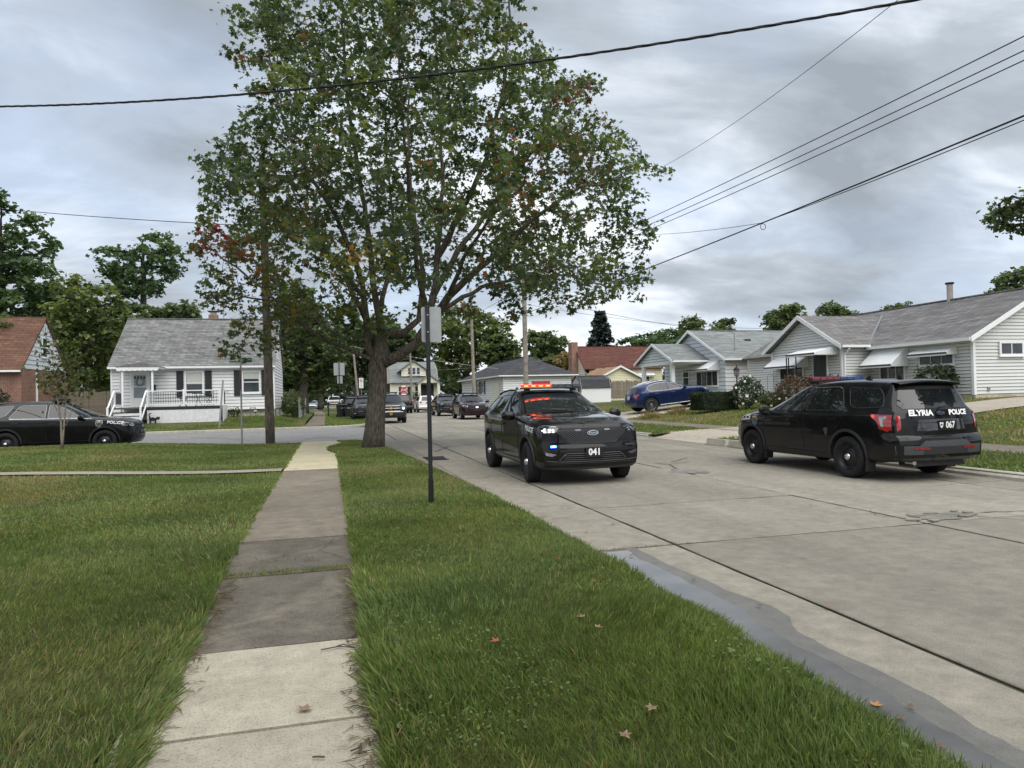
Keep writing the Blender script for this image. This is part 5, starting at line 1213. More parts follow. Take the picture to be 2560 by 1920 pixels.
SPB = dict(xr=-2.18, xf=2.24, axles=(1.445, -1.44), ra=.435, hub=.405, rw=.392, track=.83, zlow=.30, kf=.36, kr=.22, crown=.07,
    top=[(2.24, .90), (2.1, .985), (1.8, 1.055), (1.4, 1.105), (.95, 1.14), (.75, 1.16), (.05, 1.52), (-.25, 1.60), (-.6, 1.625), (-1.1, 1.595), (-1.6, 1.50), (-1.85, 1.435), (-1.95, 1.39), (-2.12, 1.10), (-2.18, 1.05)],
    belt=[(2.24, .84), (1.9, .95), (1.4, 1.03), (.8, 1.06), (-.6, 1.075), (-1.4, 1.10), (-2.2, 1.10)],
    w=[(2.24, .74), (2.12, .84), (1.9, .91), (1.5, .95), (.8, .935), (-.4, .935), (-1.5, .96), (-1.9, .93), (-2.1, .86), (-2.18, .78)],
    wr=[(2.24, .56), (1.9, .68), (1.0, .75), (.7, .75), (.05, .60), (-.6, .59), (-1.5, .55), (-1.9, .54), (-2.18, .70)],
    zb=[(-2.2, .36), (-1.9, .28), (1.9, .24), (2.24, .26)],
    fp=[(.22, .02), (.35, .11), (.5, .14), (.7, .12), (.85, .06), (1.0, 0)], rp=[(.33, .05), (.45, .16), (.7, .17), (.85, .13), (1.05, .05), (1.2, 0)])
SPS = dict(xr=-2.22, xf=2.14, axles=(1.36, -1.36), ra=.36, hub=.33, rw=.325, track=.78, zlow=.24, kf=.28, kr=.2, crown=.06, ns=48,
    top=[(2.14, .74), (1.9, .86), (1.2, .96), (.9, .98), (.1, 1.36), (-.3, 1.43), (-.9, 1.40), (-1.6, 1.10), (-2.1, 1.06), (-2.22, .98)],
    belt=[(2.14, .68), (1.5, .86), (.9, .92), (-1.5, .98), (-2.2, .95)],
    w=[(2.14, .70), (1.9, .84), (1.4, .89), (-1.6, .89), (-2.0, .84), (-2.22, .72)],
    wr=[(2.14, .55), (1.0, .72), (.1, .56), (-.9, .54), (-1.6, .70), (-2.22, .62)],
    zb=[(-2.2, .28), (-1.9, .22), (1.9, .2), (2.14, .22)],
    fp=[(.2, .02), (.4, .1), (.6, .08), (.8, 0)], rp=[(.3, .04), (.5, .12), (.7, .1), (.95, 0)])
WIN16 = [[(.74, 1.175), (.10, 1.535), (-.06, 1.585), (-.24, 1.605), (-.23, 1.175)], [(-.31, 1.178), (-.32, 1.61), (-1.0, 1.605), (-1.10, 1.575), (-1.33, 1.23), (-1.33, 1.195)], [(-1.25, 1.60), (-1.95, 1.575), (-2.10, 1.46), (-2.18, 1.26), (-1.60, 1.235), (-1.45, 1.29)]]
WIN20 = [[(.78, 1.205), (.12, 1.53), (-.06, 1.59), (-.22, 1.605), (-.20, 1.205)], [(-.29, 1.207), (-.31, 1.605), (-1.0, 1.59), (-1.13, 1.54), (-1.28, 1.24), (-1.26, 1.22)], [(-1.23, 1.575), (-1.9, 1.52), (-2.16, 1.30), (-1.50, 1.25), (-1.38, 1.30)]]
WINT = [[(.92, 1.25), (.42, 1.63), (.30, 1.69), (-.02, 1.72), (-.02, 1.25)], [(-.10, 1.25), (-.10, 1.72), (-1.05, 1.72), (-1.05, 1.25)], [(-1.13, 1.25), (-1.13, 1.72), (-2.2, 1.68), (-2.36, 1.30)]]
WINB = [[(.62, 1.085), (.40, 1.22), (.05, 1.385), (-.30, 1.465), (-.34, 1.09)], [(-.40, 1.09), (-.37, 1.475), (-.80, 1.48), (-1.20, 1.43), (-1.42, 1.33), (-1.50, 1.22), (-1.40, 1.115)]]
WINS = [[(.60, .98), (.1, 1.25), (-.3, 1.31), (-.32, .99)], [(-.38, .99), (-.37, 1.31), (-.9, 1.28), (-1.25, 1.08), (-1.2, 1.0)]]
DOORS16 = [[(.98, .42), (.99, .9), (.86, 1.13)], [(-.27, .38), (-.27, 1.15)], [(-.27, 1.15), (-.28, 1.63)], [(-1.02, .55), (-1.18, .85), (-1.38, 1.15)], [(.98, .42), (-.85, .39), (-1.02, .55)]]
def front_bits(c, model, lit='', plate=None):
    S = c.patch
    if model == '20':
        g = [(-.58, 1.0), (.58, 1.0), (.64, .93), (.42, .735), (-.42, .735), (-.64, .93)]
        gr = S('grille', 'F', g, M_VOID, .004)
        bars = MB()
        for sg in (-1, 1):
            for k in range(-22, 23):
                pts = []
                for t in np.linspace(0, 1, 24):
                    z = lerp(.735, 1.0, t); y = k * .052 + sg * (z - .86) * 1.5
                    hw_ = float(np.interp(z, [.735, .93, 1.0], [.42, .64, .58]))
                    if abs(y) < hw_ - .01:
                        l, nn = c.cast('F', y, z); pts.append(l + nn * .010)
                if len(pts) > 2: bars.tube(pts, .0055, 4, False)
        tag(bars.build('grille_mesh', M_GREYPL, gr), kind='stuff')
        c.line('grille_trim', 'F', g, .008, M_PLASTIC, gr, .006, True)
        hl = [(.60, 1.015), (.80, 1.045), (.90, 1.035), (.92, .985), (.885, .925), (.70, .905), (.65, .93)]
        for sg in (-1, 1):
            h = S('headlight', 'F', hl if sg > 0 else mirp(hl), M_LENSD, .006, .06)
            if sg < 0:
                c.line('lamp_strip', 'F', [(-.60, 1.018), (-.78, 1.043), (-.88, 1.036)], .007, M_CHROME, h, .012)
                for (y, z) in ((.70, .975), (.76, .98), (.70, .945), (.765, .945), (.835, .99), (.86, .965), (.835, .945)):
                    if 'head' in lit: S('lamp_cell', 'F', ell(-y, z, .022, .011, 8), M_LEDLIT, .012, .05, h)
            else:
                for (y, z) in ((.70, .975), (.77, .98), (.72, .945), (.80, .95)): S('lamp_cell', 'F', ell(y, z, .022, .012, 8), M_LENS, .010, .05, h)
        lg = [(-.50, .565), (.50, .565), (.62, .455), (.60, .425), (-.60, .425), (-.62, .455)]
        l_ = S('lower_grille', 'F', lg, M_VOID, .004)
        for z in (.46, .495, .53): c.line('grille_slat', 'F', [(-.54, z), (.54, z)], .007, M_GREYPL, l_, .008)
        c.line('lower_trim', 'F', lg, .010, M_GREYPL, l_, .006, True)
        S('lower_bumper', 'F', [(-.80, .405), (.80, .405), (.74, .30), (-.74, .30)], M_GREYPL, .006)
        c.line('bumper_edge', 'F', [(-.84, .44), (-.62, .425)], .009, M_GREYPL, None, .004); c.line('bumper_edge', 'F', [(.84, .44), (.62, .425)], .009, M_GREYPL, None, .004)
        for sg in (-1, 1):
            q = [(.60, .70), (.66, .715), (.86, .74), (.86, .66), (.70, .615), (.62, .64)]
            pk = S('fog_pocket', 'F', q if sg > 0 else mirp(q), M_VOID, .005)
            l1, nn = c.cast('F', sg * .70, .685)
            MB().box(l1 + nn * .018, (.03, .17, .035)).build('marker_lamp', M_LENSD, pk, bevel=.005)
            if sg < 0 and 'blue' in lit:
                MB().box(l1 + nn * .034 + Vector((0, -.012, 0)), (.012, .10, .034)).build('blue_lamp', M_BLUELIT, pk, bevel=.005)
                MB().box(l1 + nn * .042 + Vector((0, -.012, 0)), (.006, .055, .018)).build('lamp_core', M_CYANLIT, pk, bevel=.003)
            v = [(.66, .555), (.86, .60), (.84, .54), (.74, .52)]
            S('lower_vent', 'F', v if sg > 0 else mirp(v), M_LENS if sg < 0 else M_GREYPL, .005)
        for (y, z) in ((-.27, .965), (.27, .965)): S('grille_lamp', 'F', round_poly([(y - .05, z - .012), (y + .05, z - .012), (y + .05, z + .012), (y - .05, z + .012)], .008), M_LENSD, .016, .1, gr)
        e = S('badge_oval', 'F', ell(0, .915, .105, .042, 28), M_CHROME, .018, .05, gr); S('badge_field', 'F', ell(0, .915, .094, .034, 28), simple('badge blue', (.012, .02, .06), .2), .021, .05, e)
        c.text('badge_lettering', 'F', 'Ford', .068, (0, .917), M_CHROME, .001, .25, 1.25, .024, e)
        hood = [[(-.60, 1.16), (-.66, .3)]]
        for sg in (-1, 1): c.line('hood_crease', 'T', [(2.15, sg * .50), (1.6, sg * .58), (1.1, sg * .62)], .006, c.mat, None, -.001)
    elif model == '16':
        g = [(-.56, .93), (.56, .93), (.60, .86), (.50, .72), (-.50, .72), (-.60, .86)]
        gr = S('grille', 'F', g, M_VOID, .004)
        for z in (.755, .80, .845, .89): c.line('grille_slat', 'F', [(-.54, z), (.54, z)], .011, M_GREYPL, gr, .010)
        c.line('grille_trim', 'F', g, .010, M_GREYPL, gr, .008, True)
        e = S('badge_oval', 'F', ell(0, .825, .10, .04, 24), M_CHROME, .022, .05, gr)
        hl = [(.60, .945), (.82, .99), (.90, .965), (.90, .87), (.62, .845)]
        for sg in (-1, 1):
            h = S('headlight', 'F', hl if sg > 0 else mirp(hl), M_LENS, .006, .06)
            S('lamp_cell', 'F', ell(sg * .70, .905, .045, .034, 14), M_LENSD, .012, .05, h); S('lamp_cell', 'F', ell(sg * .81, .92, .04, .032, 14), M_LENSD, .012, .05, h)
        for mode in 'RL': S('headlight_side', mode, [(1.80, 1.0), (2.10, .975), (2.16, .87), (1.98, .885)], M_LENS, .006, .06)
        S('lower_grille', 'F', [(-.50, .60), (.50, .60), (.56, .46), (-.56, .46)], M_VOID, .005)
        S('lower_bumper', 'F', [(-.80, .43), (.80, .43), (.74, .29), (-.74, .29)], M_GREYPL, .006)
        for sg in (-1, 1):
            q = [(.62, .62), (.82, .66), (.80, .52), (.64, .50)]; S('fog_pocket', 'F', q if sg > 0 else mirp(q), M_VOID, .005)
    elif model == 'T':
        g = [(-.62, 1.10), (.62, 1.10), (.60, .74), (-.60, .74)]
        gr = S('grille', 'F', g, M_VOID, .004)
        for z in (1.085, .94, .76): c.line('grille_bar', 'F', [(-.62, z), (.62, z)], .022, M_CHROME, gr, .012)
        bt = [(-.17, .03), (-.06, .03), (-.06, .055), (.06, .055), (.06, .03), (.17, .03), (.15, -.03), (.06, -.03), (.06, -.055), (-.06, -.055), (-.06, -.03), (-.15, -.03)]
        S('badge_cross', 'F', [(a, .94 + b_) for a, b_ in bt], M_GOLDTX, .042, .05, gr)
        hl = [(.64, 1.10), (.90, 1.12), (.92, .86), (.66, .86)]
        for sg in (-1, 1):
            h = S('headlight', 'F', hl if sg > 0 else mirp(hl), M_LENS, .006, .06)
            S('lamp_cell', 'F', ell(sg * .77, .92, .07, .05, 14), M_LEDLIT if (sg > 0 and 'head' in lit) else M_LENSD, .014, .05, h)
        S('lower_bumper', 'F', [(-.88, .70), (.88, .70), (.86, .42), (-.86, .42)], M_PLASTIC, .006)
        c.line('bumper_trim', 'F', [(-.80, .715), (.80, .715)], .02, M_CHROME, None, .01)
    if plate:
        txt, z, mt, sz = plate
        l, nn = c.cast('F', 0, z)
        pl = MB().box((l.x + .03, 0, z), (.014, .33, .17)).build('licence_plate', simple('black plate', (.006, .006, .007), .35), c.root, bevel=.004)
        flat_text('plate_lettering', txt, sz, mt, pl, (l.x + .0385, 0, z), (0, 1, 0), (0, 0, 1), .006, 0, 1.05, .95)
def rear_bits(c, model, texts=True, lit=False):
    S = c.patch
    tops = c.sp['top']
    if model == '16':
        S('rear_window', 'B', [(-.66, 1.225), (.66, 1.225), (.70, 1.30), (.58, 1.585), (-.58, 1.585), (-.70, 1.30)], M_GLASS, .005)
        # spoiler lip over the glass
        sp_ = MB()
        row = []
        for y in np.linspace(-.63, .63, 13):
            k = 1 - .25 * abs(y / .63) ** 3
            row.append([(-2.08, y, 1.727 - .035 * abs(y / .63) ** 2), (-2.33 + .06 * (1 - k), y, 1.69 - .04 * abs(y / .63) ** 2), (-2.332 + .06 * (1 - k), y, 1.665 - .04 * abs(y / .63) ** 2), (-2.18, y, 1.645 - .04 * abs(y / .63) ** 2)])
        sp_.grid(row); sp_.build('spoiler', c.mat, c.root, smooth=True)
        S('spoiler_underside', 'B', [(-.58, 1.60), (.58, 1.60), (.60, 1.545), (-.60, 1.545)], M_VOID, .012)
        tl = [(.58, 1.06), (.60, 1.12), (.86, 1.15), (.88, .93), (.74, .86), (.68, .875)]
        tls = [(-2.0, 1.14), (-2.02, 1.09), (-2.12, 1.03), (-2.17, .90), (-2.30, .85), (-2.36, .90), (-2.36, 1.13)]
        for sg, mode in ((1, 'L'), (-1, 'R')):
            a = S('tail_light', mode, tls, M_RED, .008, .05)
            S('reflector_lens', mode, [(-2.16, 1.10), (-2.28, 1.11), (-2.28, 1.07), (-2.23, 1.05), (-2.24, .93), (-2.20, .94)], M_LENS, .012, .05, a)
            q = [(.76, .90), (.745, 1.11), (.87, 1.13), (.87, .88), (.81, .86)]
            S('tail_light_corner', 'B', q if sg > 0 else mirp(q), M_RED, .008, .05, a)
            if lit: S('lamp_core', mode, ell(-2.06, 1.11, .03, .02, 8), M_REDLIT, .012, .05, a)
        S('plate_recess', 'B', [(-.44, 1.045), (.44, 1.045), (.50, .86), (-.50, .86)], M_LENSD, .004)
        S('tailgate_trim', 'B', [(-.56, 1.10), (.56, 1.10), (.56, 1.06), (-.56, 1.06)], c.mat, .012)
        bc = S('bumper_cover', 'B', [(-.86, .62), (-.52, .62), (-.42, .70), (.42, .70), (.52, .62), (.86, .62), (.84, .40), (-.84, .40)], M_GREYPL, .006)
        S('bumper_recess', 'B', [(-.40, .60), (.40, .60), (.46, .48), (-.46, .48)], M_PLASTIC, .012, parent=bc)
        for sg in (-1, 1):
            S('reflector', 'B', [(sg * .34, .555), (sg * .62, .56), (sg * .62, .60), (sg * .34, .59)], M_REDDIM, .016, parent=bc)
            MB().tube([(-2.46, sg * .52, .33), (-2.30, sg * .52, .33)], .038, 12).build('exhaust_pipe', M_CHROME, c.root)
        MB().box((-2.3, 0, .31), (.30, 1.1, .10)).build('rear_valance', M_PLASTIC, c.root, bevel=.03)
        MB().tube([c.cast('B', -.30, 1.27)[0] + Vector((-.02, 0, 0)), c.cast('B', -.02, 1.245)[0] + Vector((-.02, 0, 0))], .010, 6).build('rear_wiper', M_PLASTIC, c.root)
        if texts:
            c.text('rear_lettering', 'B', 'ELYRIA', .125, (.38, 1.148), M_WHITETX, .0055, .12, 1.15, .016)
            c.text('rear_lettering', 'B', 'POLICE', .115, (-.37, 1.148), M_WHITETX, .0055, .12, 1.05, .016)
            e = S('badge_oval', 'B', ell(0, 1.145, .085, .036, 24), M_CHROME, .018, .05); S('badge_field', 'B', ell(0, 1.145, .075, .028, 24), simple('badge blue', (.012, .02, .06), .2), .021, .05, e)
            c.text('badge_lettering', 'B', 'Ford', .055, (0, 1.147), M_CHROME, .001, .25, 1.25, .024, e)
            l, nn = c.cast('B', -.12, .955)
            pl = MB().box((l.x - .018, -.10, .945), (.010, .36, .16)).build('unit_plate', simple('black plate', (.006, .006, .007), .35), c.root, bevel=.003)
            flat_text('unit_number', '067', .15, M_WHITETX, pl, (l.x - .0245, -.145, .945), (0, -1, 0), (0, 0, 1), .0045, 0, 1.0, .82)
            MB().add([(l.x - .0245, .035 - a * .075, .945 + b_ * .10) for a, b_ in SHIELD], [tuple(range(10))]).build('plate_emblem', M_WHITETX, pl)
            flat_text('emblem_detail', 'EP', .045, simple('black plate', (0, 0, 0)), pl, (l.x - .026, .035, .948), (0, -1, 0), (0, 0, 1), .002)
            for (y, z, w_, h_) in ((.40, .945, .012, .11), (.36, .90, .09, .012)): MB().box((l.x - .016, y, z), (.006, w_, h_)).build('tailgate_emblem', M_CHROME, c.root)
    else:
        r = c.sp
        zt = max(p[1] for p in r['top'] if p[0] < r['xr'] + .35); zl = min(p[1] for p in r['top'] if p[0] < r['xr'] + .3)
        S('rear_window', 'B', [(-.62, zl + .03), (.62, zl + .03), (.52, zt - .09), (-.52, zt - .09)], M_GLASS, .006)
        for sg in (-1, 1):
            q = [(.56, zl - .05), (.78, zl - .02), (.80, zl - .20), (.64, zl - .22)]; S('tail_light', 'B', q if sg > 0 else mirp(q), M_RED, .008)
        for mode in 'RL': S('tail_light_side', mode, [(r['xr'] + .16, zl - .03), (r['xr'] - .04, zl - .04), (r['xr'] - .06, zl - .18), (r['xr'] + .10, zl - .12)], M_RED, .008)
        S('rear_bumper', 'B', [(-.78, .58), (.78, .58), (.74, .38), (-.74, .38)], M_GREYPL, .006)
        S('licence_plate', 'B', [(-.16, zl - .12), (.16, zl - .12), (.16, zl - .27), (-.16, zl - .27)], M_LENS, .010)
def ws_patch(c, x0, x1, y0, y1, mat=None):
    o = c.patch('windshield', 'T', round_poly([(x0, -y0), (x0 + .03, 0), (x0, y0), (x1, y1), (x1 + .02, 0), (x1, -y1)], .05), mat or M_WSHIELD, .005, .07)
    for sg in (-1, 1):
        P = [c.cast('T', x0 - .03, sg * .10 + .1)[0] + Vector((.03, 0, .02)), c.cast('T', x0 - .10, sg * .10 - .35)[0] + Vector((.02, 0, .016))]
        MB().tube(P, .009, 5).build('wiper', M_PLASTIC, o)
    return o
def common16(c, win, doors=True, glass=M_GLASS, trim=M_PLASTIC, trimr=.008):
    for w in win:
        for mode in 'RL':
            o = c.patch('side_window', mode, w, glass, .004, rnd=.05)
            c.line('window_trim', mode, round_poly(w, .05), trimr, trim, o, .002, True)
    if doors: c.seams(DOORS16)
def place(root, x, y, z, heading):
    root.location = (x, y, z); root.rotation_euler = (0, 0, heading); return root
def mud_flaps(c):
    for ax in c.sp['axles']:
        for sd_ in (-1, 1):
            MB().box((ax - c.sp['ra'] - .015, sd_ * .86, .27), (.02, .20, .24), ry=-.12).build('mud_flap', M_PLASTIC, c.root, bevel=.006)
def police_side(c, x, z, size=.145, shield_x=None, gold=False):
    for mode in 'RL':
        c.text('side_lettering', mode, 'POLICE', size, (x, z), M_WHITETX, .005, .12, 1.15, .007, slope=-.10 if mode == 'R' else .10)
        if shield_x:
            o = c.patch('shield_emblem', mode, [(shield_x + a * .22, z - .05 + b_ * .30) for a, b_ in SHIELD], M_CHROME, .006)
            c.patch('shield_field', mode, [(shield_x + a * .19, z - .05 + b_ * .26) for a, b_ in SHIELD], M_SHIELD, .009, parent=o)
            c.patch('shield_band', mode, [(shield_x - .075, z + .015), (shield_x + .075, z + .015), (shield_x + .075, z + .045), (shield_x - .075, z + .045)], M_GOLDTX, .011, parent=o)
def fins(c, spots):
    for (x, y) in spots:
        l, _ = c.cast('T', x, y)
        MB().prism([(x + .09, y - .02, l.z - .01), (x - .07, y - .02, l.z - .01), (x - .06, y - .012, l.z + .075), (x - .015, y - .012, l.z + .07)], (0, .04, 0)).build('roof_antenna', M_PLASTIC, c.root, bevel=.005)
# ---------------------------------------------------------------- unit 041, facing the camera with lit red lights
root = thing('police_suv', (0, 0, 0), 'black police SUV numbered 041 with glowing red roof lights facing the camera', 'police car')
c = Car(SP20, root, P_BLACK)
c.wheels('steel', steer=R(-7)); c.arches(); common16(c, WIN20); mud_flaps(c)
ws_patch(c, .94, .13, .775, .61)
front_bits(c, '20', 'head blue', ('041', .585, M_WHITETX, .155)); rear_bits(c, 'x')
c.mirrors(.80, 1.15); c.handles([(-.10, 1.03), (-1.16, 1.05)], P_BLACK)
c.lightbar(.02, 1.70, True)
for mode in 'RL':
    c.text('side_lettering', mode, 'POLICE', .12, (1.74, .985), M_WHITETX, .004, .12, 1.1, .007, slope=-.10 if mode == 'R' else .10)
    o = c.patch('shield_emblem', mode, [(1.36 + a * .17, .97 + b_ * .24) for a, b_ in SHIELD], M_SHIELD, .006)
c.side('rocker_cladding', [(1.0, .40), (-1.0, .40), (-1.0, .30), (1.0, .30)], M_GREYPL, .006)
for sd_ in (-1, 1):
    c.line('roof_rail', 'T', [(-.35, sd_ * .63), (-1.9, sd_ * .59)], .016, M_PLASTIC, None, .014)
fins(c, [(-1.2, .2), (-1.5, -.3)])
place(root, 4.465, 13.83, 0.0, R(-90))
# ---------------------------------------------------------------- unit 067, seen from behind
root = thing('police_suv', (0, 0, 0), 'black police SUV with rear lettering and number 067 on its tailgate, stopped by right kerb', 'police car')
c = Car(SP16, root, P_BLACK)
c.wheels('steel'); c.arches(); common16(c, WIN16); mud_flaps(c)
ws_patch(c, .95, .14, .73, .59); front_bits(c, '16'); rear_bits(c, '16', True, True)
c.mirrors(.78, 1.12); c.handles([(-.08, 1.0), (-1.14, 1.03)], P_BLACK)
c.lightbar(-.05, 1.715, flip=True); fins(c, [(-1.32, .34), (-1.62, -.05)])
police_side(c, 1.72, .985, .135, 1.30)
c.side('rocker_cladding', [(.96, .42), (-.96, .42), (-.96, .31), (.96, .31)], M_PLASTIC, .006)
for mode in 'RL':
    c.line('window_visor', mode, [(-.34, 1.60), (-1.0, 1.61), (-1.08, 1.585)], .013, M_LENSD, None, .012)
    c.patch('rear_emblem', mode, [(-.92 + a * .10, .80 + b_ * .16) for a, b_ in SHIELD], M_GREYPL, .006)
place(root, 9.885, 11.93, 0.0, R(90))
# ---------------------------------------------------------------- police SUV at the left, in the cross street
root = thing('police_suv', (0, 0, 0), 'black police SUV seen side-on behind the sapling at the left edge', 'police car')
c = Car(SP16, root, P_BLACK)
c.wheels('steel'); c.arches(); common16(c, WIN16, True, M_GLASS, M_LENS, .010)
ws_patch(c, .95, .14, .73, .59); front_bits(c, '16'); rear_bits(c, '16', False)
c.mirrors(.78, 1.12); c.handles([(-.08, 1.0), (-1.14, 1.03)], M_LENSD)
c.lightbar(-.10, 1.715, style='dark')
police_side(c, 1.74, .98, .12, 1.28)
c.line('belt_glint', 'R', [(1.1, 1.135), (0, 1.15), (-1.3, 1.165), (-1.36, 1.2)], .014, M_CHROME, None, .006)  # chrome strip added in place of the bright reflection along the belt edge
c.side('rocker_cladding', [(.96, .42), (-.96, .42), (-.96, .31), (.96, .31)], M_PLASTIC, .006)
place(root, -8.66, 26.85, 0.0, 0.0)
# ---------------------------------------------------------------- blue crossover on the driveway
root = thing('blue_crossover', (0, 0, 0), 'deep blue crossover with arched roofline parked on the driveway beyond unit 041', 'car')
c = Car(SPB, root, P_BLUE)
c.wheels('multi'); c.arches(P_BLUE, .03)
for w in WINB:
    for mode in 'RL':
        c.patch('side_window', mode, w, M_GLASS, .004, rnd=.06)
for mode in 'RL': c.line('window_trim', mode, [(.66, 1.085), (.40, 1.235), (.05, 1.405), (-.30, 1.482), (-.80, 1.495), (-1.22, 1.445), (-1.46, 1.335), (-1.54, 1.22), (-1.42, 1.10), (-.4, 1.075)], .011, M_CHROME, None, .004, True)
ws_patch(c, .70, .08, .68, .53); rear_bits(c, 'x')
c.mirrors(.56, 1.06); c.handles([(-.12, .93), (-1.08, .96)], M_CHROME)
c.seams([[(.86, .40), (.90, .8), (.72, 1.05)], [(-.37, .38), (-.37, 1.08)], [(-1.0, .55), (-1.2, .8), (-1.45, 1.08)]])
for mode in 'RL':
    c.line('sill_trim', mode, [(.95, .33), (-.95, .34)], .014, M_CHROME, None, .012)
    c.patch('headlight_side', mode, [(1.62, .99), (1.95, .93), (2.10, .83), (1.98, .80)], M_LENS, .006)
for sd_ in (-1, 1): c.line('roof_rail', 'T', [(-.2, sd_ * .55), (-1.5, sd_ * .50)], .016, M_CHROME, None, .02)
place(root, 18.05, 34.75, z_right(18.05, 34.75) + 0.055, 0.0); root.rotation_euler = (0, -math.atan(0.10), 0)
# ---------------------------------------------------------------- vehicles further up the street
def far_suv(name, label, sp, mat, x, y, heading, model, win, wsz, lit='', bar=None, plate=None, extra=None, wheel='five', sc=1.0):
    root = thing(name, (0, 0, 0), label, 'police car' if bar else 'car')
    c = Car(sp, root, mat)
    c.wheels(wheel); c.arches(M_PLASTIC)
    for w in win:
        for mode in 'RL': c.patch('side_window', mode, w, M_GLASS, .005, .12, rnd=.05)
    ws_patch(c, *wsz); front_bits(c, model, lit, plate)
    rear_bits(c, 'x')
    c.mirrors(wsz[0] - .16, win[0][0][1] - .03)
    if bar: c.lightbar(bar[0], bar[1], style=bar[2])
    if extra: extra(c)
    place(root, x, y, 0.0, heading); root.scale = (sc,) * 3
    return c
W16, W20, WT = (.95, .14, .73, .59), (.94, .14, .73, .575), (1.10, .42, .78, .66)
def k9(c):
    for sg in (-1, 1): MB().box((.1, sg * .3, 1.90), (.10, .16, .05)).build('roof_lamp', M_LEDLIT if sg < 0 else M_PLASTIC, c.root, bevel=.01)
    c.line('running_board', 'R', [(.95, .42), (-.95, .42)], .03, M_CHROME, None, .02)
far_suv('police_truck', 'dark full-size SUV with chrome grille and yellow K9 plate, driving beside the maple trunk', SPT, P_SLATE, 3.72, 45.75, R(-90), 'T', WINT, WT, 'head', (.1, 1.86, 'dark'), ('K9', .58, M_GOLDTX, .15), k9)
def stripe(c):
    for mode in 'RL':
        o = c.patch('gold_stripe', mode, [(.9, .95), (.2, 1.03), (-1.5, 1.06), (-2.1, 1.0), (-2.1, .70), (-1.2, .82), (.4, .86)], M_GOLDTX, .007)
        c.text('side_lettering', mode, 'SHERIFF', .16, (-.2, .94), P_BLACK, .004, 0, 1.3, .011, o)
far_suv('sheriff_suv', 'black SUV with gold side stripe parked between white car and black sign post', SP20, P_BLACK, 9.55, 58.0, R(-90), '20', WIN20, W20, '', (0, 1.70, 'dark'), ('S1', .585, M_GOLDTX, .14), stripe)
far_suv('police_suv', 'black cherry police SUV parked facing us between sheriff SUV and unit 041', SP16, P_MAROON, 9.65, 48.2, R(-90), '16', WIN16, W16, '', (0, 1.71, 'dark'))
far_suv('white_suv', 'white SUV seen from behind, partly hidden by the black sign post', SPT, P_WHITE, 9.75, 73.5, R(90), 'T', WINT, WT, sc=.93)
far_suv('police_suv', 'dark SUV half hidden behind left side of the maple trunk', SP20, P_BLACK, 2.55, 51.5, R(-90), '20', WIN20, W20, '', (0, 1.70, 'dark'))
far_suv('police_suv', 'dark SUV parked at left kerb behind the wheeled bins', SP16, P_BLACK, 1.95, 58.5, R(-90), '16', WIN16, W16, 'head', (0, 1.71, 'dark'))
far_suv('dark_suv', 'dark SUV driving away just right of the chrome grilled SUV', SPT, P_BLACK, 7.1, 71.5, R(90), 'T', WINT, WT)
far_suv('white_van', 'white van far up the street, left of the maple', SPT, P_WHITE, 0.9, 118, R(-90), 'T', WINT, WT, 'plain', sc=1.12)
def far_sedan(label, mat, x, y, h):
    root = thing('sedan', (0, 0, 0), label, 'car', 'small cars far up the street')
    c = Car(SPS, root, mat); c.wheels('plain')
    for w in WINS:
        for mode in 'RL': c.patch('side_window', mode, w, M_GLASS, .005, .15)
    c.patch('windshield', 'T', [(.84, -.64), (.84, .64), (.16, .50), (.16, -.50)], M_WSHIELD, .005, .12)
    c.patch('grille', 'F', [(-.4, .62), (.4, .62), (.36, .45), (-.36, .45)], M_VOID, .005)
    for sg in (-1, 1):
        q = [(.45, .68), (.66, .72), (.66, .60), (.48, .58)]; c.patch('headlight', 'F', q if sg > 0 else mirp(q), M_LENS, .006)
    place(root, x, y, 0.02, h)
far_sedan('silver sedan far up the street, leftmost of the distant cars', P_SILVER, -2.4, 112, R(-90))
far_sedan('grey blue sedan far up the street between silver sedan and white van', P_SLATE, -1.6, 122, R(-90))
far_sedan('pale sedan parked beyond the wheeled bins at left kerb', P_SILVER, 1.75, 66.5, R(-90))
# ================================================================ trees
def foliage_mat(name, trans=0.42, rough=0.55):
    t = NT(name)
    col = t.attr('Col')
    nz = t.noise(t.coord('World'), 9.0, 3, 0.6)
    base = t.mix(1.0, col, t.ramp(nz, [(0.3, 0.72), (0.7, 1.25)]), 'MULTIPLY')
    t.set(base=base, rough=rough, spec=0.35)
    tr = t.n.new('ShaderNodeBsdfTranslucent'); t.l.new(t.mix(1.0, base, (1.25, 1.35, 0.6), 'MULTIPLY'), tr.inputs['Color'])
    mx = t.n.new('ShaderNodeMixShader'); mx.inputs[0].default_value = trans
    out = [n for n in t.n if n.type == 'OUTPUT_MATERIAL'][0]
    t.l.new(t.b.outputs[0], mx.inputs[1]); t.l.new(tr.outputs[0], mx.inputs[2]); t.l.new(mx.outputs[0], out.inputs[0])
    MATS[name] = t.m; return t.m
LEAF = foliage_mat('leaves')
NEEDLE = foliage_mat('needles', 0.1, 0.7)
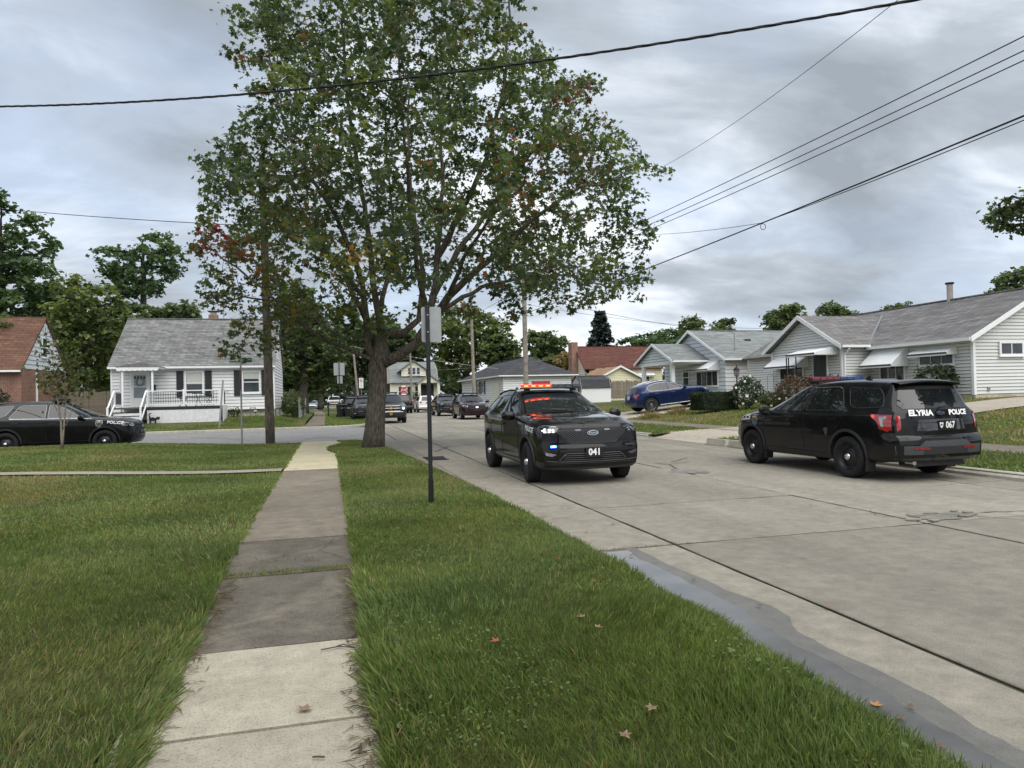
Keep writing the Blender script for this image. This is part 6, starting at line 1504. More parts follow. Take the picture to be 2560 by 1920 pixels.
def bark_mat(name, a, b):
    t = NT(name); p = t.coord('World')
    v = t.voro(t.mapping(p, (9, 9, 1.6)), 3.2); n1 = t.noise(t.mapping(p, (1, 1, 0.22)), 16, 6, 0.65, 0.5); n2 = t.noise(p, 1.6, 4)
    f = t.math('ADD', t.math('MULTIPLY', v, 0.6), t.math('MULTIPLY', n1, 0.7))
    base = t.ramp(f, [(0.3, tuple(x * 0.35 for x in a)), (0.5, a), (0.8, b)])
    base = t.mix(t.ramp(n2, [(0.45, 0.0), (0.7, 0.4)]), base, (0.085, 0.09, 0.06))
    t.set(base=base, rough=0.95, spec=0.15); t.bump(f, 1.0, 0.05)
    MATS[name] = t.m; return t.m
BARK = bark_mat('maple bark', (0.070, 0.059, 0.048), (0.165, 0.143, 0.118))
BARKD = bark_mat('dark bark', (0.05, 0.042, 0.035), (0.11, 0.095, 0.08))
MAPLE = np.array([(0, 0), (.42, -.06), (.30, .22), (.56, .52), (.20, .50), (0, 1.0), (-.20, .50), (-.56, .52), (-.30, .22), (-.42, -.06)])
OVAL = np.array([(0, 0), (.30, .30), (.26, .68), (0, 1.0), (-.26, .68), (-.30, .30)])
CLUMP = np.array([(0, 0), (.42, .08), (.30, .48), (.52, .80), (.05, 1.0), (-.40, .86), (-.28, .42), (-.50, .12)])
BLADE = np.array([(-.06, 0), (.06, 0), (0, 1.0)])
def leaf_mesh(name, C, T, Nn, S, colors, tmpl, mat, fold=0.18):
    """one polygon per leaf: base point C, tip direction T, normal Nn, length S"""
    k = len(tmpl); n = len(C)
    T = T / np.linalg.norm(T, axis=1, keepdims=True)
    B = np.cross(Nn, T); B /= np.linalg.norm(B, axis=1, keepdims=True) + 1e-9
    U = np.cross(T, B)
    a, b = tmpl[:, 0], tmpl[:, 1]
    V = C[:, None, :] + S[:, None, None] * (B[:, None, :] * a[None, :, None] + T[:, None, :] * b[None, :, None] - U[:, None, :] * (fold * np.abs(a) + .12 * b * b)[None, :, None])
    me = bpy.data.meshes.new(name)
    me.vertices.add(n * k); me.loops.add(n * k); me.polygons.add(n)
    me.vertices.foreach_set('co', V.reshape(-1)); me.loops.foreach_set('vertex_index', np.arange(n * k, dtype=np.int32))
    me.polygons.foreach_set('loop_start', np.arange(n, dtype=np.int32) * k)
    me.update(calc_edges=True)
    at = me.color_attributes.new('Col', 'FLOAT_COLOR', 'POINT')
    cc = np.ones((n, k, 4), np.float32); cc[:, :, :3] = colors[:, None, :]
    at.data.foreach_set('color', cc.reshape(-1))
    me.materials.append(mat); me.validate(); return me
def colonise(att, nodes, par, step, infl, kill, iters, rng, up=0.08):
    nodes = [np.array(p, float) for p in nodes]; par = list(par)
    att = np.array(att); P = np.array(nodes)
    d = np.full(len(att), 1e9); near = np.zeros(len(att), int)
    def upd(i0):
        nonlocal d, near
        Q = np.array(nodes[i0:])
        for s in range(0, len(Q), 200):
            dd = np.linalg.norm(att[:, None, :] - Q[None, s:s + 200], axis=2); j = dd.argmin(1); m = dd[np.arange(len(att)), j]
            b = m < d; d[b] = m[b]; near[b] = j[b] + i0 + s
    upd(0)
    for it in range(iters):
        act = (d < infl)
        if not act.any() or len(att) == 0: break
        i0 = len(nodes)
        idx = near[act]; vec = att[act] - np.array(nodes)[idx]; vec /= np.linalg.norm(vec, axis=1, keepdims=True) + 1e-9
        for u in np.unique(idx):
            v = vec[idx == u].mean(0) + rng.normal(0, .12, 3) + np.array([0, 0, up])
            l = np.linalg.norm(v)
            if l < .1: continue
            nodes.append(nodes[u] + v / l * step); par.append(int(u))
        if len(nodes) == i0: break
        upd(i0)
        keep = d > kill
        att, d, near = att[keep], d[keep], near[keep]
    return np.array(nodes), np.array(par)
def radii(nodes, par, tip=0.006, expo=2.3):
    n = len(nodes); acc = np.zeros(n)
    kids = np.zeros(n, int)
    for i in range(n):
        if par[i] >= 0: kids[par[i]] += 1
    for i in range(n - 1, -1, -1):
        if kids[i] == 0: acc[i] = max(acc[i], tip ** expo)
        if par[i] >= 0: acc[par[i]] += acc[i]
    return acc ** (1 / expo), kids
def branch_mesh(nodes, par, rad, name, mat, parent, minr=0.0, flare=None):
    n = len(nodes); main = -np.ones(n, int)
    for i in range(n):
        p = par[i]
        if p >= 0 and (main[p] < 0 or rad[i] > rad[main[p]]): main[p] = i
    b = MB()
    for i in range(n):
        if par[i] < 0 or main[par[i]] != i:
            ch = [par[i]] if par[i] >= 0 else []
            j = i
            while j >= 0: ch.append(j); j = main[j]
            if len(ch) < 2 or max(rad[k] for k in ch[1:]) < minr: continue
            rs = [rad[k] for k in ch]
            if par[i] >= 0: rs[0] = min(rs[0], rs[1] * 1.15)
            sides = 14 if rs[min(1, len(rs) - 1)] > .12 else (7 if rs[min(1, len(rs) - 1)] > .03 else 4)
            b.tube([nodes[k] for k in ch], rs, sides)
    return b.build(name, mat, parent, smooth=True, fix=False)
def in_poly(x, y, P):
    c = False; j = len(P) - 1
    for i in range(len(P)):
        if (P[i][1] > y) != (P[j][1] > y) and x < (P[j][0] - P[i][0]) * (y - P[i][1]) / (P[j][1] - P[i][1]) + P[i][0]: c = not c
        j = i
    return c
def spray(nodes, par, rad, kids, rng, rmax, per, spread, S0, pal, droop=0.35):
    """leaf arrays round every thin node"""
    idx = np.where((rad < rmax))[0]
    cnt = rng.poisson(per, len(idx)); rep = np.repeat(idx, cnt); n = len(rep)
    C = nodes[rep] + rng.normal(0, spread, (n, 3)) * np.array([1, 1, .75])
    T = rng.normal(0, 1, (n, 3)); T[:, 2] = T[:, 2] * .4 - droop
    Nn = rng.normal(0, .55, (n, 3)) + np.array([0, 0, 1.0])
    S = S0 * rng.uniform(.5, 1.25, n)
    return C, T, Nn, S, rep
def vnoise(P, sc, rng_seed):
    r = np.random.default_rng(rng_seed); out = np.zeros(len(P))
    for k in range(6):
        w = r.normal(0, 1, 3) / sc; out += np.sin(P @ w * 2.2 + r.uniform(0, 6.28))
    return out / 3.0
# ---------------------------------------------------------------- the maple
def make_maple():
    rng = np.random.default_rng(11); K = 2560 / 2212; D0 = 20.95
    root = thing('maple_tree', (1.38, 21.3, 0.1), 'large maple with reddening leaves standing in the near tree lawn', 'tree')
    def q(x, y, dd=0.0): return np.array(at_depth(x * K, y * K, D0 + dd))
    limbs = [([(806, 975, 0), (810, 930, 0), (813, 880, 0), (816, 830, 0), (818, 790, 0), (822, 765, 0)], None),
        ([(822, 765, 0), (823, 720, .1), (818, 680, .2), (812, 640, .3), (800, 560, .3), (790, 470, .4), (770, 360, .5), (752, 240, .6), (740, 120, .6), (735, 20, .6), (730, -80, .6)], 5),
        ([(818, 790, 0), (796, 752, -.2), (790, 690, -.3), (785, 640, -.4), (765, 560, -.6), (725, 470, -.8), (670, 380, -1), (620, 290, -1), (590, 200, -1), (575, 90, -1)], 4),
        ([(820, 780, 0), (860, 768, -.1), (900, 742, -.2), (925, 695, -.2), (935, 640, -.1), (945, 560, 0), (950, 480, .2), (955, 380, .4), (950, 260, .6), (940, 120, .8), (935, -40, .8)], 4),
        ([(900, 742, -.2), (940, 680, -.5), (970, 640, -.8), (1010, 600, -1), (1060, 560, -1.2), (1120, 500, -1.4), (1190, 440, -1.6), (1260, 400, -1.6), (1330, 385, -1.6)], None),
        ([(823, 720, .1), (870, 720, .6), (905, 690, 1), (915, 600, 1.3), (900, 500, 1.6), (885, 400, 1.8), (870, 280, 2), (860, 140, 2), (855, 0, 2)], None),
        ([(818, 790, 0), (770, 762, -.3), (700, 730, -.6), (640, 690, -.9), (590, 645, -1.1), (540, 600, -1.2), (480, 560, -1.3), (435, 515, -1.3)], None),
        ([(822, 765, 0), (750, 735, .4), (680, 690, .8), (600, 650, 1.2), (520, 640, 1.5), (470, 660, 1.6)], None),
        ([(935, 640, -.1), (990, 540, .4), (1060, 450, .8), (1130, 350, 1), (1200, 270, 1.2), (1255, 210, 1.2)], None),
        ([(940, 680, -.5), (1040, 620, .6), (1130, 600, 1.2), (1230, 595, 1.4), (1320, 620, 1.5)], None),
        ([(790, 690, -.3), (740, 590, .2), (660, 500, .8), (570, 430, 1.2), (490, 390, 1.4), (445, 370, 1.4)], None),
        ([(945, 560, 0), (990, 460, -.8), (1050, 340, -1.4), (1085, 200, -1.6), (1100, 60, -1.6), (1100, -60, -1.6)], None),
        ([(925, 695, -.2), (905, 600, -1.5), (890, 480, -2.8), (880, 350, -3.6), (880, 200, -3.8)], None),
        ([(818, 680, .2), (850, 540, 2), (840, 400, 3.4), (830, 250, 3.8)], None),
        ([(970, 640, -.8), (1000, 560, -2.2), (1060, 470, -3.2), (1130, 400, -3.6)], None),
        ([(785, 640, -.4), (720, 560, -2), (660, 470, -3), (620, 380, -3.2)], None)]
    nodes, par, tap = [], [], []
    R0 = [.28, .155, .14, .185, .16, .13, .075, .06, .11, .08, .09, .11, .10, .09, .08, .08]
    def nearest(p): return int(np.argmin([np.linalg.norm(p - n) for n in nodes]))
    for li, (pts, _) in enumerate(limbs):
        P = [q(*p) for p in pts]
        prev = nearest(P[0]) if nodes else -1
        if prev < 0: nodes.append(P[0]); par.append(-1); tap.append(.28); prev = 0
        for si, (a, b) in enumerate(zip(P[:-1], P[1:])):
            n = max(1, int(np.linalg.norm(b - a) / .35))
            for k in range(1, n + 1):
                nodes.append(a + (b - a) * k / n + rng.normal(0, .02, 3)); par.append(prev); tap.append(lerp(R0[li], .02 if li else .28, ((si + k / n) / (len(P) - 1)) ** .8)); prev = len(nodes) - 1
    n_limb = len(nodes)
    poly = [(560, -150), (535, 0), (530, 80), (476, 84), (492, 142), (560, 190), (500, 232), (548, 282), (478, 292), (424, 345), (445, 425), (535, 450), (538, 485), (420, 492), (418, 545), (520, 566), (428, 600), (428, 660), (500, 690), (482, 768), (560, 750), (612, 725), (690, 765), (745, 740), (800, 680), (860, 690), (940, 655), (1000, 690), (1100, 690), (1180, 655), (1250, 672), (1330, 640), (1388, 662), (1345, 590), (1425, 545), (1420, 500), (1385, 440), (1432, 362), (1300, 345), (1335, 285), (1275, 262), (1292, 185), (1200, 150), (1165, 82), (1112, 80), (1128, 0), (1090, -170), (930, -300), (750, -260)]
    att, cen = [], []
    while len(cen) < 500:
        x, y = rng.uniform(415, 1435), rng.uniform(-290, 770)
        if not in_poly(930 + (x - 930) * 1.075, 380 + (y - 380) * 1.05, poly): continue
        e = ((x - 930) / 510) ** 2 + ((y - 300) / 560) ** 2
        Td = 5.6 * math.sqrt(max(.05, 1 - e)) * (1.0 if y < 560 else max(.35, 1 - (y - 560) / 260))
        dd = rng.uniform(-1, 1) * Td
        if abs(x - 930) < 140 and y > 480 and abs(dd) < 3.0 and rng.random() < .85: continue      # open heart of the crown
        if (x - 930) ** 2 / 300 ** 2 + (y - 300) ** 2 / 350 ** 2 + (dd / 4) ** 2 < .35 and rng.random() < .6: continue
        cen.append((x, y, dd))
    for (x, y, dd) in cen:
        c0 = q(x, y, dd)
        for _ in range(8): att.append(c0 + rng.normal(0, 1, 3) * (.42, .42, .26))
    ctr = np.array((930.0, 380.0))                     # sprays that break the outline
    for i in range(len(poly)):
        a_, b_ = np.array(poly[i], float), np.array(poly[(i + 1) % len(poly)], float)
        for _ in range(max(1, int(np.linalg.norm(b_ - a_) / 28))):
            p = a_ + (b_ - a_) * rng.random(); d = p - ctr; d /= np.linalg.norm(d); d += rng.normal(0, .35, 2) + (0, -.15); ln = rng.uniform(4, 26); dd = rng.normal(0, .8)
            for t in np.linspace(-.8, 1, 6): att.append(q(p[0] + d[0] * ln * t, p[1] + d[1] * ln * t, dd))
    N, Pp = colonise(att, nodes, par, .30, 3.2, .42, 60, rng, .05)
    rad, kids = radii(N, Pp, .0062, 2.25)
    rad[:n_limb] = np.clip(rad[:n_limb], np.array(tap), np.array(tap) * 1.1)
    lim = np.arange(len(N)) < n_limb
    zz = N[:, 2]; base = lim & (np.arange(len(N)) < 12)
    nt = 0
    while zz[nt] < 2.62 and nt < 14: nt += 1
    rad[:nt] = np.interp(zz[:nt], [.1, .3, .7, 1.3, 2.3, 2.7], [.36, .325, .30, .28, .268, .275])
    rad[n_limb:] = np.minimum(rad[n_limb:], .10)
    loc = np.array(root.location)
    branch_mesh(N - loc, Pp, rad, 'trunk', BARK, root)
    C, T, Nn, S, rep = spray(N, Pp, np.where(kids <= 1, rad, rad * 1.3), kids, rng, .0150, 13.5, .135, .16, None, .6)
    # tone of each leaf: clumps of deep, yellow and bronze green, some red sprays
    tone = vnoise(C, 1.5, 3) + rng.normal(0, .35, len(C)); tone2 = vnoise(C, .8, 9) + rng.normal(0, .4, len(C))
    col = np.array((.050, .068, .034)) * np.ones((len(C), 3))
    def blend(mask, c): col[mask] = np.array(c)
    blend(tone > .5, (.066, .086, .040)); blend(tone > 1.0, (.098, .112, .042)); blend(tone < -.6, (.036, .051, .031)); blend(tone2 > 1.35, (.085, .058, .022)); blend(tone2 > 1.75, (.15, .055, .022))
    px = np.array([pj_px(p) for p in C]) / K
    for (x, y, r, pr, c) in ((460, 520, 48, .6, (.15, .022, .020)), (540, 550, 40, .45, (.16, .045, .026)), (990, 655, 22, .8, (.24, .065, .026)), (1250, 205, 55, .35, (.10, .04, .035)), (655, 60, 22, .3, (.2, .075, .04)), (515, 110, 20, .5, (.2, .09, .04)), (1130, 420, 25, .3, (.3, .1, .06)), (770, 560, 30, .4, (.32, .14, .04)), (560, 640, 130, .35, (.11, .085, .022)), (780, 590, 110, .35, (.13, .125, .022)), (1060, 690, 60, .5, (.10, .045, .022)), (640, 440, 120, .22, (.085, .075, .022)), (1230, 360, 110, .22, (.10, .055, .035))):
        m = (np.hypot(px[:, 0] - x, px[:, 1] - y) < r * rng.uniform(.5, 1.1, len(C))) & (rng.random(len(C)) < pr); col[m] = np.array(c)
    col *= rng.uniform(.75, 1.25, (len(C), 1)) * 1.85
    o = link('crown', leaf_mesh('crown', C - loc, T, Nn, S, col, MAPLE, LEAF), root)
    return len(C), len(N)
def pj_px(p):
    ca, sa = math.cos(YAW), math.sin(YAW); X = p[0] * ca - p[1] * sa; Y = p[0] * sa + p[1] * ca
    u = 1740 * X / Y; v = -1740 * (p[2] - EYE) / Y + 27; c, s = math.cos(ROLL), math.sin(ROLL)
    return 1280 + c * u + s * v, 960 - s * u + c * v
print('maple leaves, nodes', make_maple())
# ---------------------------------------------------------------- other trees
def tree(name, label, base, h, lobes, seed, pal, leaf=0.3, per=7.0, tr=0.22, n_att=420, tmpl=CLUMP, bark=BARKD, cat='tree', group=None, spread=.30, rmax=.035, droop=.25, open_=.0):
    """lobes: (dx, dy, z, rx, ry, rz) ellipsoids that make up the crown"""
    n_att = int(n_att * 1.3)
    rng = np.random.default_rng(seed); root = thing(name, base, label, cat, group)
    vol = np.array([l[3] * l[4] * l[5] for l in lobes]); vol = vol ** .7 / (vol ** .7).sum(); att = []
    for _ in range(n_att):
        l = lobes[rng.choice(len(lobes), p=vol)]
        v = rng.normal(0, 1, 3); v /= np.linalg.norm(v); r = rng.uniform(.25 + open_, 1) ** .5
        att.append((l[0] + v[0] * r * l[3], l[1] + v[1] * r * l[4], l[2] + v[2] * r * l[5]))
    zlow = min(l[2] - l[5] for l in lobes)
    ztop = max(l[2] + l[5] * .3 for l in lobes)
    cx = np.mean([l[0] for l in lobes]); cy = np.mean([l[1] for l in lobes])
    nodes, par = [np.array((0, 0, 0.0))], [-1]
    steps = max(4, int(ztop / .7))
    for k in range(1, steps + 1):
        t = k / steps; nodes.append(np.array((cx * t ** 2, cy * t ** 2, ztop * t)) + rng.normal(0, .05, 3)); par.append(k - 1)
    st = max(.35, max(l[3] for l in lobes) / 9)
    N, Pp = colonise(att, nodes, par, st, 40, st * 1.5, 50, rng, .08)
    rad, kids = radii(N, Pp, .012, 2.3); sc_ = tr / rad[0]; rad *= sc_
    branch_mesh(N, Pp, rad, 'trunk', bark, root, .008)
    C, T, Nn, S, rep = spray(N, Pp, rad, kids, rng, .012 * sc_ * 2.1, per * 1.9, spread * st / .5, leaf, None, droop)
    tone = vnoise(C, 1.6, seed) + rng.normal(0, .5, len(C))
    a, b, c = (np.array(x) for x in pal); w = np.clip((tone + 1.2) / 2.4, 0, 1)[:, None]
    col = np.where(w < .5, a + (b - a) * (w * 2), b + (c - b) * (w * 2 - 1)) * rng.uniform(.8, 1.2, (len(C), 1)) * 2.2
    link('crown', leaf_mesh('crown', C, T, Nn, S, col, tmpl, LEAF), root)
    print(name, len(C), len(N))
    return root
PAL_D = ((.028, .040, .023), (.044, .060, .031), (.064, .083, .040)); PAL_M = ((.036, .050, .025), (.055, .073, .033), (.080, .100, .043)); PAL_Y = ((.045, .060, .024), (.064, .082, .032), (.090, .105, .042)); PAL_B = ((.030, .050, .028), (.045, .070, .036), (.065, .092, .045))
def blobs(rx, rz, zc, n, seed, ry=None, fill=.62):
    rng = random.Random(seed); ry = ry or rx; out = [(0, 0, zc, rx * fill, ry * fill, rz * fill)]
    for k in range(n):
        a = 2 * math.pi * k / n + rng.uniform(-.4, .4); e = rng.uniform(-.75, .95); c = math.sqrt(max(0, 1 - e * e)); s = rng.uniform(.32, .5)
        out.append((rx * .62 * c * math.cos(a), ry * .62 * c * math.sin(a), zc + rz * .62 * e, rx * s, ry * s, rz * s))
    return out
def px_tree(name, label, px0, px1, py0, py1, D, zb, seed, pal, n=7, **k):
    """crown filling a box of the photograph (2212-pixel wide copy) at depth D"""
    f = 2560 / 2212; c = at_depth((px0 + px1) / 2 * f, (py0 + py1) / 2 * f, D); rx = (px1 - px0) / 2 * f * D / 1740; rz = (py1 - py0) / 2 * f * D / 1740
    return tree(name, label, (c.x, c.y, zb), 0, blobs(rx, rz, c.z - zb, n, seed), seed, pal, **k)
px_tree('silver_maple', 'tall blue green tree behind the brick house at the left edge', -130, 132, 380, 880, 62, .6, 21, PAL_B, 11, leaf=.38, per=6.5, n_att=700, tr=.4, spread=.34)
px_tree('locust_tree', 'feathery pale green tree between the brick house and white house', 82, 285, 575, 920, 54, .6, 22, PAL_Y, 9, leaf=.30, per=8, n_att=520, tr=.25)
px_tree('airy_tree', 'open crowned tall tree standing above the white house roof', 205, 408, 490, 665, 72, .6, 23, PAL_B, 8, leaf=.36, per=5, n_att=360, tr=.3, open_=.2, rmax=.03)
px_tree('yard_tree', 'dense dark tree behind the left end of the white house roof', 90, 330, 610, 860, 68, .6, 24, PAL_D, 8, leaf=.40, per=7, n_att=500, tr=.35)
px_tree('yard_tree', 'dark green tree behind the middle of the white house roof', 250, 450, 640, 800, 66, .6, 25, PAL_M, 8, leaf=.40, per=6, n_att=420, tr=.3)
px_tree('oak_tree', 'large dark green street tree right of the white house beside the far sidewalk', 560, 750, 590, 880, 62, .3, 26, PAL_M, 10, leaf=.38, per=7.5, n_att=700, tr=.38)
px_tree('oak_tree', 'dark tree hanging over the far sidewalk behind the second sign', 600, 780, 700, 850, 88, .3, 27, PAL_D, 8, leaf=.45, per=7, n_att=520, tr=.35)
px_tree('shade_tree', 'dark tree left of the maple trunk beyond the distant cars', 690, 850, 640, 860, 118, .2, 28, PAL_D, 9, leaf=.6, per=7, n_att=600, tr=.4)
px_tree('shade_tree', 'dark tree closing the far end of the left sidewalk', 580, 705, 745, 868, 135, .2, 29, PAL_D, 8, leaf=.7, per=7, n_att=520, tr=.4)
px_tree('shade_tree', 'dark tree behind the maple trunk above the chrome grilled SUV', 780, 930, 660, 850, 138, .2, 41, PAL_D, 9, leaf=.7, per=7, n_att=560, tr=.4)
px_tree('shade_tree', 'tall olive green tree behind the barn roofed house', 900, 1110, 650, 840, 132, .4, 30, PAL_Y, 10, leaf=.62, per=6.5, n_att=700, tr=.45)
px_tree('shade_tree', 'dark leafy tree right of the barn roofed house', 1030, 1130, 690, 830, 124, .4, 31, PAL_M, 8, leaf=.6, per=6, n_att=460, tr=.4)
px_tree('shade_tree', 'rounded green tree behind the dark hip roof', 1108, 1245, 708, 830, 108, .6, 32, PAL_M, 8, leaf=.5, per=6.5, n_att=520, tr=.35)
px_tree('yard_tree', 'low rusty green tree right of the hip roof beside the brick chimney', 1170, 1255, 745, 830, 100, .6, 33, ((.05, .06, .02), (.08, .075, .025), (.13, .085, .035)), 7, leaf=.45, per=6, n_att=320, tr=.3)
px_tree('yard_tree', 'low grey green tree behind right end of the red roof', 1335, 1500, 705, 800, 120, .8, 34, PAL_B, 8, leaf=.55, per=6, n_att=420, tr=.35)
px_tree('yard_tree', 'wind-tossed tree rising behind the ridge of the blue white house', 1465, 1530, 676, 760, 88, .9, 35, PAL_M, 6, leaf=.4, per=6, n_att=280, tr=.3)
px_tree('yard_tree', 'small rounded tree behind right part of the blue white house roof', 1520, 1602, 684, 770, 92, .9, 36, PAL_M, 6, leaf=.42, per=6, n_att=300, tr=.3)
px_tree('yard_tree', 'broad dark tree behind the grey ranch house, left of its gable peak', 1650, 1765, 655, 740, 78, 1.1, 37, PAL_M, 7, leaf=.38, per=7, n_att=420, tr=.3)
px_tree('yard_tree', 'broad dark tree directly above the gable peak of grey ranch house', 1740, 1868, 650, 730, 80, 1.1, 38, PAL_D, 7, leaf=.38, per=7, n_att=420, tr=.3)
px_tree('yard_tree', 'low treetop showing left of the ranch house roof pipe', 1880, 1975, 645, 720, 82, 1.1, 39, PAL_M, 6, leaf=.38, per=7, n_att=300, tr=.3)
px_tree('yard_tree', 'dark treetop above the ridge at the right edge', 2132, 2260, 572, 680, 52, 1.2, 40, PAL_D, 7, leaf=.30, per=7, n_att=360, tr=.28)
px_tree('street_tree', 'dark leafy branches reaching in at the right edge against the sky', 2138, 2420, 330, 520, 30, 1.2, 42, PAL_D, 8, leaf=.22, per=7, n_att=620, tr=.28, spread=.24)
px_tree('small_tree', 'yellow green small tree in front of the brown roof at left edge', -60, 62, 672, 800, 42, .6, 43, PAL_Y, 6, leaf=.2, per=7, n_att=300, tr=.10, spread=.24)
px_tree('yard_tree', 'soft green tree filling the gap left of the feathery tree', 10, 190, 600, 890, 78, .6, 44, PAL_B, 8, leaf=.42, per=7, n_att=520, tr=.35)
px_tree('yard_tree', 'soft green tree rising behind the right half of the white house roof', 330, 520, 650, 840, 78, .6, 45, PAL_M, 8, leaf=.42, per=7, n_att=480, tr=.35)
tree('street_tree', 'leafy street tree beside the sidewalk behind the viewer', (1.3, -8.5, .1), 0, blobs(4.2, 3.8, 7.5, 8, 60), 60, PAL_M, leaf=.34, per=7, n_att=420, tr=.3)
tree('street_tree', 'leafy yard tree on the left lawn behind the viewer', (-9, -2.5, .1), 0, blobs(4.5, 4.2, 7.0, 8, 61), 61, PAL_D, leaf=.34, per=7, n_att=420, tr=.3)
tree('street_tree', 'leafy yard tree right of the street behind the viewer', (20.5, 3.5, .5), 0, blobs(4.2, 3.9, 7.0, 8, 62), 62, PAL_D, leaf=.34, per=7, n_att=420, tr=.3)
# spruce
def spruce():
    f = 2560 / 2212; base = at_depth(1298 * f, 760 * f, 112); zt = at_depth(1298 * f, 668 * f, 112).z; rng = np.random.default_rng(5)
    root = thing('spruce_tree', (base.x, base.y, .9), 'dark pointed spruce rising behind the red roof', 'tree'); H_ = zt - .9
    MB().tube([(0, 0, 0), (0, 0, H_)], [.28, .03], 8).build('trunk', BARKD, root)
    C, T = [], []
    for z in np.arange(1.5, H_ - .2, .32):
        L_ = (1 - z / H_) ** .85 * 5.0 + .25; m = rng.integers(6, 9)
        for k in range(m):
            a = rng.uniform(0, 6.283); l = L_ * rng.uniform(.65, 1.1)
            for t in np.arange(.15, 1.0, .11):
                r = l * t; p = (math.cos(a) * r, math.sin(a) * r, z - r * .22 + .10 * (t ** 3) * l)
                for j in range(3): C.append(np.array(p) + rng.normal(0, .08, 3)); T.append((math.cos(a + rng.normal(0, .9)), math.sin(a + rng.normal(0, .9)), rng.normal(-.25, .3)))
    C, T = np.array(C), np.array(T); n = len(C)
    link('crown', leaf_mesh('crown', C, T, rng.normal(0, .5, (n, 3)) + (0, 0, 1), rng.uniform(.35, .65, n), np.array((.034, .055, .045)) * rng.uniform(.7, 1.4, (n, 1)), CLUMP, NEEDLE), root)
spruce()
# ---------------------------------------------------------------- shrubs, hedge, sapling
def bush(name, label, cx, cy, rx, ry, h, z, seed, pal, leaf=.10, n=1400, cat='shrub', flowers=None, flat=False, group=None):
    rng = np.random.default_rng(seed); root = thing(name, (cx, cy, z), label, cat, group)
    b = MB()
    for k in range(9):
        a = rng.uniform(0, 6.28); b.tube([(0.1 * math.cos(a) * rx, .1 * math.sin(a) * ry, 0), (.6 * rx * math.cos(a), .6 * ry * math.sin(a), h * .6)], [.02, .006], 4)
    tag(b.build('stems', BARKD, root), kind='stuff')
    v = rng.normal(0, 1, (n, 3)); v /= np.linalg.norm(v, axis=1, keepdims=True); r = rng.uniform(.55, 1, (n, 1)) ** .5
    if flat:
        C = rng.uniform(-1, 1, (n, 3)); f = rng.integers(0, 3, n); sg = rng.choice([-1, 1], n)
        for ax in range(3): C[f == ax, ax] = (sg * rng.uniform(.86, 1.04, n))[f == ax]
        C = C * (rx, ry, h / 2) + (0, 0, h / 2)
    else:
        lump = 1 + .22 * vnoise(v, .5, seed)[:, None]; C = v * r * lump * (rx, ry, h / 2) + (0, 0, h / 2)
    C[:, 2] = np.maximum(C[:, 2], .02)
    T = rng.normal(0, 1, (n, 3)); T[:, 2] = np.abs(T[:, 2]) * .6
    tone = vnoise(C, .35, seed + 1) + rng.normal(0, .5, n); w = np.clip((tone + 1.2) / 2.4, 0, 1)[:, None]
    a, m, c = (np.array(x) for x in pal); col = np.where(w < .5, a + (m - a) * w * 2, m + (c - m) * (w * 2 - 1))
    link('foliage', leaf_mesh('foliage', C, T, rng.normal(0, .6, (n, 3)) + v * .8, leaf * rng.uniform(.6, 1.3, n), col, OVAL, LEAF), root)
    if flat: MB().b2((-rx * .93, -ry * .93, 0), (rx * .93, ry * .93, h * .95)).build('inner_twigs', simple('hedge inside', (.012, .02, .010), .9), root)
    if flowers:
        for k in range(flowers[0]):
            p = rng.normal(0, 1, 3); p /= np.linalg.norm(p); p = p * (rx, ry, h / 2) * 1.02 + (0, 0, h / 2); p[1] = -abs(p[1]); p[2] = max(.1, p[2])
            MB().lathe([(.001, .04), (.05, .02), (.06, -.01), (.001, -.03)], 7, 'Y', p).build('flower', flowers[1], root)
    return root
PETAL = simple('white petals', (.78, .78, .74), .7)
RUST = ((.06, .045, .028), (.11, .062, .038), (.17, .10, .055))
bush('clipped_hedge', 'low clipped dark hedge right of the blue crossover', 17.75, 29.7, .95, .55, .82, z_right(17.75, 29.7) + .1, 71, ((.016, .030, .012), (.026, .046, .016), (.042, .066, .022)), .07, 5200, 'hedge', None, True)
bush('rose_bush', 'loose flowering bush with white blooms around the lamp post', 18.9, 28.6, .75, .6, 1.55, z_right(18.9, 28.6), 72, PAL_B, .11, 1500, 'shrub', (9, PETAL))
bush('flower_clump', 'low clump of pale leaves and white flowers right of the lamp post', 19.6, 27.6, .8, .5, .7, z_right(19.6, 27.6), 73, PAL_Y, .10, 900, 'shrub', (6, PETAL))
bush('rust_bush', 'rusty brown green bush before the grey ranch house, left of unit 067 roof lights', 20.6, 27.2, 1.1, .8, 1.35, z_right(20.6, 27.2), 74, RUST, .10, 2200)
bush('rust_bush', 'second rusty bush nearer to unit 067 windshield', 20.9, 25.4, 1.0, .8, 1.2, z_right(20.9, 25.4), 75, RUST, .10, 1900)
bush('leafy_shrub', 'dark leafy shrub at the corner of the grey ranch house', 23.5, 22.6, .7, .8, 1.5, z_right(23.5, 22.6), 76, PAL_D, .16, 700)
bush('evergreen_shrub', 'dark green shrub in front of the brick house', -18.0, 43.6, 1.25, .9, 2.3, .5, 77, PAL_D, .13, 2600)
bush('foundation_weeds', 'straggly weeds against the white house foundation', -5.4, 44.6, .35, .25, .7, .5, 78, PAL_Y, .10, 220)
bush('garden_shrub', 'round shrub at the base of the pole before the barn roofed house', 10.3, 92, 1.6, 1.2, 2.2, .2, 79, PAL_M, .22, 1200)
bush('vine_mass', 'leafy tangle growing over the chain fence by the far sidewalk', -2.3, 49.5, .7, 5.5, 1.6, .5, 80, PAL_Y, .16, 3200, 'vines')
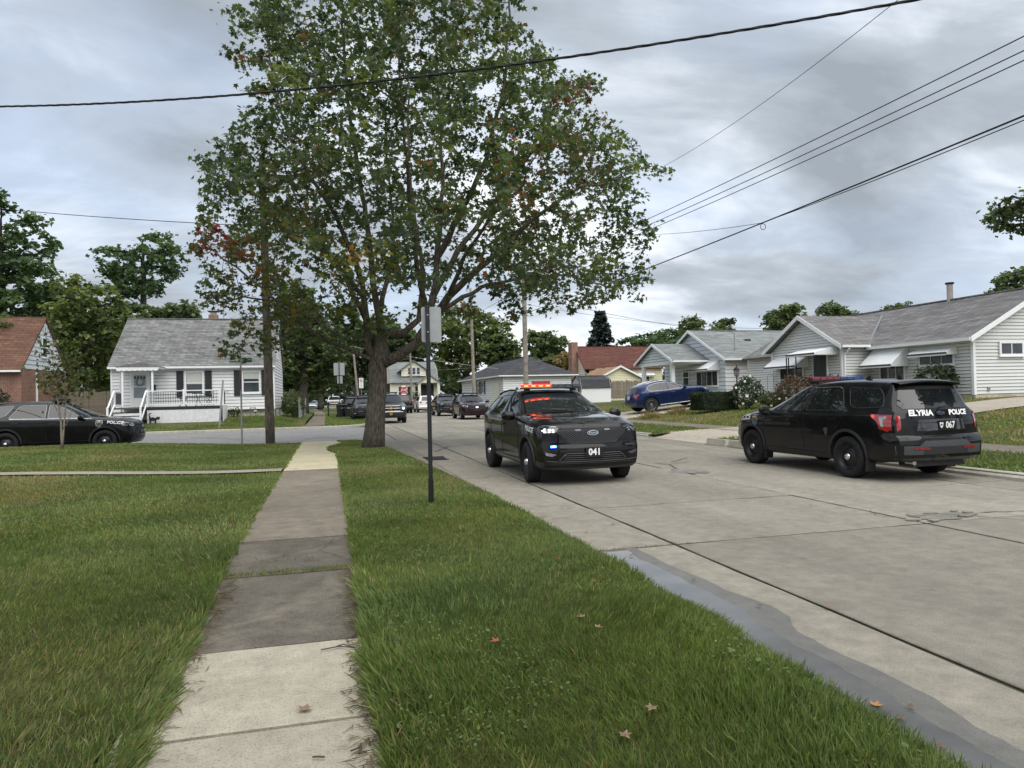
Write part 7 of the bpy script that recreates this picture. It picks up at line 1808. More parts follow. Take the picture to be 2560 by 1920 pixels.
def dry_tuft(label, x, y, seed):
    rng = np.random.default_rng(seed); n = 420; root = thing('dry_grass_clump', (x, y, z_right(x, y)), label, 'grass clump', 'dry clumps')
    C = np.zeros((n, 3)); C[:, :2] = rng.normal(0, .22, (n, 2)); T = rng.normal(0, .7, (n, 3)); T[:, 2] = rng.uniform(.3, 1, n)
    col = np.array((.36, .25, .13)) * rng.uniform(.6, 1.2, (n, 1)); g_ = rng.random(n) < .25; col[g_] = (.13, .15, .05)
    link('blades', leaf_mesh('blades', C, T, rng.normal(0, 1, (n, 3)), rng.uniform(.22, .5, n), col, BLADE, LEAF), root)
dry_tuft('straw-coloured grass clump at lawn edge, left of two', 15.3, 31.2, 1); dry_tuft('straw-coloured grass clump at lawn edge, right of two', 16.9, 31.6, 2)
def sapling():
    rng = np.random.default_rng(90); x, y = -7.65, 23.4; z = z_left(x, y); root = thing('sapling', (x, y, z), 'thin multi-stemmed sapling with sparse leaves before the left police SUV', 'tree')
    P = lambda px, py, dd=0: np.array(at_y(px, py, y + dd)) - (x, y, z)
    f = lambda a, b, dd=0: P(a / 5.267, 900 + b / 5.267, dd)
    stems = [[f(825, 1170), f(815, 1000), f(805, 800), f(780, 640, -.1), (f(740, 420, -.15)), f(735, 300, -.2), f(700, 120, -.2), f(690, 0, -.2)], [f(828, 1170), f(840, 950), f(858, 700, .1), f(868, 540, .15), f(880, 380, .2), f(900, 180, .2), f(930, 0, .2)],
        [f(805, 800), f(750, 660, .2), f(690, 540, .3), f(650, 400, .4), f(630, 280, .4), f(600, 150, .4)], [f(825, 900), f(880, 850, -.2), f(920, 740, -.3), f(955, 600, -.3), f(985, 450, -.3), f(1080, 330, -.3)], [f(740, 420, -.15), f(690, 360), f(640, 300), f(560, 230)], [f(780, 640, -.1), f(820, 600), f(850, 520), f(860, 350), f(850, 200), f(800, 60)], [f(900, 180, .2), f(960, 60, .2), f(1000, -60, .2)], [f(690, 0, -.2), f(660, -120), f(640, -200)]]
    rs = [.035, .03, .016, .014, .010, .012, .010, .010]; b = MB(); C = []
    for s_, r in zip(stems, rs):
        b.tube(s_, [lerp(r, .006, k / (len(s_) - 1)) for k in range(len(s_))], 6)
        m = len(s_)
        for k in range(m - 1):
            if s_[k][2] < 1.5: continue
            for t in np.linspace(0, 1, 9):
                p = s_[k] + (s_[k + 1] - s_[k]) * t
                for j in range(4): C.append(p + rng.normal(0, .19, 3))
    b.build('stems', simple('grey sapling bark', (.26, .22, .17), .9, var=.3, scale=20), root, smooth=True)
    C = np.array(C); n = len(C); T = rng.normal(0, 1, (n, 3)); T[:, 2] = np.abs(T[:, 2])
    col = np.array((.075, .095, .035)) * rng.uniform(.6, 1.4, (n, 1)); m = rng.random(n) < .2; col[m] = (.16, .12, .05)
    link('foliage', leaf_mesh('foliage', C, T, rng.normal(0, 1, (n, 3)), rng.uniform(.08, .16, n), col, OVAL, LEAF), root)
sapling()

# far-off woods closing the horizon
rg = np.random.default_rng(200); n = 9000; X = rg.uniform(-190, 190, n); hh = 7.5 + 2.6 * np.sin(X * .07) + 1.6 * np.sin(X * .23 + 1) + 1.2 * np.sin(X * .61)
C = np.stack([X, 205 + rg.uniform(-6, 6, n) - .0006 * X * X, rg.uniform(0, 1, n) ** .8 * hh], 1); T = rg.normal(0, 1, (n, 3))
o = link('distant_woods', leaf_mesh('distant_woods', C, T, rg.normal(0, .6, (n, 3)) + (0, -.6, .6), rg.uniform(1.1, 2.4, n), np.array((.060, .082, .045)) * rg.uniform(.6, 1.3, (n, 1)), CLUMP, LEAF)); tag(o, 'distant band of dark green trees closing the street', 'woods', None, 'stuff')
# ================================================================ poles, wires, signs, bins
POLEW = bark_mat('utility pole wood', (0.15, 0.12, 0.09), (0.26, 0.215, 0.165)); POLEG = bark_mat('grey pole wood', (0.24, 0.22, 0.18), (0.38, 0.34, 0.28)); POLED = bark_mat('dark pole wood', (0.11, 0.092, 0.075), (0.20, 0.17, 0.14))
GALV = simple('galvanised steel', (.34, .35, .35), .45, .7, var=.15, scale=15); SIGNB = simple('sign back aluminium', (.36, .37, .38), .5, .5, var=.08, scale=8); POSTB = simple('black sign post', (.010, .011, .014), .4, .1, .5)
GREEN = simple('sign green', (.008, .10, .055), .5, var=.06); SIGNR = simple('sign red', (.42, .012, .018), .5, var=.06); SIGNW = simple('sign white', (.78, .78, .77), .5, var=.04)
K22 = 2560 / 2212
def pole(label, x, y, z, h, r0, r1, mat, lean=(0, 0), arms=True, name='utility_pole', crown=None):
    P = thing(name, (x, y, z), label, 'utility pole')
    n = 10; MB().tube([(lean[0] * k / n, lean[1] * k / n, h * k / n) for k in range(n + 1)], [lerp(r0, r1, k / n) for k in range(n + 1)], 14).build('shaft', mat, P, smooth=True)
    if arms:
        arm = MB().box((lean[0], lean[1] - .12, h - .5), (2.2, .10, .12)).build('crossarm', mat, P)
        for dx in (-1.0, -.4, .4, 1.0): MB().lathe([(.001, 0), (.05, .0), (.06, .06), (.03, .12), (.001, .14)], 8, 'Z', (lean[0] + dx, lean[1] - .12, h - .44)).build('insulator', GALV, arm)
    return P
pole('dark wooden utility pole at the corner before the white house', -2.05, 26.55, .02, 10.2, .165, .12, POLED, (-.12, 0), True)
pole('pale wooden utility pole behind unit 041 and right of the maple', 12.0, 42.0, .1, 9.5, .17, .13, POLEG, (.02, 0), True)
pole('slender pale utility pole left of the hip roofed house', 11.9, 57.5, .1, 10.6, .16, .11, POLEG, (-.15, 0), False)
pole('leaning pale pole left of the maple trunk', 3.1, 74, .1, 6.3, .14, .10, POLEG, (-.5, 0), False)
pole('thin pole in front of the barn roofed house', 10.4, 90, .2, 7.6, .15, .11, POLEG, (-.1, 0), False)
def wire(label, A, B, sag, r, name='overhead_wire', n=28, twist=0.0, mat=None, t0=0.0, t1=1.0):
    A, B = Vector(A), Vector(B); P = []
    for k in range(n + 1):
        t = lerp(t0, t1, k / n); P.append(A.lerp(B, t) + Vector((0, 0, -4 * sag * t * (1 - t))))
    mat = mat or simple('wire insulation', (.012, .012, .013), .7)
    if not twist:
        o = MB().tube(P, r, 6).build(name, mat, smooth=True)
        return tag(o, label, 'wire')
    W_ = thing(name, P[0], label, 'wire'); L_ = (B - A).length * (t1 - t0); m = int(L_ / .09)
    for ph in (0, 2.09, 4.19):
        Q = []
        for k in range(m + 1):
            t = lerp(t0, t1, k / m); p = A.lerp(B, t) + Vector((0, 0, -4 * sag * t * (1 - t))); a = ph + k * .62; d = (B - A).normalized(); s_ = Vector((-d.y, d.x, 0)).normalized()
            Q.append(p + (s_ * math.cos(a) + Vector((0, 0, 1)) * math.sin(a)) * twist - P[0])
        MB().tube(Q, r, 5).build('strand', mat, W_, smooth=True)
    return W_
def D2(x, y, D): return at_depth(x * K22, y * K22, D)
wire('thick twisted service cable crossing the picture in front of the maple', D2(-150, 226, 15.5), D2(2260, -60, 9.2), .48, .0125, 'service_cable', twist=.011, t0=-.3, t1=1.2)
wire('single wire from the left edge to the corner utility pole', D2(-120, 428, 36) + (D2(-120, 428, 36) - D2(580, 488, 25.2)) * .4, Vector((-2.15, 26.5, 9.3)) if False else D2(580, 488, 25.2), .25, .016)
wire('thin lower wire from the corner pole into the maple', D2(580, 488, 25.2), D2(1400, 505, 40), .3, .012)
for k, (yr, xf_, yf, lab) in enumerate(((48, 1330, 548, 'uppermost of the three parallel power lines at upper right'), (80, 1345, 556, 'middle of the three parallel power lines at upper right'), (102, 1360, 572, 'lowest of the three parallel power lines at upper right'))):
    A = at_x(2212 * K22, yr * K22, 12.0 + (k - 1) * .35); B = Vector((12.0 + (k - 1) * .5, 41.9, 9.1)); d = (A - B)
    wire(lab, B, A + d * .25, .35, .011)
A = at_x(2212 * K22, 232 * K22, 12.0); B = Vector((12.0, 41.9, 6.7)); wire('thick communication cable below the power lines at right', B, A + (A - B) * .25, .22, .018)
A = at_x(2212 * K22, 254 * K22, 12.0); wire('second communication cable just under the thick one at right', D2(1648, 480, 21), A + (A - D2(1648, 480, 21)) * .25, .06, .010)
lp = D2(1650, 482, 21); b = MB(); b.tube([lp + Vector((.09 * math.cos(t), 0, .09 * math.sin(t) - .09)) for t in np.linspace(0, 6.283, 20)], .010, 5); tag(b.build('cable_loop', simple('wire insulation', (.012, .012, .013), .7), smooth=True), 'small coiled loop hanging on the communication cable', 'cable')
wire('thin service line from the cable loop toward the maple', D2(1650, 480, 21), D2(1370, 505, 38), .12, .009)
wire('thin guy line rising steeply to the top right of the maple', D2(1975, -30, 14), D2(1425, 362, 30), .25, .0075)
wire('service line from the pale pole to the blue white house, upper', Vector((12.05, 42, 8.0)), Vector((25.2, 39.4, 5.3)), .35, .012); wire('service line from the pale pole to the ranch house, lower', Vector((12.05, 42, 7.3)), Vector((30.5, 40, 5.6)), .45, .010)
wire('faint line left of the maple trunk crossing far street', D2(630, 722, 72), D2(1235, 812, 70), .5, .018, mat=GALV); wire('faint line over the barn roofed house to the slender pole', D2(860, 802, 95), D2(1240, 770, 56), .3, .016, mat=GALV)
wire('line from the slender pole rising right toward the pale pole', Vector((11.8, 57.5, 8.5)), Vector((12.0, 42, 8.6)), .25, .012)
# ---------------------------------------------------------------- signs
def plate_poly(w, h, r=.03): return round_poly([(-w / 2, -h / 2), (w / 2, -h / 2), (w / 2, h / 2), (-w / 2, h / 2)], r)
S1 = thing('street_sign', (1.37, 9.77, .1), 'black square sign post in the grass strip with grey sign back', 'sign')
hp = 2.80
b = MB(); b.b2((-.028, -.028, .0), (.028, .028, hp)); b.build('post', POSTB, S1, bevel=.004); MB().b2((-.036, -.036, 0), (.036, .036, .36)).build('post_sleeve', POSTB, S1, bevel=.004)
hm = MB().lathe([(.001, 0), (.0075, 0)], 8, 'Y').mesh('post_hole', simple('post hole grey', (.055, .057, .06), .7))
for k in range(60):
    o = link('post_hole', hm, S1); o.location = (0.0, -.0287, .42 + k * .04)
pl = MB().prism([(a + .055, .032, 2.53 + b_) for a, b_ in plate_poly(.28, .50, .035)], (0, .004, 0)).build('sign_plate', SIGNB, S1)
for z in (2.42, 2.66): MB().tube([(0, -.034, z), (0, -.026, z)], .012, 8).build('bolt', GALV, S1)
S1.rotation_euler = (0, 0, R(-4))
S2 = thing('street_sign', (.83, 54.5, .11), 'grey-backed sign with small plate below, beside the far sidewalk', 'sign')
MB().b2((-.03, -.03, 0), (.03, .03, 4.3)).build('post', POSTB, S2)
MB().prism([(a, .032, 3.75 + b_) for a, b_ in plate_poly(.80, .95, .05)], (0, .005, 0)).build('sign_plate', SIGNB, S2); MB().prism([(a + .04, .032, 2.93 + b_) for a, b_ in plate_poly(.40, .56, .04)], (0, .005, 0)).build('sign_plate', SIGNB, S2)
# corner post with street name blades and a stop sign seen edge-on
S3 = thing('street_name_sign', (-2.95, 26.0, .06), 'thin grey post carrying the green CAMBRIDGE street name blade', 'sign')
MB().tube([(0, 0, 0), (0, 0, 3.1)], .03, 10).build('post', GALV, S3)
bl = MB().b2((-.37, -.006, 2.90), (.37, .006, 3.06)).build('name_blade', GREEN, S3); bo = MB().b2((-.375, -.003, 2.895), (.375, .003, 3.065)).build('blade_border', SIGNW, bl)
flat_text('name_lettering', 'CAMBRIDGE', .125, SIGNW, bl, (-.06, -.009, 2.98), (1, 0, 0), (0, 0, 1), .003, 0, 1.02, .86); flat_text('name_lettering', 'AVE', .06, SIGNW, bl, (.29, -.009, 3.0), (1, 0, 0), (0, 0, 1), .001)
MB().b2((-.006, -.30, 3.10), (.006, .30, 3.26)).build('name_blade', GREEN, S3); MB().b2((-.03, -.03, 3.06), (.03, .03, 3.10)).build('blade_bracket', GALV, S3)
oc = [(math.cos(R(22.5 + 45 * k)) * .41, math.sin(R(22.5 + 45 * k)) * .41) for k in range(8)]
st = MB().prism([(-.04, a, 2.33 + b_) for a, b_ in oc], (.004, 0, 0)).build('stop_plate', SIGNR, S3)
S3.rotation_euler = (0, 0, R(6))
S4 = thing('leaning_post', (-5.58, 36.25, -.02) if False else (-5.75, 40.6, .18), 'leaning flat grey sign post on the white house lawn', 'post')
MB().prism([(-.045, 0, 0), (.045, 0, 0), (.045, 0, 2.6), (-.045, 0, 2.6)], (0, .03, 0)).build('post', GALV, S4); S4.rotation_euler = (0, R(5), 0)
S5 = thing('stop_sign', (8.95, 86, .1), 'small red STOP sign far up the street before the barn roofed house', 'sign')
MB().tube([(0, .03, 0), (0, .03, 3.6)], .03, 8).build('post', GALV, S5)
oc = [(math.cos(R(22.5 + 45 * k)) * .33, math.sin(R(22.5 + 45 * k)) * .33) for k in range(8)]
bk = MB().prism([(a, 0, 2.35 + b_) for a, b_ in plate_poly(.68, 1.25, .02)], (0, .01, 0)).build('back_panel', SIGNR, S5)
sw = MB().prism([(a, -.004, 2.37 + b_) for a, b_ in oc], (0, .003, 0)).build('octagon_border', SIGNW, S5); MB().prism([(a * .92, -.008, 2.37 + b_ * .92) for a, b_ in oc], (0, .003, 0)).build('octagon', SIGNR, S5)
flat_text('sign_lettering', 'STOP', .24, SIGNW, S5, (0, -.011, 2.37), (1, 0, 0), (0, 0, 1), .008)
for z in (2.87, 1.87): MB().prism([(a, -.004, z + b_) for a, b_ in plate_poly(.56, .16, .02)], (0, .003, 0)).build('sign_strip', SIGNW, S5)
S6 = thing('parking_sign', (3.15, 70, .1), 'small white parking restriction sign left of the maple trunk', 'sign')
MB().tube([(0, .02, 0), (0, .02, 3.6)], .03, 6).build('post', GALV, S6); pp = MB().prism([(a, 0, 3.0 + b_) for a, b_ in plate_poly(.42, 1.0, .03)], (0, .006, 0)).build('sign_plate', SIGNW, S6)
MB().prism([(a, -.005, 3.22 + b_) for a, b_ in ell(0, 0, .14, .14)], (0, .003, 0)).build('sign_disc', SIGNR, S6); MB().prism([(a, -.009, 3.22 + b_) for a, b_ in ell(0, 0, .09, .09)], (0, .003, 0)).build('sign_disc', SIGNW, S6); flat_text('sign_lettering', 'P', .15, BLKMET, S6, (0, -.013, 3.22), (1, 0, 0), (0, 0, 1), .004)
S7 = thing('mailbox', (-.02, 60.5, .1), 'small black mailbox on a post beside the far sidewalk', 'mailbox')
MB().b2((-.05, -.05, 0), (.05, .05, 1.0)).build('post', BLKMET, S7); MB().prism([(-.12, -.22, 1.0), (.12, -.22, 1.0), (.12, -.22, 1.13), (.08, -.22, 1.22), (0, -.22, 1.25), (-.08, -.22, 1.22), (-.12, -.22, 1.13)], (0, .44, 0)).build('box', BLKMET, S7)
# ---------------------------------------------------------------- wheeled bins
BINM = simple('black bin plastic', (.018, .019, .021), .5, 0, .4, var=.2)
for (x, y, rz, lab) in ((.95, 56.6, .3, 'black wheeled bin beside the far sidewalk sign, left of two'), (1.55, 56.2, -.15, 'black wheeled bin beside the far sidewalk sign, right of two')):
    T_ = thing('wheeled_bin', (x, y, .11), lab, 'bin', 'wheeled bins', rz)
    b = MB(); lo = [(-.24, -.24), (.24, -.24), (.24, .24), (-.24, .24)]; hi = [(-.30, -.33), (.30, -.33), (.30, .30), (-.30, .30)]
    b.add([(a, c_, .08) for a, c_ in lo] + [(a, c_, .98) for a, c_ in hi], [(0, 1, 2, 3), (4, 5, 6, 7), (0, 1, 5, 4), (1, 2, 6, 5), (2, 3, 7, 6), (3, 0, 4, 7)]); b.build('tub', BINM, T_, bevel=.02)
    MB().prism([(-.33, -.37, .985), (-.33, .32, .985), (-.33, .30, 1.07), (-.33, -.30, 1.10), (-.33, -.36, 1.03)], (.66, 0, 0)).build('lid', BINM, T_, bevel=.015)
    for sx in (-.25, .25): MB().lathe([(.001, -.03), (.11, -.03), (.12, 0), (.11, .03), (.001, .03)], 14, 'X', (sx, .27, .12)).build('wheel', M_TYRE, T_)
    MB().tube([(-.22, .36, .98), (.22, .36, .98)], .018, 6).build('handle', BINM, T_); MB().b2((-.12, -.318, .72), (.12, -.306, .80)).build('sticker', GALV, T_)
# ---------------------------------------------------------------- lamp post in the ranch house garden
lx, ly = 18.62, 29.0; LPz = z_right(lx, ly)
LP_ = thing('garden_lamp', (lx, ly, LPz), 'black garden lamp post with glass lantern beside the hedge', 'lamp post')
MB().tube([(0, 0, 0), (0, 0, 1.55)], [.035, .028], 10).build('post', BLKMET, LP_); MB().lathe([(.001, 0), (.07, 0), (.06, .12), (.035, .2), (.001, .2)], 10).build('base', BLKMET, LP_)
MB().lathe([(.05, 1.55), (.10, 1.60), (.15, 1.86), (.14, 1.87), (.001, 1.87)], 6).build('lantern_glass', M_LENS, LP_); MB().lathe([(.17, 1.87), (.17, 1.89), (.08, 2.0), (.03, 2.03), (.02, 2.12), (.001, 2.14)], 6).build('lantern_roof', BLKMET, LP_)
for k in range(6): a = k * math.pi / 3; MB().tube([(.10 * math.cos(a), .10 * math.sin(a), 1.59), (.152 * math.cos(a), .152 * math.sin(a), 1.875)], .009, 4).build('lantern_bar', BLKMET, LP_)
hk = thing('shepherd_hook', (19.5, 27.9, z_right(19.5, 27.9)), 'thin black hook stand among the white flowers', 'garden hook')
MB().tube([(0, 0, 0), (0, 0, 1.35), (.04, 0, 1.5), (.14, 0, 1.56), (.23, 0, 1.5), (.25, 0, 1.4)], .008, 5).build('hook', BLKMET, hk)
# chain fence along the far sidewalk
CF = thing('chain_fence', (-1.75, 44.5, .45), 'low wire mesh fence beside the far sidewalk', 'fence')
for k in range(7): MB().tube([(0, k * 2.2, 0), (0, k * 2.2, 1.25)], .03, 6).build('fence_post', GALV, CF)
MB().tube([(0, 0, 1.2), (0, 13.2, 1.2)], .022, 6).build('top_rail', GALV, CF)
b = MB()
for sg in (-1, 1):
    for k in range(-12, 133):
        y0 = k * .1; P = []
        for t in (0, 1): P.append((0, y0 + (1.15 * t if sg > 0 else 1.15 * (1 - t)), .03 + 1.15 * t))
        if all(0 <= p[1] <= 13.2 for p in P): b.tube(P, .0035, 3, False)
tag(b.build('wire_mesh', GALV, CF), kind='stuff')
# ================================================================ grass, fallen leaves, twigs
BLADE5 = np.array([(-.030, 0), (.030, 0), (.026, .5), (0, 1.0), (-.026, .5)])
def tree_lawn_z(x, y): return 0.115 - 0.085 * sstep(LAWN_X1(y) - 0.35, LAWN_X1(y), x) - 0.07 * sstep(25.2, 26.05, y)
def grass(name, label, pts, heights, lean, width, seed, dry=0.08, bright=1.0, tmpl=BLADE5):
    rng = np.random.default_rng(seed); n = len(pts); C = np.array(pts)
    T = rng.normal(0, .42, (n, 3)); T[:, 2] = 1.0; T[:, :2] += lean
    T[:, 0] += .38 * np.sin(C[:, 0] * 1.7 + C[:, 1] * .9) + .2 * np.sin(C[:, 1] * 3.1); T[:, 1] += .38 * np.cos(C[:, 0] * 1.1 - C[:, 1] * 1.3)
    Nn = rng.normal(0, 1, (n, 3)); Nn[:, 2] *= .3
    tone = vnoise(C * (1, 1, 0), .9, 5) + rng.normal(0, .55, n); t2 = vnoise(C * (1, 1, 0), 2.4, 17) + rng.normal(0, .5, n)
    col = np.array((.150, .200, .062)) * np.ones((n, 3)); col[tone > .7] = (.195, .245, .078); col[tone < -.6] = (.105, .150, .050); col[t2 > 1.1] = (.245, .235, .098)
    m = rng.random(n) < dry * np.clip(1 + t2, .2, 3); col[m] = (.30, .235, .12)
    col *= rng.uniform(.72, 1.28, (n, 1)) * bright
    tm = tmpl * np.array([[width, 1.0]])
    o = link(name, leaf_mesh(name, C, T, Nn, np.array(heights), col, tm, LEAF, .0)); tag(o, label, 'grass', None, 'stuff'); return o
def scatter(rng, n, x0, x1, y0, y1, keep):
    out = []
    X = rng.uniform(0, 1, n); Y = rng.uniform(y0, y1, n)
    for a, y in zip(X, Y):
        xa, xb = (x0(y) if callable(x0) else x0), (x1(y) if callable(x1) else x1)
        x = xa + (xb - xa) * a
        if keep is None or keep(x, y): out.append((x, y))
    return out
rng = np.random.default_rng(77)
def vis_left(y): return -0.42 * y - 2.8 if y < 30 else -14
tl0 = lambda y: 0.20 if y < 19.7 else float(np.interp(y, [19.7, 20.8, 21.6, 22.4, 23.2, 24.3, 25.6, 26.05], [0.24, 0.04, -0.06, 0.0, 0.27, 0.52, 0.30, 0.28]))
# strip between the sidewalk and the street
for (y0, y1, n, h0, wd, tm) in ((1.6, 4.6, 60000, .058, 1.3, BLADE5), (4.6, 8.5, 50000, .052, 1.8, BLADE5), (8.5, 15, 46000, .052, 2.6, BLADE), (15, 26, 40000, .055, 3.6, BLADE)):
    P = scatter(rng, n, tl0, LAWN_X1, y0, y1, None); pts, hs, ln = [], [], []
    for x, y in P:
        e0, e1 = x - tl0(y), LAWN_X1(y) - x; ed = max(0, 1 - e0 / .22) * (1.4 if y < 9 else .5) + max(0, 1 - e1 / .25) * (.35 if y < 12 else .2)
        long_ = .8 * max(0, math.sin(x * 3.1 + y * 1.7) * math.sin(y * 2.3 - x)) if y < 6 else 0
        pts.append((x, y, tree_lawn_z(x, y) - .005)); hs.append(h0 * random.uniform(.55, 1.25) * (1 + 1.1 * ed * random.random() + long_))
        ln.append((-.55 * max(0, 1 - e0 / .2) + .15 * max(0, 1 - e1 / .3), 0))
    grass('strip_grass', 'mown grass of the strip between sidewalk and street', pts, hs, np.array(ln), wd, int(y0 * 10), .05 if y0 < 8 else .13, 1.08, tm)
# left lawn
for (y0, y1, n, h0, wd, tm) in ((1.2, 4.6, 64000, .056, 1.3, BLADE5), (4.6, 8.5, 72000, .052, 1.8, BLADE5), (8.5, 15, 82000, .052, 2.8, BLADE), (15, 26, 100000, .055, 4.2, BLADE)):
    P = scatter(rng, n, vis_left, lambda y: float(np.interp(y, [2, 3.4, 4.6, 6.4, 10], [-.72, -.78, -.84, -.90, -.95])) + .014 * math.sin(y * 7) + .012 * math.sin(y * 17.3 + 1) + .01 * math.sin(y * 31), y0, y1, lambda x, y: not (15.2 < y - .036 * max(0, -x - 1) < 15.95 and x > -14)); pts, hs, ln = [], [], []
    for x, y in P:
        e1 = -.86 - x; ed = max(0, 1 - e1 / .22) * (1 if y < 9 else .5)
        drop = z_left(x, y) * sstep(25.2, 25.9, y)
        pts.append((x, y, z_left(x, y) - drop - .002)); hs.append(h0 * random.uniform(.55, 1.2) * (1 + 1.0 * ed * random.random())); ln.append((.7 * max(0, 1 - e1 / .2), 0))
    grass('lawn_grass', 'mown grass of the lawn left of the sidewalk', pts, hs, np.array(ln), wd, 100 + int(y0 * 10), .05 if y0 < 8 else .10, 1.12, tm)
# coarse tufts that the mower missed
pts, hs, ln = [], [], []
for k in range(130):
    right = random.random() < .6; y = random.uniform(1.9, 8.5) ** 1.0
    x = random.uniform(tl0(y) + .05, LAWN_X1(y) - .05) if right else random.uniform(max(vis_left(y), -4.5), -.9)
    z = tree_lawn_z(x, y) if right else z_left(x, y); r_ = random.uniform(.03, .09); dx, dy = random.uniform(-.4, .4), random.uniform(-.4, .4)
    for _ in range(random.randint(14, 46)):
        a = random.uniform(0, 6.28); q_ = r_ * math.sqrt(random.random()); pts.append((x + q_ * math.cos(a), y + q_ * math.sin(a), z - .004)); hs.append(random.uniform(.06, .135)); ln.append((dx + .5 * math.cos(a) * q_ / r_, dy + .5 * math.sin(a) * q_ / r_))
grass('coarse_tufts', 'coarse longer tufts scattered through the near lawns', pts, hs, np.array(ln), 1.25, 410, .08, 1.08)
# white house lawn and right lawns: shorter, broader blades
P = scatter(rng, 36000, -16, -1.5, 39.7, 44.9, lambda x, y: not (-11.6 < x < -5.8 and y > 41.9)); grass('far_grass', 'grass of the sloping lawn before the white house', [(x, y, z_left(x, y)) for x, y in P], [random.uniform(.05, .12) for _ in P], np.zeros((len(P), 2)), 5.0, 301, .15, 1.05, BLADE)
P = scatter(rng, 14000, -.22, far_x1, 40.2, 62, None); grass('far_grass', 'grass beside the far sidewalk', [(x, y, .10) for x, y in P], [random.uniform(.05, .13) for _ in P], np.zeros((len(P), 2)), 5.5, 302, .06, 1.2, BLADE)
P = scatter(rng, 50000, 14.65, 24, 12, 44, lambda x, y: not (32.8 < y < 36.7 or 16.9 < y < 20.1 or (x > 22.3 and 21.4 < y < 32))); grass('right_grass', 'dry grass of the sloping lawns right of the street', [(x, y, z_right(x, y)) for x, y in P], [random.uniform(.04, .10) for _ in P], np.zeros((len(P), 2)), 5.0, 303, .30, 1.15, BLADE)
P = scatter(rng, 26000, 11.15, 13.4, 5, 44, lambda x, y: not (32.8 < y < 36.7 or 18.8 < y < 22.4)); grass('right_grass', 'grass of the strip beside the right kerb', [(x, y, z_right(x, y)) for x, y in P], [random.uniform(.04, .10) for _ in P], np.zeros((len(P), 2)), 4.0, 304, .15, 1.0, BLADE)
# clover and broad weeds in the strip
P = scatter(rng, 9000, tl0, LAWN_X1, 1.7, 8, lambda x, y: math.sin(x * 2.2 + 1) + math.sin(y * 1.9 + x) > .55 or x > LAWN_X1(y) - .5); n = len(P)
C = np.array([(x, y, tree_lawn_z(x, y) + random.uniform(.015, .06)) for x, y in P]); T = rng.normal(0, 1, (n, 3)); T[:, 2] = rng.uniform(-.1, .7, n); Nn = rng.normal(0, .4, (n, 3)) + (0, 0, 1)
col = np.array((.14, .20, .07)) * rng.uniform(.7, 1.3, (n, 1)); o = link('clover', leaf_mesh('clover', C, T, Nn, rng.uniform(.010, .024, n) * np.where(rng.random(n) < .03, 2.2, 1), col, OVAL, LEAF, .1)); tag(o, 'clover and broad-leaved weeds among the strip grass', 'weeds', None, 'stuff')
# weeds in sidewalk and road joints
jp = []
for _ in range(900): jp.append((random.uniform(-.95, .22), 6.46 + random.gauss(0, .045) + .05 * math.sin(3 * random.random()), .09))
for _ in range(260): jp.append((random.uniform(-.9, .1), 6.9 + random.gauss(0, .2), .09)) if random.random() < .35 else None
for _ in range(320): jp.append((random.uniform(2.6, 3.7), 6.68 + random.gauss(0, .02), .0))
for _ in range(200): jp.append((random.uniform(3.5, 9.9), 9.15 + random.gauss(0, .015), .0))
for _ in range(60): jp.append((3.5 + random.gauss(0, .01), random.uniform(2.3, 6.7) , .0)) if math.sin(_ * 1.7) > 0 else None
grass('joint_weeds', 'small weeds growing in the concrete joints', jp, [random.uniform(.006, .024) * (1.6 if j_[2] > .05 else 1) for j_ in jp], np.zeros((len(jp), 2)), 2.0, 55, .35, .9, BLADE)
# dead thatch along the sidewalk edges
tp = [(-.82 + random.gauss(0, .05) if random.random() < .4 else .17 + random.gauss(0, .05), random.uniform(2.2, 6.4), .108) for _ in range(2600)]
rt = np.random.default_rng(8); n = len(tp); T = rt.normal(0, 1, (n, 3)); T[:, 2] = rt.uniform(-.02, .12, n)
o = link('dead_thatch', leaf_mesh('dead_thatch', np.array(tp), T, np.tile((0, 0, 1.0), (n, 1)) + rt.normal(0, .1, (n, 3)), rt.uniform(.03, .10, n), np.array((.20, .155, .095)) * rt.uniform(.4, 1.2, (n, 1)), BLADE5, LEAF, 0)); tag(o, 'dead grass clippings along the sidewalk edges', 'thatch', None, 'stuff')
# fallen leaves, each its own thing
LT = [simple('tan dead leaf', (.23, .15, .09), .8, var=.35, scale=18), simple('red fallen leaf', (.28, .075, .045), .7, var=.35, scale=18), simple('orange fallen leaf', (.42, .20, .06), .7, var=.3, scale=18), simple('brown dead leaf', (.15, .095, .06), .85, var=.3, scale=18)]
def fallen(x, y, z, s, m, label, grp, seed):
    r_ = random.Random(seed); a = r_.uniform(0, 6.28); P = []
    for (u, v) in MAPLE: P.append((s * (u * math.cos(a) - (v - .45) * math.sin(a)), s * (u * math.sin(a) + (v - .45) * math.cos(a)), s * (.04 + .32 * abs(u) + .22 * (v - .45) ** 2 * r_.choice((1, 1.6)))))
    c_ = (0, 0, .004); k = len(P)
    o = MB().add(P + [c_], [(i, (i + 1) % k, k) for i in range(k)]).build('fallen_leaf', LT[m]); o.location = (x, y, z); tag(o, label, 'leaf', grp)
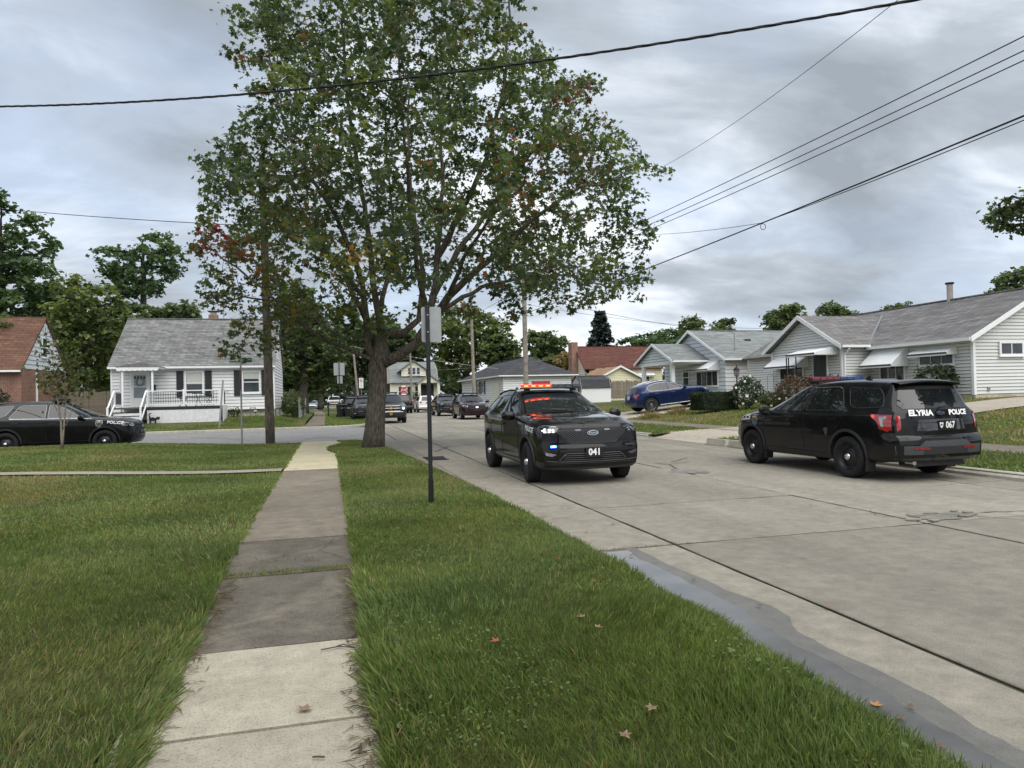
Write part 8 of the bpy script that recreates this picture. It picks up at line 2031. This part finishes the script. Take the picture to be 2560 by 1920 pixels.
LEAFLAB = ['orange leaf floating on the gutter puddle, largest in the water', 'brown leaf on the wet band halfway along the puddle', 'brown leaf at the wet edge near the far end of the puddle', 'small brown leaf on wet concrete just right of the orange floating leaf', 'brown leaf on the wet gutter lowest in the picture', 'brown leaf at the tip of the puddle by the grass', 'brown leaf in shallow water below the orange floating leaf',
    'tan leaf lying in the long road joint beside the puddle', 'tan leaf on the street, nearest to front tyre of unit 041', 'tan leaf on the gutter slab between unit 041 and the puddle', 'tan leaf close to grass edge between unit 041 and the puddle', 'tan leaf on the open street between the two big police SUVs', 'tan leaf where the first cross joint meets the grass strip',
    'large red leaf in the middle of the grass strip', 'small red leaf on the strip near the tip of the puddle, upper of two', 'small red leaf on the strip near the tip of the puddle, lower of two', 'tan leaf in the strip grass nearest the viewer, upper of two', 'tan leaf in the strip grass nearest the viewer, lower of two', 'tan leaf in the strip between the large red leaf and the puddle, upper', 'tan leaf in the strip between the large red leaf and the puddle, lower', 'tan leaf in the grass right beside the black sign post base', 'tan leaf in the grass just beyond the black sign post',
    'curled tan leaf near the joint of the pale sidewalk slab', 'pale curled leaf at right edge of the nearest slab, left of a pair', 'pale curled leaf at right edge of the nearest slab, right of a pair', 'reddish leaf at the left edge of the nearest slab', 'tan leaf at the left sidewalk edge beside the brown slabs', 'tan leaf at the right sidewalk edge beside the brown slabs']
sd_ = 0
for (px, py, z, s, m, lab, grp) in [(a, b_, .015, .085, 2, 'orange fallen leaf floating on the gutter puddle', 'leaves in the puddle') for a, b_ in ((2185, 1757),)] + [(a, b_, .02, .06, 3, 'brown fallen leaf on wet concrete of the gutter', 'leaves in the gutter') for a, b_ in ((1893, 1512), (1732, 1447), (2268, 1762), (2340, 1860), (1578, 1388), (2245, 1790))] + \
    [(a, b_, .018, .07, 0, 'tan fallen leaf on the dry concrete street', 'leaves on the street') for a, b_ in ((2066, 1516), (1404, 1267), (1532, 1308), (1466, 1328), (2025, 1262), (1358, 1291))] + [(1236, 1601, .16, .085, 1, 'red fallen leaf on the grass strip', 'red leaves on the strip'), (1393, 1397, .14, .06, 1, 'red fallen leaf on the grass strip', 'red leaves on the strip'), (1484, 1450, .14, .06, 1, 'red fallen leaf on the grass strip', 'red leaves on the strip')] + \
    [(a, b_, .15, .075, 0, 'tan dead leaf on the grass strip', 'tan leaves on the strip') for a, b_ in ((1625, 1768), (1563, 1835), (1450, 1540), (1497, 1566), (1100, 1290), (985, 1235))] + [(768, 1766, .105, .10, 0, 'curled tan leaf on the pale sidewalk slab', 'leaf on the slab'), (985, 1868, .107, .10, 0, 'pale curled leaves at the right edge of the nearest slab', 'leaves at slab edge'), (1004, 1862, .107, .085, 0, 'pale curled leaves at the right edge of the nearest slab', 'leaves at slab edge'), (345, 1862, .107, .08, 1, 'reddish leaf at the left edge of the nearest slab', 'leaf at slab edge')] + \
    [(634, 1320, .105, .07, 0, 'tan leaf at the sidewalk edge far from the viewer', 'leaves on far slabs'), (876, 1320, .105, .06, 0, 'tan leaf at the sidewalk edge far from the viewer', 'leaves on far slabs')]:
    lab, grp = LEAFLAB[sd_], None
    d = pix_ray(px, py); t_ = (z - EYE) / d.z; fallen(d.x * t_, d.y * t_, z, s * .75, m, lab, grp, sd_); sd_ += 1
tw = simple('twig bark', (.07, .055, .04), .9)
for i, pts in enumerate((((805, 1621), (850, 1612), (890, 1615), (860, 1607), (845, 1612)), ((785, 1885), (800, 1884), (815, 1885)), ((880, 1870), (900, 1862), (906, 1852), (902, 1876)), ((955, 1838), (985, 1826), (1000, 1830)), ((905, 1712), (940, 1700), (985, 1712)))):
    Q = []
    for px, py in pts: d = pix_ray(px, py); t_ = (.112 - EYE) / d.z; Q.append((d.x * t_, d.y * t_, .112))
    c_ = Vector(Q[0]); o = MB().tube([Vector(q_) - c_ for q_ in Q], .004, 5).build('twig', tw); o.location = c_
    tag(o, ('forked twig near the dark slab on pale sidewalk', 'short straight twig on the nearest slab', 'bent twig on the nearest slab', 'twig at the right edge of the nearest slab', 'twig beside the curled leaf on pale slab')[i], 'twig')
